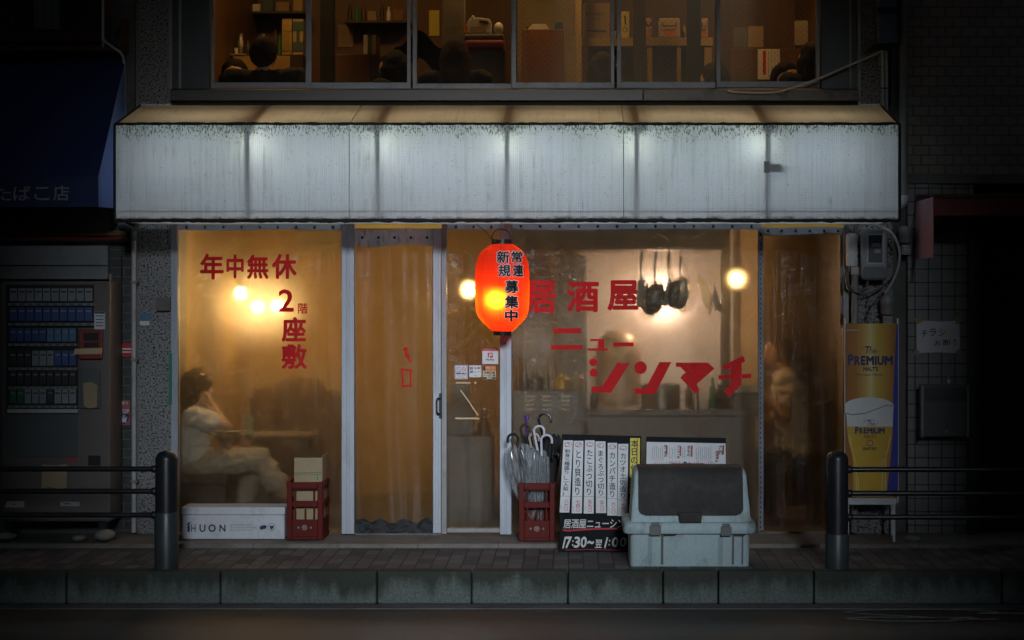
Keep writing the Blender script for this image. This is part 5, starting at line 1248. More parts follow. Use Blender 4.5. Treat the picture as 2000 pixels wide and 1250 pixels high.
for ri, (a, b, c_, d, n, ms) in enumerate(rows):
    w2 = (d-c_)/n
    for i in range(n):
        mm = ms[min(len(ms)-1, int(i*len(ms)/n))] if ri != 5 else ('pack_green', 'pack_green', 'pack_grey', 'pack_grey', 'pack_grey', 'pack_dark', 'pack_grey', 'pack_grey', 'pack_grey')[i]
        mb = MB(); mb.pbox(c_+i*w2+1, c_+(i+1)*w2-1, a+2, b, Yv-.024, Yv-.006); k_ = mb.build('cigarette_pack', M[mm], vm)
        mb = MB(); y_ = a+2+(b-a-2)*.28; mb.stroke([(c_+i*w2+3, y_), (c_+(i+1)*w2-3, y_)], 3, Yv-.0245); mb.build('brand_band', M['pack_grey' if mm != 'pack_grey' else 'pack_dark'], k_)
    mb = MB(); mb.pbox(c_-2, d+1, b+4, b+9, Yv-.03, Yv-.006); st_ = mb.build('price_strip', M['alum_dull'], vm)
    mb = MB()
    for i in range(n): mb.pbox(c_+i*w2+4, c_+(i+1)*w2-4, b+5, b+8, Yv-.033, Yv-.0305)
    mb.build('select_button', M['meter_lid'], st_)
mb = MB(); mb.pbox(14, 152, 799, 806.5, Yv-.03, Yv-.005); mb.build('label_strip', M['pipe'], vm)
mb = MB(); mb.pbox(153.5, 200, 644, 702, Yv-.03, Yv-.001); cu = mb.build('coin_unit', pm('coin_unit_red', (.24, .028, .018), .45), vm, bevel=.008, seg=3)
mb = MB(); mb.pbox(163, 193, 650, 665, Yv-.033, Yv-.0305); mb.pbox(163, 193, 669, 678, Yv-.033, Yv-.0305); mb.build('slot', M['vend_dark'], cu)
mb = MB(); mb.pprism([(146, 681), (200, 679.5), (198, 691.5), (158, 692), (144, 692.5)], Yv-.036, Yv-.0335); mb.build('tape', M['tape'], vm)
mb = MB(); mb.pbox(184, 205, 609, 643, Yv-.004, Yv-.0005); nt_ = mb.build('notice', M['white'], vm)
mb = MB()
for y in (617, 624, 630, 636): mb.stroke([(187, y), (202, y)], 1.6, Yv-.0045)
mb.stroke([(184.5, 611), (204.5, 611)], 3, Yv-.0047); mb.build('print', M['blue_ink'], nt_)
mb = MB(); mb.pbox(160, 195, 712, 719, Yv-.004, Yv-.0005); mb.build('notice', M['off_white'], vm)
mb = MB(); mb.pbox(157, 195, 722, 798, Yv-.02, Yv-.001); mb.build('card_reader', M['meter_lid'], vm, bevel=.004)
mb = MB(); mb.pprism([(162, 748), (177, 746), (190, 752), (189, 795), (175, 798), (164, 793)], Yv-.026, Yv-.0205); mb.build('taped_paper', M['card'], vm)
mb = MB(); mb.pprism([(82, 907), (108, 909), (131, 906), (130, 952), (118, 956), (95, 951), (81, 955)], Yv-.006, Yv-.0005); mb.stroke([(96, 912), (98, 950)], 2, Yv-.007); mb.stroke([(113, 910), (112, 950)], 2, Yv-.007); mb.build('taped_paper', M['card'], vm)
mb = MB(); mb.pbox(172, 196, 890, 909, Yv-.012, Yv-.0005); mb.build('coin_return', M['vend_dark'], vm, bevel=.003)
mb = MB(); mb.pbox(128, 151, 895, 900, Yv-.004, Yv-.0005); mb.build('red_sticker', M['red_ink'], vm)
mb = MB(); mb.pprism([(14, 979), (47, 979), (47, 991), (10, 991), (11, 985)], Yv-.004, Yv-.0005); mb.pbox(118, 155, 980, 988.5, Yv-.004, Yv-.0005); mb.build('white_sticker', M['pipe'], vm)
mb = MB(); mb.stroke([(124, 984), (138, 984)], 1.6, Yv-.0048); mb.stroke([(26, 985), (29, 985)], 3, Yv-.0048); mb.build('sticker_print', M['ink'], vm)
mb = MB(); mb.pbox(0, 217, 1010, 1013, Yv-.01, Yv-.0005); mb.build('kick_trim', M['alum_dull'], vm)
mb = MB(); mb.pbox(8, 22, 1019, 1036, Yv+.02, Yv+.1); mb.pbox(192, 206, 1019, 1036, Yv+.02, Yv+.1); mb.build('foot', M['vend_dark'], vm)
def stone(label, px, py, rx, rz, Y, seed):
    mb = MB(); c_ = P(px, py, Y); mb.ball(c_, rx*sc(Y), .09, rz*sc(Y), 20, 14)
    from mathutils import noise as nz
    mb.warp(lambda p: c_+(p-c_)*(1+.35*nz.noise((p-c_)*9+Vector((seed, 0, 0)))))
    low = .028; mb.warp(lambda p: Vector((p.x, p.y, max(p.z, low))))
    tag(mb.build('stone', M['stone'], smooth=True, angle=180), label, 'stone', 'stones at the foot of the walls')
stone('broad pale stone under the near end of the vending machine', 14, 1047, 22, 8, -.33, 1)
stone('smallest dull stone under the middle of the vending machine', 158, 1050, 13, 6, -.33, 4)
stone('pale pointed stone under the vending machine beside the white downpipe', 207, 1044, 18, 10, -.33, 9)
stone('brown stone on the step beside the banner stand', 1782, 1056, 16, 10, -.2, 14)

# ------------------------------------------------------------------ notices on the walls
def notice(name, label, pts, Y, mat, cat='sticker'):
    cx = sum(a for a, b in pts)/len(pts); by = max(b for a, b in pts)
    t = thing(name, label, cat, (PX(cx, Y), Y, PZ(by, Y))); mb = MB(); mb.pprism(pts, Y, Y+.002); mb.build('sheet', mat, t); return t
t = notice('warning_sticker', 'oval red and white warning sticker half behind the white downpipe', [(248+19*math.cos(2*math.pi*k/28), 684+14*math.sin(2*math.pi*k/28)) for k in range(28)], .01, M['red_ink'])
mb = MB(); mb.poly([(230, 680), (266, 680), (266, 689), (230, 689)], .0085); mb.build('white_band', M['white'], t)
mb = MB(); mb.stroke([(233, 684.5), (263, 684.5)], 3, .007); mb.build('print', M['red_ink'], t)
t = notice('warning_poster', 'small faded poster with a raised hand and the word STOP', [(226, 781), (254, 782), (254, 831), (226, 831)], .01, pm('faded_red_poster', (.40, .12, .11), .7), 'poster')
mb = MB(); put(mb, 'STOP', 230, 799, 252, 807, .008, .03); put(mb, '落書き', 231, 784, 250, 790, .008, .01)
for q in ([(238, 818), (238, 812)], [(241, 817), (241, 810)], [(244, 817), (244, 811)], [(247, 818), (248, 814)]): mb.stroke(q, 1.6, .008)
mb.poly([(236.5, 817), (248, 817), (246, 825), (239, 825)], .008); mb.build('white_print', M['white'], t)
mb = MB(); mb.poly([(231, 809), (253, 809), (250, 822), (242, 829), (234, 822)], .0092); mb.build('blue_print', M['blue_ink'], t)
t = notice('faded_notice', 'small torn pale notice on the speckled pier', [(273, 613), (296, 612), (295, 624), (288, 626), (273, 625)], -.004, M['pack_sky'], 'notice'); mb = MB(); mb.poly([(273, 627), (292, 627), (292, 635), (273, 636)], -.0055); mb.build('lower_sheet', M['paper'], t)
t = notice('faded_notice', 'thin pale notice among the dark tiles beside the vending machine', [(222, 592), (233, 592), (234, 622), (222, 622)], .01, M['off_white'], 'notice')
tag(MB().pbox(305, 332, 581, 607, -.045, -.001).build('junction_box', M['concrete'], bevel=.003), 'small grey metal box fixed on the speckled pier', 'box')
tag(MB().tube([P(238, 500, .02), P(237, 650, .02)], .004, 6).build('wall_cable', M['rubber'], smooth=True), 'thin dark cable down the tiles beside the vending machine', 'cable')
# paper refusing leaflets
Yw = .046
t = notice('paper_notice', 'white handwritten paper taped at its corners on the tiled wall', [(1790, 628), (1800, 626), (1836, 628), (1873, 626), (1875, 658), (1874, 690), (1830, 688), (1791, 690)], Yw-.002, M['paper'], 'notice')
mb = MB()
for ch, a, b, c_, d in (('チ', 1800, 645, 1810, 659), ('ラ', 1815, 642, 1828, 657), ('シ', 1834, 642, 1847, 656), ('お', 1825, 665, 1838, 675), ('断', 1842, 663, 1857, 675), ('り', 1862, 662, 1868, 676)): put(mb, ch, a, b, c_, d, Yw-.0035, .01, .1)
mb.build('lettering', M['ink'], t)
mb = MB()
for q in ([(1786, 622), (1797, 618), (1802, 628), (1790, 634)], [(1864, 620), (1876, 617), (1878, 628), (1868, 634)], [(1788, 682), (1796, 686), (1792, 695), (1785, 692)], [(1866, 686), (1876, 680), (1880, 690), (1868, 696)]): mb.poly(q, Yw-.0045)
mb.build('corner_tape', M['clear_tape'], t)
t = thing('mail_box', 'dull metal mailbox with a round lock on the tiled wall', 'mailbox', (PX(1846), -.04, PZ(855)))
mb = MB(); mb.pbox(1803, 1890, 752, 853, -.10, .048); mb.build('casing', M['meter_lid'], t, bevel=.003)
mb = MB(); mb.pbox(1799, 1804, 752, 855, -.112, -.05); mb.build('side_rail', M['grey_box'], t, bevel=.001); mb = MB(); mb.pbox(1888.5, 1893, 752, 855, -.112, -.05); mb.build('side_rail', M['grey_box'], t, bevel=.001)
mb = MB(); mb.pbox(1806, 1887, 783, 784.5, -.104, -.1005); mb.pbox(1806, 1887, 756, 782, -.104, -.1005); mb.build('flap', M['dark_metal'], t)
mb = MB(); mb.lathe([(.014, 0), (.014, .008), (.006, .01)], P(1848, 843, -.1005), 16, Matrix.Rotation(R(90), 3, 'X')); mb.build('lock', M['alum_dull'], t, smooth=True)
mb = MB(); mb.tube([P(1853, 735, .03), P(1853, 752, .0)], .002, 6); mb.ball(P(1853, 745, .02), .014); tag(mb.build('bell_knob', M['white'], smooth=True), 'tiny white knob just above the mailbox', 'knob')

# ------------------------------------------------------------------ meter, conduits and caps on the far pier
Yz = -.14
mt = thing('electric_meter', 'grey electricity meter with a dark glass window on the far pier', 'meter', (PX(1707, Yz), 0, PZ(548, Yz)))
mb = MB()
def rr_(x0_, x1_, y0_, y1_, r):
    o_ = []
    for cx, cy_, a0 in ((x0_+r, y0_+r, 180), (x1_-r, y0_+r, 270), (x1_-r, y1_-r, 0), (x0_+r, y1_-r, 90)):
        for k in range(6): a = R(a0+18*k); o_.append((cx+r*math.cos(a), cy_+r*math.sin(a)))
    return o_
mb.pprism(rr_(1682, 1734, 449, 547, 10), Yz, .0); mb.build('casing', M['grey_box'], mt, bevel=.012, seg=4, smooth=True)
mb = MB(); mb.pprism(rr_(1686, 1730, 521, 544, 6), Yz-.006, Yz-.0005); mb.build('terminal_cover', M['meter_lid'], mt, bevel=.003)
mb = MB(); frame(mb, 1694, 1726, 457, 515, 2, 2, 2, 2, Yz-.008, Yz-.0006); mb.build('window_frame', M['alum'], mt)
mb = MB(); mb.pbox(1696.2, 1723.8, 459.2, 512.8, Yz-.003, Yz-.0008); wnd = mb.build('window', M['vend_dark'], mt)
mb = MB(); mb.pbox(1703, 1718, 475, 482, Yz-.0045, Yz-.0032); mb.pbox(1708, 1720, 486, 494, Yz-.0045, Yz-.0032); mb.build('display', M['grey_box'], wnd)
cf = thing('cable_fuse', 'white cylinder fuse head on its conduit beside the meter', 'conduit', (PX(1664, -.06), -.06, .05))
mb = MB(); Yg = -.07
mb.lathe([(.037, PZ(520, Yg)), (.042, PZ(517, Yg)), (.042, PZ(462, Yg)), (.038, PZ(458, Yg)), (.02, PZ(456, Yg))], (PX(1664, Yg), Yg, 0), 24); mb.build('head', M['white'], cf, smooth=True)
mb = MB(); mb.lathe([(.028, PZ(536, Yg)), (.028, PZ(521, Yg))], (PX(1670, Yg), Yg, 0), 20); mb.build('collar', M['pipe'], cf, smooth=True)
mb = MB(); mb.tube([P(1670, 536.5, Yg), P(1669, 1040, Yg)], .024, 16); mb.build('conduit', M['pipe_dark'], cf, smooth=True)
mb = MB(); mb.ball(P(1676, 480, Yg-.02), .012); mb.ball(P(1676, 500, Yg-.02), .012); mb.build('bolt', M['rubber'], cf, smooth=True)
def cable(label, pts, r, m, name='cable', cat='cable', sp=5):
    return tag(MB().tube([P(*p) for p in pts], r, 8, sp).build(name, M[m], smooth=True), label, cat)
cable('grey cable looping under the white fuse head', [(1661, 520, -.1), (1656, 530, -.11), (1654, 545, -.11), (1657, 560, -.11), (1668, 569, -.11), (1682, 568, -.11), (1693, 560, -.12), (1694, 550, -.1)], .009, 'cable_dark')
cable('thin grey cable looping from the conduit to the meter', [(1660, 525, -.12), (1655, 540, -.12), (1658, 556, -.12), (1672, 571, -.12), (1700, 571, -.12), (1722, 560, -.12), (1732, 552, -.1)], .006, 'cable_dark')
cable('pale thick cable sweeping around the meter', [(1700, 431, -.05), (1714, 441, -.1), (1735, 450, -.15), (1748, 464, -.16), (1757, 490, -.15), (1755, 520, -.12), (1744, 548, -.1), (1728, 572, -.08)], .009, 'pipe')
cable('thin black wire curving down behind the banner', [(1724, 572, -.06), (1708, 590, -.06), (1696, 608, -.06), (1693, 628, -.06), (1700, 645, -.06)], .004, 'rubber')
def cap_thing(label, px, y0, y1, w2, Y, coil0, coil1):
    t = thing('pipe_cap', label, 'cap', (PX(px, Y), Y, PZ(coil1, Y)), group='ribbed pipe caps')
    h0, h1 = PZ(y1, Y), PZ(y0, Y); r = w2*sc(Y)/2
    mb = MB(); mb.lathe([(r*.7, h0), (r*.92, h0+.01), (r*.92, h0+(h1-h0)*.45), (r, h0+(h1-h0)*.5), (r, h1-.03), (r*.8, h1-.008), (r*.3, h1)], (PX(px, Y), Y, 0), 24); mb.build('hood', M['pipe_dark'], t, smooth=True)
    mb = MB(); pr = []; z0, z1_ = PZ(coil1, Y), PZ(coil0, Y)
    for k in range(9): pr.append((r*(.55 if k % 2 else .75), z0+(z1_-z0)*k/8))
    mb.lathe(pr, (PX(px, Y), Y, 0), 20); mb.build('ribbed_hose', M['pipe'], t, smooth=True, angle=20)
cap_thing('grey ribbed cap low on the pier beneath the meter', 1734, 576, 616, 30, -.09, 617, 632)
cap_thing('grey ribbed cap under the end of the big downpipe', 1769, 440, 476, 27, -.02, 478, 497)
p = thing('downpipe', 'thick grey downpipe running down past the end of the white awning', 'pipe', (PX(1765), -.06, PZ(400)))
mb = MB(); mb.tube([P(1765, -400, -.06), P(1765, 384, -.06)], .029, 18); mb.build('pipe_run', M['pipe_dark'], p, smooth=True)
mb = MB(); mb.tube([P(1765, 382, -.06), P(1765, 390, -.06), P(1761, 397, -.05), P(1752, 400, -.02)], .033, 16, 3); mb.build('elbow', M['pipe'], p, smooth=True)
p = thing('service_pipes', 'pair of thin pale pipes rising from the end of the awning', 'pipe', (PX(1728), -.03, PZ(236)))
for x_ in (1725, 1732):
    MB().tube([P(x_, 236, -.03), P(x_, 100, -.03)], .0095, 10).build('pipe_run', M['pipe'], p, smooth=True)
MB().pbox(1719, 1738, 171, 173, -.045, -.02).build('strap', M['rubber'], p)
t = thing('hanging_sign', 'dark blue box sign high on the pier next to the upper window', 'sign', (PX(1733), -.12, PZ(84)))
mb = MB(); mb.pbox(1716, 1752, -260, 82, -.2, -.03); mb.build('casing', pm('blue_grey_sign', (.06, .09, .13), .5), t, bevel=.004)
mb = MB(); mb.pbox(1714.5, 1753.5, 14, 26, -.206, -.2005); mb.build('strap', M['grime'], t)
mb = MB(); mb.tube([P(1694, -300, -.02), P(1694, 95, -.02)], .004, 6); mb.tube([P(1713, -300, -.02), P(1713, 88, -.02), P(1697, 100, -.02)], .005, 6, 3); tag(mb.build('wall_cable', M['alum_dull'], smooth=True), 'pair of thin wires down the pebbled pier beside the blue sign', 'cable')
mb = MB(); mb.tube([P(1694, 100, -.03), P(1712, 94, -.09), P(1740, 90, -.09), P(1750, 82, -.06)], [.012, .02, .02, .01], 8, 4); tag(mb.build('cable_bundle', M['rubber'], smooth=True), 'dark knot of taped cables below the blue sign', 'cable')
cable('pale cable sagging from the window sill up to the dark cable knot', [(1421, 177, -.1), (1440, 180, -.1), (1490, 181.5, -.1), (1530, 177, -.1), (1600, 153, -.1), (1660, 127, -.1), (1725, 99, -.1)], .0075, 'cable')
cable('black flex hanging from the awning hem behind the lantern', [(985, 560, .3), (975, 500, .3), (960, 470, .3), (938, 438, .3)], .003, 'rubber')
def flesh(name, shape, mat, parent, voxel=.011, it=4, local=False, crease=0):
    """one continuous skin grown over the limbs in shape"""
    o = shape.build(name, mat, parent, local=local)
    r_ = o.modifiers.new('skin', 'REMESH'); r_.mode = 'VOXEL'; r_.voxel_size = voxel; r_.use_smooth_shade = True
    s_ = o.modifiers.new('soft', 'SMOOTH'); s_.factor = .5; s_.iterations = it
    dg = bpy.context.evaluated_depsgraph_get(); me = bpy.data.meshes.new_from_object(o.evaluated_get(dg))
    old = o.data; o.modifiers.clear(); o.data = me; bpy.data.meshes.remove(old)
    if crease:                              # cloth folds
        from mathutils import noise as nz
        nn = [v.normal.copy() for v in me.vertices]
        for v, q in zip(me.vertices, nn): v.co += q*crease*(1-abs(nz.noise(Vector((v.co.x*13+v.co.z*9, v.co.y*7, v.co.z*11-v.co.x*8))))*3.2)
    me.shade_smooth(); return o
# ------------------------------------------------------------------ inside the bar
def bulb(label, px, py, Y, r=.042, m='bulb', cord=True):
    t = thing('bare_bulb', label, 'light bulb', (PX(px, Y), Y, PZ(py, Y)), group='bare bulbs in the bar')
    mb = MB(); mb.ball(P(px, py, Y), r, r, r*1.15, 16, 12); mb.build('glass_bulb', M[m], t, smooth=True)
    mb = MB(); z = PZ(py, Y)+r*1.1; x = PX(px, Y)
    mb.tube([(x, Y, z), (x, Y, z+.05)], .017, 10); mb.build('socket', M['black_paint'], t, smooth=True)
    mb = MB(); mb.tube([(x, Y, z+.05), (x, Y, 2.415)], .003, 6); mb.build('cord', M['rubber'], t)
    return t
bulb('brightest bare bulb above the seated woman', 473, 573, .26, .019)
bulb('small bulb behind the numeral 2 on the curtain', 550, 598, 2.2, .012)
bulb('small bulb between the brightest bulb and the numeral 2', 512, 600, 2.2, .012)
bulb('bare bulb half hidden behind the red lantern', 918, 566, .45, .016)
bulb('bare bulb past the dark kitchen post', 1437, 545, .5, .013)
bulb('pinkish kitchen bulb behind the hanging pans', 1291, 580, 1.75, .04, 'bulb_pink')
t = thing('air_conditioner', 'cream wall air conditioner high on the golden wall', 'air conditioner', (PX(628, 2.7), 2.8, PZ(497, 2.7)))
mb = MB(); mb.pbox(576, 690, 448, 498, 2.75, 2.99); mb.build('casing', pm('cream_casing', (.5, .42, .28), .5), t, bevel=.02, seg=3)
mb = MB(); mb.pbox(580, 686, 474, 476, 2.744, 2.7495); mb.build('vent_slot', M['wood_dark'], t)
t = thing('wall_picture', 'dark framed picture high on the golden wall', 'picture', (PX(455, 2.9), 2.95, PZ(490, 2.9)))
mb = MB(); frame(mb, 437, 472, 455, 492, 3, 3, 3, 3, 2.94, 2.99); mb.build('frame', M['wood_dark'], t)
mb = MB(); mb.pbox(440, 469, 458, 489, 2.96, 2.985); mb.build('print', M['cream_wood'], t)
# table, glass, dish, stools, bench, dark settle
t = thing('bar_table', 'thin topped dark table in front of the seated woman', 'table', (PX(515, .85), .85, .02))
mb = MB(); mb.pbox(420, 612, 851, 858, .42, .95); mb.build('tabletop', M['wood_dark'], t, bevel=.006)
for x_ in (440, 592):
    for y_ in (.48, .9): MB().box(PX(x_, .5)-.02, PX(x_, .5)+.02, y_-.02, y_+.02, .02, PZ(858.3, .42)).build('leg', M['wood_dark'], t)
mb = MB(); r = .03; zt3 = PZ(850.8, .42); x = PX(488, .6); mb.lathe([(r*.8, zt3), (r, zt3+.12), (r*.93, zt3+.12), (r*.75, zt3+.01)], (x, .6, 0), 20)
tag(mb.build('beer_glass', pm('pale_green_glass', (.3, .4, .25), .2), smooth=True), 'pale green drinking glass on the dark table', 'glass')
mb = MB(); mb.lathe([(.03, zt3), (.07, zt3+.018), (.066, zt3+.02), (.028, zt3+.006)], (PX(455, .6), .6, 0), 20); tag(mb.build('dish', M['white'], smooth=True), 'small pale dish on the dark table', 'dish')
t = thing('bench', 'dark wooden bench under the seated woman', 'bench', (PX(390, .6), .6, .02))
mb = MB(); mb.box(PX(349, .4), PX(455, .4), .2, .62, .36, .43); mb.build('seat', M['wood_dark'], t, bevel=.008)
mb = MB(); mb.box(PX(352, .4), PX(448, .4), .24, .58, .02, .358); mb.build('base', M['wood_dark'], t)
mb = MB(); mb.add([(PX(345, .6), .22, .43), (PX(356, .6), .22, .43), (PX(352, .6), .22, .85), (PX(345, .6), .22, .85)]+[(PX(345, .6), .6, .43), (PX(356, .6), .6, .43), (PX(352, .6), .6, .85), (PX(345, .6), .6, .85)], [(0, 1, 2, 3), (7, 6, 5, 4), (0, 4, 5, 1), (1, 5, 6, 2), (2, 6, 7, 3), (3, 7, 4, 0)]); mb.build('backrest', M['wood_dark'], t)
def stool(label, px, Y, h, r=.16):
    t = thing('round_stool', label, 'stool', (PX(px, Y), Y, .02), group='round stools'); x = PX(px, Y)
    mb = MB(); mb.lathe([(r*.9, h-.05), (r, h-.04), (r, h-.012), (r*.92, h), (.01, h+.004)], (x, Y, 0), 28); mb.build('seat', M['red_seat'], t, smooth=True)
    for k in range(4):
        a = R(45+90*k); MB().tube([(x+r*.6*math.cos(a), Y+r*.6*math.sin(a), h-.05), (x+r*1.0*math.cos(a), Y+r*1.0*math.sin(a), .02)], .012, 8).build('leg', M['dark_metal'], t, smooth=True)
stool('round red stool near the foot of the seated woman', 545, .52, PZ(934, .52), .14)
stool('round red stool tucked behind the red bottle crate', 612, 1.0, PZ(925, 1.0), .14)
t = thing('dark_settle', 'dark wooden settle behind the table under a heap of coats', 'settle', (PX(590, 1.6), 1.6, .02))
mb = MB(); mb.pprism([(488, 775), (500, 762), (655, 762), (667, 775), (667, 1030), (488, 1030)], 2.45, 2.52); mb.build('backrest', M['wood_dark'], t, bevel=.02)
mb = MB(); mb.pbox(490, 664, 905, 925, 2.0, 2.449); mb.build('seat', M['wood_dark'], t)
mb = MB(); mb.pbox(494, 660, 926, 1030, 2.05, 2.449); mb.build('base', M['wood_dark'], t)
mb = MB()
for (a, b, r1, r2) in (((525, 785), (560, 772), .09, .10), ((560, 772), (612, 776), .10, .09), ((530, 770), (520, 840), .10, .12), ((575, 760), (585, 860), .12, .15), ((612, 760), (640, 850), .10, .12), ((640, 850), (650, 900), .12, .1)): mb.cap(P(a[0], a[1], 2.35), P(b[0], b[1], 2.3), r1, r2)
tag(flesh('coat_heap', mb, pm('tan_coats', (.15, .09, .048), .9), None, .02, 8), 'heap of dark brown coats thrown over the settle', 'coats')
# between door and kitchen
t = thing('service_cabinet', 'dark cabinet standing behind the narrow curtain', 'cabinet', (PX(925, 1), 1, .02))
mb = MB(); mb.pbox(866, 962, 852, 1030, .9, 1.4); mb.build('carcass', M['counter'], t, bevel=.006)
mb = MB(); mb.pbox(913, 915, 862, 1022, .893, .8995); mb.build('door_gap', M['black_paint'], t)
mb = MB(); mb.pbox(868, 925, 790, 850, 1.02, 1.2); mb.box(PX(880, 1), PX(918, 1), 1.0, 1.012, PZ(786, 1), PZ(750, 1)); tag(mb.build('cash_register', M['meter_lid'], bevel=.006), 'dark till with a raised display on the service cabinet', 'till')
mb = MB(); mb.lathe([(.05, PZ(852, 1.1)), (.05, PZ(832, 1.1)), (.02, PZ(818, 1.1)), (.018, PZ(805, 1.1)), (.018, PZ(800, 1.1))], (PX(945, 1.1), 1.1, 0), 16); tag(mb.build('sake_bottle', M['wood'], smooth=True), 'brown bottle on the service cabinet', 'bottle')
# kitchen
t = thing('kitchen_counter', 'long dark steel kitchen counter behind the wide curtain', 'counter', (PX(1240, .9), .9, .02))
mb = MB(); mb.pbox(1145, 1478, 800, 812, .62, 1.15); mb.build('worktop', M['counter'], t, bevel=.004)
mb = MB(); mb.pbox(1148, 1475, 812.5, 1036, .66, 1.1); mb.build('front_panel', M['counter'], t)
mb = MB(); mb.pbox(1335, 1337, 820, 1030, .655, .6595); mb.pbox(1240, 1242, 820, 1030, .655, .6595); mb.build('panel_joint', M['black_paint'], t)
t = thing('under_counter_fridge', 'grey steel fridge with rows of vent slots behind the umbrellas', 'fridge', (PX(1070, .8), .8, .02))
mb = MB(); mb.pbox(1001, 1140, 762, 1036, .68, 1.2); mb.build('casing', M['counter'], t, bevel=.005)
mb = MB()
for x_ in (1033, 1067, 1104):
    for k in range(4): mb.pbox(x_-9, x_+9, 772+k*8.5, 776+k*8.5, .672, .6795)
mb.build('vent_slot', M['pan_alu'], t)
random.seed(21)
for i, (px, h, r, m) in enumerate(((1012, 62, 9, 'wood'), (1024, 50, 7, 'counter'), (1045, 34, 14, 'counter'), (1066, 44, 8, 'pan'), (1097, 30, 16, 'gold'), (1128, 34, 12, 'handle_tan'))):
    Y = .95; z0 = PZ(762, .68); rr = r*.0037; hh = h*.0037
    mb = MB(); mb.lathe([(rr, z0), (rr, z0+hh*.6), (rr*.55, z0+hh*.78), (rr*.5, z0+hh)], (PX(px, Y), Y, 0), 16)
    tag(mb.build('kitchen_jar', M[m], smooth=True), ['tall brown bottle first in the row on the fridge', 'slim dark bottle second on the fridge', 'squat dark jar on the fridge', 'dark iron pot on the fridge above the vents', 'wide golden tin on the fridge', 'beige tub at the end of the fridge top'][i], 'jar', 'jars on the fridge')
t = thing('extractor_hood', 'dark extractor hood with a hook rail over the kitchen', 'hood', (PX(1200, .42), 1.1, PZ(487, .42)))
mb = MB(); mb.pbox(986, 1414, 430, 484, .42, 1.7); mb.build('canopy', M['wood_dark'], t)
mb = MB(); mb.tube([P(1080, 486, .40), P(1410, 486, .40)], .006, 8); mb.build('hook_rail', M['steel'], t, smooth=True)
mb = MB()
for x_ in (1210, 1254, 1282, 1306, 1330): mb.tube([P(x_, 485, .39), P(x_+2, 490, .38), P(x_-1, 494, .38), P(x_-3, 491, .38)], .003, 6, 3)
mb.build('hook', M['steel'], t, smooth=True)
def hung(name, label, cat, hx_, hy0, hy1, bx_, hm, r=.009):
    t = thing(name, label, cat, (PX(bx_, .35), .95, PZ(hy1, .35)), group='pans and ladles hanging from the hood')
    mb = MB(); mb.tube([P(hx_, hy0, .35), P(hx_-.5, hy0+8, .35), P(hx_-1.5, hy0+30, .35), P(hx_-1, hy1-10, .35), P((hx_+bx_)/2, hy1, .35)], [r*.8, r*1.15, r, r*.8, r*.8], 8, 4); mb.build('handle', hm, t, smooth=True); return t
def pan(t, px, py, rx, ry, Y, m, rot=0, dp=.06):
    c_ = P(px, py, Y); s_ = sc(Y); mb = MB()
    n = 28; prof = [(0.01, dp), (.6, dp*.97), (.86, dp*.8), (1, .0), (1.04, -.004), (1.02, .002), (.84, dp*.72), (.5, dp*.88), (.01, dp*.9)]
    vs_ = []; fs_ = []
    for rr, d in prof:
        for k in range(n):
            a = 2*math.pi*k/n; x = rx*s_*rr*math.cos(a); z = ry*s_*rr*math.sin(a)
            vs_.append(c_+Vector((x*math.cos(rot)-z*math.sin(rot), -d, x*math.sin(rot)+z*math.cos(rot))))
    for i in range(len(prof)-1):
        for k in range(n): fs_.append((i*n+k, (i+1)*n+k, (i+1)*n+(k+1) % n, i*n+(k+1) % n))
    mb.add(vs_, fs_); mb.build('bowl', m, t, smooth=True, angle=60)
t = hung('square_pan', 'square omelette pan first in the row of hanging pans', 'pan', 1253, 494, 545, 1254, M['wood_dark'])
mb = MB(); mb.pprism([(1246, 549), (1251, 546), (1264, 548), (1267, 551), (1260, 596), (1254, 600), (1243, 600)], .34, .385); mb.build('bowl', M['pan'], t, bevel=.006)
t = hung('round_pan', 'round iron ladle pan nearest the red lettering', 'pan', 1281, 494, 556, 1276, M['pan']); pan(t, 1276, 585, 20, 31, .36, M['pan'], R(-22), .07)
t = hung('flat_scoop', 'narrow dark scoop between the two round pans', 'scoop', 1306, 494, 548, 1303, M['wood_dark'])
mb = MB(); mb.pprism([(1303, 549), (1312, 552), (1306, 594), (1296, 598), (1292, 592)], .35, .375); mb.build('blade', M['pan'], t, bevel=.005)
t = hung('round_pan', 'deep round pan with a curled handle', 'pan', 1307, 496, 552, 1316, M['pan_alu']); pan(t, 1317, 574, 14, 26, .37, M['pan'], R(-12), .06)
t = hung('flat_pan', 'pale aluminium pan last in the row of hanging pans', 'pan', 1330, 500, 548, 1331, M['pan_alu'], .012); pan(t, 1330, 573, 16, 31, .40, M['pan_alu'], R(-10), .045)
t = thing('serving_spoon', 'long leaf shaped serving spoon hanging before the kitchen wall', 'spoon', (PX(1378, 1.2), 1.2, PZ(615, 1.2)))
mb = MB(); mb.pprism([(1360, 535), (1367, 538), (1382, 560), (1392, 582), (1390, 600), (1388, 612), (1382, 615), (1384, 604), (1376, 598), (1368, 575)], 1.2, 1.215); mb.build('blade', M['pan_alu'], t, bevel=.004)
t = thing('spoon_reflection', 'dark tongs hanging beside the kitchen post', 'reflection', (PX(1400, .9), .9, PZ(612, .9)))
mb = MB(); mb.pprism([(1396, 556), (1399, 566), (1410, 600), (1408, 612), (1400, 604), (1394, 611), (1396, 600), (1391, 583)], .86, .88); mb.build('blade', M['black_paint'], t, bevel=.003)  # mirror image of the serving spoon, built as a dark solid
t = thing('kitchen_post', 'dark wooden post at the end of the kitchen counter', 'post', (PX(1417, 1), .98, .02))
mb = MB(); mb.box(PX(1408, .9), PX(1426, .9), .89, .97, .02, 2.41); mb.build('shaft', M['wood_dark'], t, bevel=.006)
t = thing('wall_fridge', 'tall grey fridge against the kitchen wall', 'fridge', (PX(1115, 2), 2, .02))
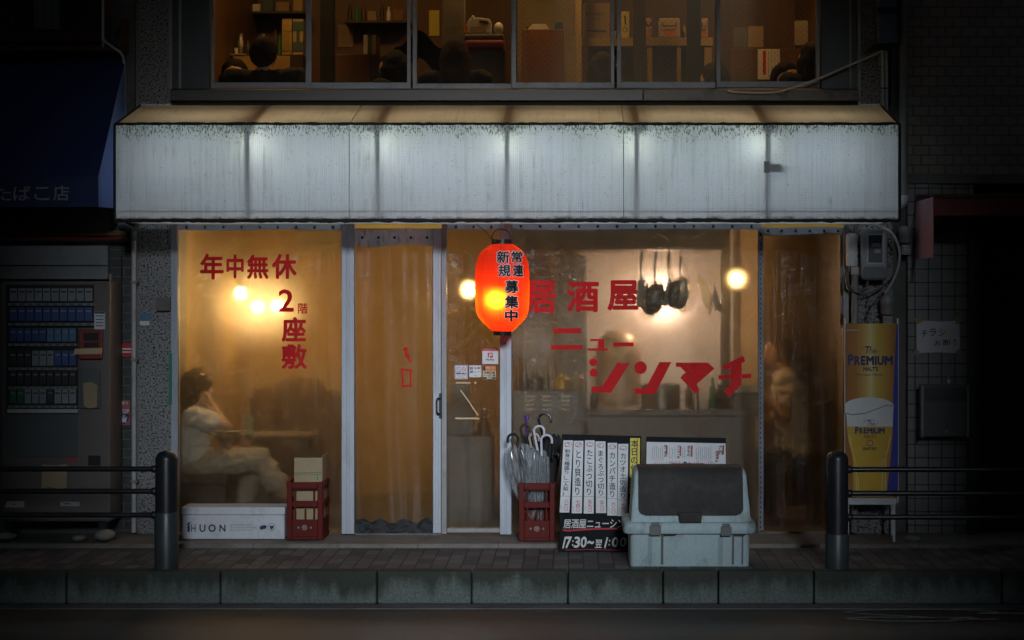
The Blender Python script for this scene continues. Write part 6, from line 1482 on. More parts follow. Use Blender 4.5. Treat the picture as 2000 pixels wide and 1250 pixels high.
mb = MB(); mb.pbox(1086, 1146, 500, 900, 1.85, 2.19); mb.build('casing', pm('grey_green_steel', (.2, .2, .18), .4, .3), t, bevel=.01)
t = thing('steam_lid', 'big domed lid on the kitchen stove', 'lid', (PX(1208, 1.8), 1.8, PZ(800, 1.2)))
r = 44*sc(1.8); zc_ = PZ(690, 1.8)
mb = MB(); mb.lathe([(r*.96, PZ(790, 1.8)), (r, zc_-.05), (r*.99, zc_), (r*.93, zc_+r*.4), (r*.75, zc_+r*.78), (r*.45, zc_+r*.99), (.01, zc_+r*1.07)], (PX(1208, 1.8), 1.8, 0), 32); mb.build('dome', pm('dull_brass_lid', (.5, .38, .27), .45, .4), t, smooth=True)
t = thing('stove_pot', 'steel stock pot on the counter under the red lettering', 'pot', (PX(1290, 1), 1, PZ(800, .9)))
mb = MB(); r = 38*sc(1); mb.lathe([(r, PZ(800, .9)), (r, PZ(752, .9)), (r*1.04, PZ(751, .9)), (r*.95, PZ(751, .9)), (r*.94, PZ(795, .9))], (PX(1290, 1), 1, 0), 28); mb.build('body', M['pan_alu'], t, smooth=True)
mb = MB(); mb.tube([P(1328, 765, 1), P(1345, 766, 1), P(1345, 780, 1), P(1328, 781, 1)], .006, 8, 3); mb.build('handle', M['pan_alu'], t, smooth=True)
t = thing('sink_unit', 'pale sink edge beyond the dark kitchen post', 'sink', (PX(1450, .9), .9, .02))
mb = MB(); mb.pbox(1428, 1482, 752, 768, .75, 1.2); mb.build('basin', M['pan_alu'], t, bevel=.006)
mb = MB(); mb.pbox(1432, 1478, 768.5, 798, .8, 1.15); mb.build('base', M['counter'], t)
# clutter in the kitchen
random.seed(31)
for i, (px, h, r, m) in enumerate(((1160, 40, 7, 'counter'), (1345, 52, 7, 'wood'), (1358, 44, 8, 'pan_alu'), (1374, 30, 11, 'white'), (1392, 58, 7, 'green_tape'), (1404, 46, 6, 'wood_dark'))):
    z0 = PZ(799.7, .62); k = .0037
    mb = MB(); mb.lathe([(r*k, z0), (r*k, z0+h*k*.62), (r*k*.45, z0+h*k*.8), (r*k*.45, z0+h*k)], (PX(px, .85), .85, 0), 16)
    tag(mb.build('sauce_bottle', M[m], smooth=True), ['dull steel bottle at the near end of the worktop', 'tall brown bottle past the stock pot', 'steel shaker past the brown bottle', 'squat white tub on the worktop', 'tall green bottle beside the post', 'dark bottle against the post'][i], 'bottle', 'bottles on the worktop')
mb = MB()
for i, (px, l) in enumerate(((1090, 60), (1104, 48), (1120, 66), (1134, 52))): mb.tube([P(px, 492, .45), P(px+1, 492+l, .45)], .005, 6); mb.ball(P(px+1, 496+l, .45), .022, .012, .028, 10, 8)
tag(mb.build('utensil_row', M['pan'], smooth=True), 'row of thin spoons hanging at the dim end of the hook rail', 'spoons') if False else None
# dark chair back in the far corner
t = thing('corner_chair', 'dark high backed chair behind the amber curtain', 'chair', (PX(1565, 1.1), 1.1, .02))
mb = MB(); mb.pprism([(1545, 700), (1560, 690), (1585, 700), (1588, 905), (1545, 905)], 1.2, 1.25); mb.build('backrest', M['cloth_black'], t, bevel=.02)
mb = MB(); mb.pbox(1500, 1590, 905, 920, .75, 1.22); mb.build('seat', M['cloth_black'], t, bevel=.01)
for x_ in (1506, 1584):
    for y_ in (.78, 1.18): MB().box(PX(x_, 1)-.018, PX(x_, 1)+.018, y_-.018, y_+.018, .02, PZ(920.5, .75)).build('leg', M['wood_dark'], t)

# ------------------------------------------------------------------ people
def head(mb, c_, f, r=.088):
    """skull, face, nose, chin and ears round c_, looking along f"""
    c_ = Vector(c_); f = Vector(f).normalized(); up = Vector((0, 0, 1)); s_ = f.cross(up).normalized(); up = s_.cross(f)
    mb.cap(c_+up*.03-f*.012, c_+up*.02+f*.012, r*.98, r*.93, 16); mb.cap(c_-up*.015+f*.018, c_-up*.062+f*.045, r*.78, r*.46, 14)
    mb.cap(c_+up*.012+f*.082, c_-up*.022+f*.104, .008, .015, 8); mb.cap(c_-up*.022+f*.098+s_*.006, c_-up*.022+f*.098-s_*.006, .012, .012, 8)
    mb.cap(c_+up*.03+f*.074+s_*.03, c_+up*.03+f*.074-s_*.03, .014, .014, 8)
    mb.cap(c_-up*.047+f*.086+s_*.012, c_-up*.047+f*.086-s_*.012, .010, .010, 8); mb.cap(c_-up*.078+f*.062, c_-up*.078+f*.07, .022, .018, 8)
    for k in (1, -1): mb.cap(c_+s_*k*.08+up*.012, c_+s_*k*.083-up*.02, .017, .011, 8); mb.cap(c_+f*.066+s_*k*.036-up*.02, c_+f*.06+s_*k*.042-up*.025, .024, .022, 8)
    return s_, up
def hand(mb, w_, d, n_, r=1.0):
    """palm and five bent fingers from wrist w_ along d, palm facing n_"""
    d = Vector(d).normalized(); n_ = Vector(n_); n_ = (n_-d*n_.dot(d)).normalized(); s_ = d.cross(n_); w_ = Vector(w_)
    mb.cap(w_, w_+d*.03, .024, .026, 10)
    for k in (-1, -.33, .33, 1): mb.cap(w_+d*.025+s_*.020*k, w_+d*.085+s_*.030*k, .016, .012, 8)
    for k, L in ((-1, .06), (-.33, .075), (.33, .07), (1, .055)):
        a = w_+d*.085+s_*.031*k; b = a+(d*.85+n_*.4)*L*.5; c_ = b+(d*.45+n_*.9).normalized()*L*.45
        mb.cap(a, b, .0095, .0088, 8); mb.cap(b, c_, .0088, .0078, 8)
    a = w_+d*.03-s_*.026; b = a+(d*.5-s_*.75+n_*.2)*.04; c_ = b+(d*.85-s_*.1+n_*.35).normalized()*.034; mb.cap(a, b, .0125, .0105, 8); mb.cap(b, c_, .0105, .009, 8)
# woman on the bench, side on
Yq0 = .40
Q = lambda px, py, dy=0.0: P(px, py, Yq0)+Vector((0, dy, 0))
wom = thing('person', 'seated woman in a white shirt and cream trousers with one hand at her face', 'person', tuple(Q(400, 990)))
pel, wai, che, nk, hd_ = Q(384, 908), Q(383, 872), Q(388, 826), Q(390, 796), Q(387, 757)
shN, shF = Q(389, 812, -.17), Q(397, 812, .17); elN, wrN = Q(449, 829, -.15), Q(420, 793, -.06)
elF, wrF = Q(430, 862, .16), Q(452, 876, .05)
hpN, hpF = Q(392, 908, -.09), Q(392, 908, .09); knN, anN = Q(513, 893, -.06), Q(546, 948, -.05); knF, anF = Q(496, 912, .09), Q(474, 982, .08)
mb = MB(); head(mb, hd_, (1, -.15, -.12)); mb.cap(hd_-Vector((.015, 0, .05)), nk, .05, .05); mb.cap(nk, che, .055, .10)
for dy in (-.07, .07): mb.cap(che+Vector((0, dy, 0)), wai+Vector((0, dy*.7, 0)), .095, .085); mb.cap(wai+Vector((0, dy*.7, 0)), pel+Vector((0, dy, 0)), .09, .10)
for a, b, c_ in ((shN, elN, wrN), (shF, elF, wrF)):
    mb.cap(che+Vector((0, (a-che).y*.5, .03)), a, .06, .052); mb.cap(a, b, .048, .037); mb.cap(b, c_, .036, .025)
hand(mb, wrN, Q(409, 772, -.03)-wrN, (-1, .2, .3)); hand(mb, wrF, (1, -.3, -.15), (0, 0, -1))
for a, b, c_ in ((hpN, knN, anN), (hpF, knF, anF)): mb.cap(a, b, .085, .055); mb.cap(b, b+(c_-b)*.35, .054, .052); mb.cap(b+(c_-b)*.35, c_, .052, .034)
for a, d in ((anN, (.85, 0, -.4)), (anF, (1, 0, -.12))):
    d = Vector(d).normalized(); mb.cap(a+Vector((-.03, 0, -.03)), a+d*.08+Vector((0, 0, -.03)), .03, .034); mb.cap(a+d*.08+Vector((0, 0, -.03)), a+d*.16+Vector((0, 0, -.035)), .034, .024)
flesh('body', mb, M['skin'], wom, .008)
mb = MB(); mb.cap(nk+Vector((-.005, 0, -.03)), che, .075, .115)
for dy in (-.075, .075): mb.cap(che+Vector((0, dy, .01)), wai+Vector((0, dy*.85, 0)), .108, .105); mb.cap(wai+Vector((0, dy*.85, 0)), pel+Vector((.01, dy, .045)), .105, .112)
for a, b in ((shN, elN), (shF, elF)): mb.cap(che+Vector((0, (a-che).y*.5, .035)), a, .075, .07); mb.cap(a, a+(b-a)*.50, .066, .074)
flesh('white_shirt', mb, M['cloth_white'], wom, .010, crease=.012)
mb = MB()
for dy in (-.06, .06): mb.cap(pel+Vector((-.01, dy, -.005)), pel+Vector((.03, dy, -.01)), .118, .118)
for a, b, c_, fl in ((hpN, knN, anN, .085), (hpF, knF, anF, .075)): mb.cap(a, b, .105, .074); mb.cap(b, b+(c_-b)*.88, .072, fl)
flesh('cream_trousers', mb, M['cloth_cream'], wom, .010, crease=.012)
mb = MB(); c_ = hd_+Vector((-.02, 0, .028)); mb.cap(c_, c_+Vector((.02, 0, -.005)), .106, .098, 16)
for dy in (-.055, 0, .055): mb.cap(c_+Vector((-.03, dy, 0)), Q(372, 788, dy*1.2), .072, .05)
for dy in (-.08, .08): mb.cap(c_+Vector((.0, dy*.6, .0)), Q(383, 782, dy), .055, .03)
flesh('hair', mb, M['hair'], wom, .010, crease=.008)
# diner in the far corner
Yq0 = 1.0
din = thing('person', 'diner in a white shirt sitting behind the amber curtain', 'person', tuple(Q(1540, 990)))
pel, wai, che, nk, hd_ = Q(1548, 892), Q(1546, 850), Q(1538, 770), Q(1530, 728), Q(1517, 690)
mb = MB(); head(mb, hd_, (-.95, -.3, -.1)); mb.cap(hd_-Vector((-.015, 0, .05)), nk, .05, .05); mb.cap(nk, che, .055, .10)
for dy in (-.07, .07): mb.cap(che+Vector((0, dy, 0)), wai+Vector((0, dy*.8, 0)), .10, .092); mb.cap(wai+Vector((0, dy*.8, 0)), pel+Vector((0, dy, 0)), .095, .105)
arms = ((Q(1528, 742, -.18), Q(1532, 812, -.19), Q(1500, 784, -.12)), (Q(1533, 742, .17), Q(1520, 820, .2), Q(1490, 815, .1)))
for a, b, c_ in arms: mb.cap(che+Vector((0, (a-che).y*.5, .06)), a, .06, .054); mb.cap(a, b, .05, .039); mb.cap(b, c_, .038, .027); hand(mb, c_, Vector((-.8, 0, .6)), (0, .6, .5))
for k in (-1, 1): mb.cap(pel+Vector((0, .09*k, 0)), Q(1495, 888, .1*k), .085, .06); mb.cap(Q(1495, 888, .1*k), Q(1500, 1000, .1*k), .057, .035); mb.cap(Q(1503, 1010, .1*k), Q(1478, 1015, .1*k), .035, .028)
flesh('body', mb, M['skin'], din, .009)
mb = MB(); mb.cap(nk+Vector((0, 0, -.03)), che, .075, .118)
for dy in (-.075, .075): mb.cap(che+Vector((0, dy, .01)), wai+Vector((0, dy, 0)), .112, .108); mb.cap(wai+Vector((0, dy, 0)), pel+Vector((0, dy, .05)), .108, .112)
for a, b, c_ in arms: mb.cap(che+Vector((0, (a-che).y*.5, .06)), a, .075, .07); mb.cap(a, a+(b-a)*.5, .066, .066)
flesh('white_shirt', mb, M['cloth_white'], din, .011, crease=.012)
mb = MB(); mb.cap(hd_+Vector((.025, 0, .03)), hd_+Vector((.03, 0, -.0)), .100, .088, 16); flesh('hair', mb, M['hair'], din, .011)
mb = MB(); 
for k in (-1, 1): mb.cap(pel+Vector((0, .085*k, -.01)), Q(1495, 888, .1*k), .105, .075); mb.cap(Q(1495, 888, .1*k), Q(1499, 990, .1*k), .073, .06)
flesh('dark_trousers', mb, M['cloth_black'], din, .012)

# guests sitting on the floor upstairs, heads just over the sill
def guest(label, px, py, Y, face, hair='hair', cloth='cloth_black', long=0.0, lean=0.0, wide=1.0, bun=False):
    """px, py: middle of the head"""
    h_ = P(px, py, Y); f = Vector((face[0], face[1], 0)).normalized(); s_ = f.cross(Vector((0, 0, 1)))
    zf = 2.665; base = Vector((h_.x, h_.y, zf))-f*lean
    t = thing('person', label, 'person', tuple(base), group='guests at the upstairs window')
    H = h_.z-zf; nk = Vector((h_.x, h_.y, h_.z-.115))-f*lean*.18; che = base+Vector((0, 0, H*.56))+f*lean*.55; pel = base+Vector((0, 0, .12))
    mb = MB(); head(mb, h_, f+Vector((0, 0, -.15-lean*.8))); mb.cap(h_-Vector((0, 0, .05))-f*.015, nk, .055, .056); mb.cap(nk, che, .06, .1)
    for k in (-1, 1): mb.cap(che+s_*.08*k, pel+s_*.08*k, .10, .11)
    arms = []
    for k in (-1, 1):
        a = nk+s_*.19*wide*k-Vector((0, 0, .035)); b = a+s_*.05*k+f*(.08+lean*.3)-Vector((0, 0, .25)); c_ = b+f*.22-s_*.10*k-Vector((0, 0, .03)); arms.append((a, b, c_))
        mb.cap(nk+s_*.06*k-Vector((0, 0, .04)), a, .05, .055); mb.cap(a, b, .05, .04); mb.cap(b, c_, .038, .027); hand(mb, c_, f-s_*.3*k, (0, 0, -1))
        kn = pel+f*.30+s_*.28*k+Vector((0, 0, .02)); mb.cap(pel+s_*.09*k, kn, .085, .06); mb.cap(kn, pel+f*.34-s_*.12*k-Vector((0, 0, .05)), .055, .04)
    flesh('body', mb, M['skin'], t, .012)
    mb = MB(); mb.cap(nk-Vector((0, 0, .03)), che, .078, .115)
    for k, (a, b, c_) in zip((-1, 1), arms):
        mb.cap(che+s_*.085*k, pel+s_*.085*k+Vector((0, 0, .04)), .115, .122); mb.cap(nk+s_*.06*k-Vector((0, 0, .045)), a, .07, .076); mb.cap(a, b, .07, .06); mb.cap(b, b+(c_-b)*.6, .056, .05)
        kn = pel+f*.30+s_*.28*k+Vector((0, 0, .02)); mb.cap(pel+s_*.09*k, kn, .10, .078); mb.cap(kn, pel+f*.34-s_*.12*k-Vector((0, 0, .04)), .072, .06)
    flesh('clothes', mb, M[cloth], t, .013, crease=.006)
    mb = MB(); mb.cap(h_+Vector((0, 0, .05))-f*.028, h_+Vector((0, 0, .02))-f*.045, .098, .098, 16)
    if long:
        for k in (-.6, 0, .6): mb.cap(h_-f*.05+s_*.06*k, h_-f*.07+s_*.09*k-Vector((0, 0, long)), .075, .055)
        for k in (-1, 1): mb.cap(h_+s_*.07*k, h_+s_*.085*k-Vector((0, 0, long*.8)), .045, .035)
    if bun: mb.ball(h_-f*.11+Vector((0, 0, .07)), .045)
    flesh('hair', mb, M[hair], t, .011, crease=.004)
guest('broad man in black seen from behind at the first pane', 517, 112, .55, (.15, 1), wide=1.28)
guest('dark haired woman facing out low in the first pane', 458, 153, .75, (.1, -1), long=.12, cloth='cloth_brown')
guest('guest in dark clothes bending forward in the second pane', 766, 138, .6, (-.8, .5), lean=.22, cloth='cloth_black', long=.1)
guest('long haired woman in black seen from behind at the third pane', 890, 116, .5, (.1, 1), hair='hair_brown', long=.28)
guest('brown haired guest turned sideways in the fourth pane', 1184, 142, .5, (.8, .6), hair='hair_brown', long=.14, cloth='cloth_brown')
guest('guest with dark hair low behind the black upstairs column', 1392, 160, .9, (-.6, .7), cloth='cloth_black')
guest('dark haired guest beside the frame of the last pane', 1583, 122, .5, (-.5, .8), long=.1)
guest('guest bending low near the frame of the last pane', 1538, 158, .8, (.5, -.7), lean=.1)

# ------------------------------------------------------------------ things upstairs
FU = 2.662
def block(name, label, cat, a, b, c_, d, Y0, Y1, m, bevel=.004, group=None, foot=True):
    """a box shaped thing; foot: it goes down to the upstairs floor"""
    mb = MB(); mb.box(PX(a, Y0), PX(b, Y0), Y0, Y1, FU if foot else PZ(d, Y0), PZ(c_, Y0)); o = mb.build(name, M[m] if isinstance(m, str) else m, bevel=bevel); return tag(o, label, cat, group)
t = thing('low_cabinet', 'dark low cabinet with a yellow front behind the man in black', 'cabinet', (PX(500, 2), 2.1, FU))
mb = MB(); mb.box(PX(425, 2), PX(592, 2), 2.0, 2.4, FU, PZ(108, 2)); mb.build('carcass', M['wood_dark'], t)
mb = MB(); mb.pbox(455, 566, 109, 168, 1.985, 1.9995); mb.build('front_panel', pm('yellow_panel', (.4, .26, .05), .6), t)
mb = MB(); mb.pbox(425, 480, 104.5, 107.5, 1.98, 2.4); mb.build('shelf_edge', M['cream_wood'], t)
for i, (px, r, h, m) in enumerate(((436, 9, 22, 'handle_tan'), (470, 8, 45, 'pan_alu'), (513, 8, 44, 'pan_alu'), (500, 6, 26, 'gold'), (523, 6, 26, 'gold'), (574, 6, 14, 'white'))):
    z0 = PZ(107.6, 2); k = sc(2.1)
    mb = MB(); mb.lathe([(r*k, z0), (r*k, z0+h*k*.65), (r*k*.6, z0+h*k*.8), (r*k*.6, z0+h*k)], (PX(px, 2.1), 2.1, 0), 16)
    tag(mb.build('table_bottle', M[m], smooth=True), ['beige jar at the near end of the low cabinet', 'tall metal flask on the low cabinet', 'tall metal flask above the head of the man in black', 'small golden can beside the tall flask', 'second golden can past the tall flask', 'small white cup under the cartons'][i], 'bottle', 'bottles on the low cabinet')
for a, b, lab, m, m2 in ((551, 570, 'cream drink carton on the low cabinet', 'cream_wood', 'gold'), (572, 592, 'blue and cream drink carton on the low cabinet', 'cream_wood', 'teal')):
    t = thing('drink_carton', lab, 'carton', (PX(a, 2.05), 2.05, PZ(107.6, 2)), group='cartons on the low cabinet')
    mb = MB(); mb.pbox(a, b, 37, 106.8, 2.05, 2.15); mb.build('box', M[m], t)
    mb = MB(); mb.pbox(a, b, 42, 60, 2.045, 2.0495); mb.pbox(a, b, 82, 100, 2.045, 2.0495); mb.pbox(a+7, b-7, 60.2, 81.8, 2.045, 2.0495); mb.build('print', M[m2], t)
block('black_column', 'black square column behind the second upstairs pane', 'column', 625, 651, -300, 170, 1.5, 1.62, 'cloth_black')
block('wood_cupboard', 'plain brown cupboard behind the second upstairs pane', 'cupboard', 652, 720, 106, 170, 1.9, 2.3, 'wood')
for i, (a, b, m) in enumerate(((710, 718, 'paper'), (719, 725, 'teal'), (726, 734, 'card'), (735, 739, 'cloth_brown'))):
    mb = MB(); mb.pbox(a, b, 68+i % 2*2, 105.5, 1.98, 2.12); tag(mb.build('upright_book', M[m]), ['white book standing at the end of the brown shelf', 'teal book next to the white one', 'tan book between teal and brown books', 'thin brown book at the far end'][i], 'book', 'books on the brown shelf')
block('book_shelf', 'dark shelf carrying four upright books', 'shelf', 700, 742, 106, 110, 1.96, 2.2, 'wood_dark', foot=True)
block('concrete_column', 'grey concrete column behind the third upstairs pane', 'column', 864, 907, -300, 170, 1.3, 1.45, 'concrete')
o = MB(); o.grid(24, 10, lambda u, v: P(770+95*u, 92+8*math.sin(u*9)+v*55-25*math.sin(u*math.pi), 1.1+.1*v)); tag(o.build('hung_coat', M['cloth_black'], smooth=True), 'dark coat draped between the column and the window post', 'coat')
t = thing('cushion_stack', 'pile of folded white cloth on a dark red cushion', 'cushions', (PX(945, 1.2), 1.3, FU))
mb = MB(); mb.box(PX(907, 1.1), PX(986, 1.1), 1.1, 1.6, PZ(97, 1.1), PZ(77, 1.1)); mb.build('red_cushion', M['awn_red'], t, bevel=.025, seg=3)
mb = MB(); mb.box(PX(906, 1.12), PX(984, 1.12), 1.12, 1.6, PZ(76.5, 1.1), PZ(65, 1.1)); mb.build('folded_cloth', M['concrete'], t, bevel=.015, seg=3)
mb = MB(); mb.box(PX(905, 1.1), PX(986, 1.1), 1.12, 1.6, FU, PZ(97.4, 1.1)); mb.build('stand', M['wood_dark'], t)
t = thing('plastic_jug', 'pale plastic jug with a loop handle on the folded cloth', 'jug', (PX(935, 1.25), 1.25, PZ(64.8, 1.1)))
mb = MB(); mb.pprism([(913, 64.5), (912, 45), (917, 36), (920, 35), (921, 30), (926, 30), (927, 35), (934, 34), (956, 37), (960, 44), (959, 64.5)], 1.2, 1.32); mb.build('body', M['handle_white'], t, bevel=.012, seg=3)
mb = MB(); mb.pprism([(936, 39), (952, 41), (955, 46), (944, 46), (936, 43)], 1.194, 1.1995); mb.build('handle_hole', M['cloth_brown'], t)
mb = MB(); mb.pbox(918, 950, 51, 62, 1.195, 1.1995); mb.build('label', M['card'], t)
mb = MB(); mb.pbox(906, 911, 47, 64, 1.2, 1.27); tag(mb.build('red_pack', M['orange']), 'small bright red pack beside the plastic jug', 'pack')
mb = MB(); mb.ball(P(974, 55, 1.3), .035, .035, .045); tag(mb.build('rag_bundle', M['handle_white'], smooth=True), 'crumpled white rag past the plastic jug', 'rag')
block('orange_cabinet', 'orange brown wooden cabinet behind the fourth pane', 'cabinet', 1019, 1103, 57, 170, 1.6, 2.0, 'wood_orange')
mb = MB()
for i in range(6): mb.box(PX(1030+i*2, 1.7), PX(1074-i*1.5, 1.7), 1.65, 1.9, PZ(56.8, 1.6)+i*.008, PZ(56.8, 1.6)+i*.008+.0065)
tag(mb.build('paper_stack', M['paper']), 'loose stack of papers on the orange cabinet', 'papers')
block('cream_post', 'cream wooden post behind the fourth upstairs pane', 'post', 1124, 1136, -300, 170, 1.7, 1.76, 'cream_wood')
block('pale_screen', 'dull pale sliding screen beyond the orange cabinet', 'screen', 1010, 1124, -300, 170, 2.9, 2.94, pm('pale_screen', (.28, .24, .15), .7), foot=True)
t = thing('display_shelf', 'cream shelf unit with glazed doors behind the wired panes', 'shelf', (PX(1265, 1.9), 1.9, FU))
mb = MB()
mb.pbox(1137, 1238, 74, 90, 1.8, 2.2); mb.pbox(1262, 1392, 73, 89, 1.8, 2.2)
for a, b in ((1137, 1148), (1265, 1274), (1322, 1330), (1376, 1390)): mb.box(PX(a, 1.81), PX(b, 1.81), 1.81, 2.2, FU, PZ(91, 1.8))
mb.build('frame', M['cream_wood'], t)
mb = MB(); mb.box(PX(1150, 1.9), PX(1390, 1.9), 1.95, 1.97, FU, PZ(92, 1.8)); mb.build('door_panel', pm('dull_grey_panel', (.13, .12, .085), .5), t)
t = thing('shipping_carton', 'brown shipping carton on the cream shelf', 'carton', (PX(1164, 1.9), 1.95, PZ(73.8, 1.8)))
mb = MB(); mb.pbox(1139, 1191, 6, 73.6, 1.85, 2.15); mb.build('box', M['card'], t)
mb = MB(); put(mb, 'Ecrlips', 1144, 23, 1180, 32, 1.848, .0); mb.stroke([(1150, 37), (1172, 37)], 1, 1.848); mb.stroke([(1144, 60), (1184, 61)], 3, 1.848); mb.build('lettering', M['wood_dark'], t)
t = thing('tall_pack', 'tall yellow pack beside the wired window post', 'pack', (PX(1221, 1.9), 1.95, PZ(73.8, 1.8)))
mb = MB(); mb.pbox(1214, 1229, 22, 73.6, 1.85, 1.95); mb.build('box', M['paper_yellow'], t); mb = MB(); mb.ring(1221, 58, 5, 1.2, 1.848); mb.stroke([(1220, 30), (1222, 48)], 3, 1.848); mb.build('print', M['wood_dark'], t)
for a, b, lab in ((1287, 1328, 'white enamel tub with a dark handle on the cream shelf'), (1369, 1383, 'narrow white tub beside the black column'), (1261, 1273, 'small white tub at the end of the second shelf')):
    t = thing('enamel_tub', lab, 'tub', (PX((a+b)/2, 1.9), 1.95, PZ(72.8, 1.8)), group='tubs on the cream shelf')
    mb = MB(); mb.pbox(a, b, 35, 72.6, 1.85, 2.0); mb.build('body', pm('cream_enamel', (.5, .42, .28), .4), t, bevel=.012, seg=3)
    mb = MB(); w3 = (b-a); mb.tube([P(a+w3*.18, 44, 1.845), P(a+w3*.2, 50, 1.83), P(b-w3*.2, 50, 1.83), P(b-w3*.18, 44, 1.845)], .005, 6, 3); mb.build('handle', M['black_paint'], t, smooth=True)
    mb = MB(); mb.pbox(a+w3*.25, b-w3*.2, 57, 72, 1.846, 1.8495); mb.build('label', M['orange'], t)
block('black_column', 'black square column between the wired panes', 'column', 1343, 1369, -300, 170, 1.4, 1.52, 'cloth_black')
block('brown_column', 'dark brown column behind the fifth pane', 'column', 1237, 1262, -300, 170, 1.55, 1.65, 'wood_dark')
block('brown_partition', 'reddish brown partition behind the last pane', 'partition', 1425, 1590, 95, 170, 2.4, 2.45, pm('redbrown_board', (.11, .045, .018), .6))
def pinned(label, a, b, c_, d, Y, m):
    t = thing('pinned_notice', label, 'notice', (PX((a+b)/2, Y), Y, PZ(d, Y)), group='notices on the partition'); mb = MB(); mb.pbox(a, b, c_, d, Y, Y+.004); mb.build('sheet', M[m] if isinstance(m, str) else m, t); return t
pinned('yellow brown paper pinned above the partition', 1461, 1491, 51, 92, 2.39, 'card')
pinned('dim grey poster beside the yellow brown paper', 1432, 1459, 53, 92, 2.392, 'bin_grey')
t = pinned('white notice with a red heading strip on the partition', 1480, 1523, 96, 155, 2.385, 'paper')
mb = MB(); mb.poly([(1490, 99), (1496, 99), (1496, 146), (1490, 146)], 2.383); mb.build('red_strip', M['red_ink'], t)
mb = MB()
for x_ in (1501, 1507, 1513, 1519):
    y = 100
    while y < 148: mb.stroke([(x_, y), (x_+.6, y+2)], 1.4, 2.383); y += 3.6
mb.build('lettering', M['bin_grey'], t)
for i, px in enumerate((520, 1000, 1480)):
    x = PX(px, 1.2); mb = MB(); mb.lathe([(.17, 4.86), (.19, 4.9), (.19, 4.94), (.03, 4.99)], (x, 1.05, 0), 28)
    tag(mb.build('ceiling_lamp', M['tatami_lamp'], smooth=True), ['round warm ceiling lamp above the first upstairs panes', 'round warm ceiling lamp above the middle upstairs panes', 'round warm ceiling lamp above the last upstairs panes'][i], 'ceiling lamp', 'upstairs ceiling lamps')

# untidy stock upstairs
random.seed(17)
def lot(name, cat, items, Y, z_row, group):
    for (px, w_, h, m, shape, lab) in items:
        k = sc(Y); z0 = PZ(z_row, Y); mb = MB(); x = PX(px, Y)
        if shape == 'b': mb.box(x-w_*k/2, x+w_*k/2, Y, Y+w_*k*.8, z0, z0+h*k)
        elif shape == 'c': mb.lathe([(w_*k/2, z0), (w_*k/2, z0+h*k*.65), (w_*k*.22, z0+h*k*.82), (w_*k*.2, z0+h*k)], (x, Y+.05, 0), 14)
        else: mb.lathe([(w_*k*.3, z0), (w_*k/2, z0+h*k), (w_*k*.45, z0+h*k), (w_*k*.26, z0+.01)], (x, Y+.05, 0), 14)
        tag(mb.build(name, M[m], smooth=shape != 'b', bevel=.002 if shape == 'b' else 0), lab, cat, group)
lot('counter_jar', 'jar', [(448, 9, 24, 'card', 'c', 'tan jar beside the beige jar on the low cabinet'), (459, 8, 15, 'white', 'o', 'white cup near the tall metal flask'), (482, 11, 30, 'wood_dark', 'c', 'dark bottle between the flask and the golden can'), (536, 9, 52, 'wood_dark', 'c', 'tall dark bottle before the cream carton'), (544, 6, 40, 'green_tape', 'c', 'thin green bottle before the cream carton')], 2.02, 107.6, 'bottles on the low cabinet')
t = thing('high_shelf', 'dark plank shelf high on the wall behind the first pane', 'shelf', (PX(515, 3), 3.1, PZ(22, 3)))
MB().pbox(430, 600, 22, 26, 3.0, 3.29).build('board', M['wood_dark'], t)
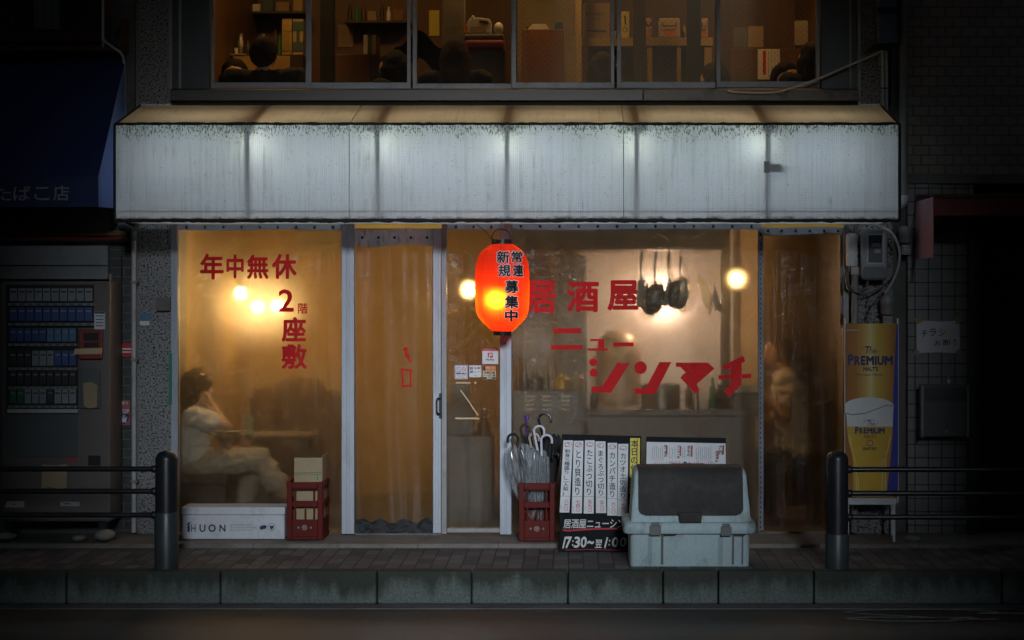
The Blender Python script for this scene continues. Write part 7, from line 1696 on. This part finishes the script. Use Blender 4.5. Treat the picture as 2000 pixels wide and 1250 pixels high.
lot('stored_box', 'box', [(445, 22, 20, 'card', 'b', 'tan box at the near end of the high shelf'), (470, 18, 30, 'wood_orange', 'b', 'orange box on the high shelf'), (496, 24, 14, 'paper', 'b', 'flat white box on the high shelf'), (524, 20, 26, 'teal', 'b', 'teal box on the high shelf'), (552, 26, 18, 'card', 'b', 'wide tan box on the high shelf'), (582, 18, 32, 'cream_wood', 'b', 'tall cream box ending the high shelf')], 3.02, 21.7, 'boxes on the high shelf')
t = thing('high_shelf', 'dark plank shelf high on the wall behind the second pane', 'shelf', (PX(745, 3), 3.1, PZ(40, 3)))
MB().pbox(672, 800, 40, 44, 3.0, 3.29).build('board', M['wood_dark'], t)
lot('stored_bottle', 'bottle', [(682, 9, 34, 'wood_dark', 'c', 'dark bottle first on the second high shelf'), (696, 9, 30, 'green_tape', 'c', 'green bottle on the second high shelf'), (709, 10, 36, 'wood', 'c', 'brown bottle on the second high shelf'), (726, 16, 18, 'card', 'b', 'small tan box on the second high shelf'), (745, 9, 33, 'wood_dark', 'c', 'dark bottle after the small tan box'), (758, 9, 28, 'paper', 'c', 'white bottle on the second high shelf'), (778, 20, 22, 'wood_orange', 'b', 'orange brown box ending the second high shelf')], 3.05, 39.7, 'bottles on the second high shelf')
lot('shelf_cup', 'cup', [(1200, 10, 14, 'white', 'o', 'white cup between the carton and the tall pack'), (1335, 9, 18, 'wood_dark', 'c', 'dark jar between the two black columns'), (1337, 7, 26, 'gold', 'c', 'thin golden bottle beside the enamel tub')], 1.88, 72.8, 'cups on the cream shelf')
lot('loose_book', 'book', [(1040, 26, 5, 'cloth_brown', 'b', 'dark book under the stack of papers on the orange cabinet'), (1092, 16, 14, 'pack_blue', 'b', 'blue box at the edge of the orange cabinet')], 1.68, 56.7, 'things on the orange cabinet')
mb = MB(); mb.grid(16, 8, lambda u, v: P(1062+46*u, 100+62*v-10*math.sin(u*3.1), 1.45+.03*math.sin(u*14)+.02*math.sin(v*8)))
tag(mb.build('hung_shirt', M['cloth_black'], smooth=True), 'black jacket hung on the side of the orange cabinet', 'jacket') if False else None
for a, b, c_, d, m, lab in ((660, 690, 48, 92, 'card', 'curled tan sheet pinned behind the second pane'), (838, 858, 20, 70, 'paper_yellow', 'yellow price sheet pinned beside the concrete column'), (1552, 1578, 40, 88, 'handle_tan', 'beige sheet pinned near the last frame')): pinned(lab, a, b, c_, d, 3.285 if a < 900 else 2.39, m)
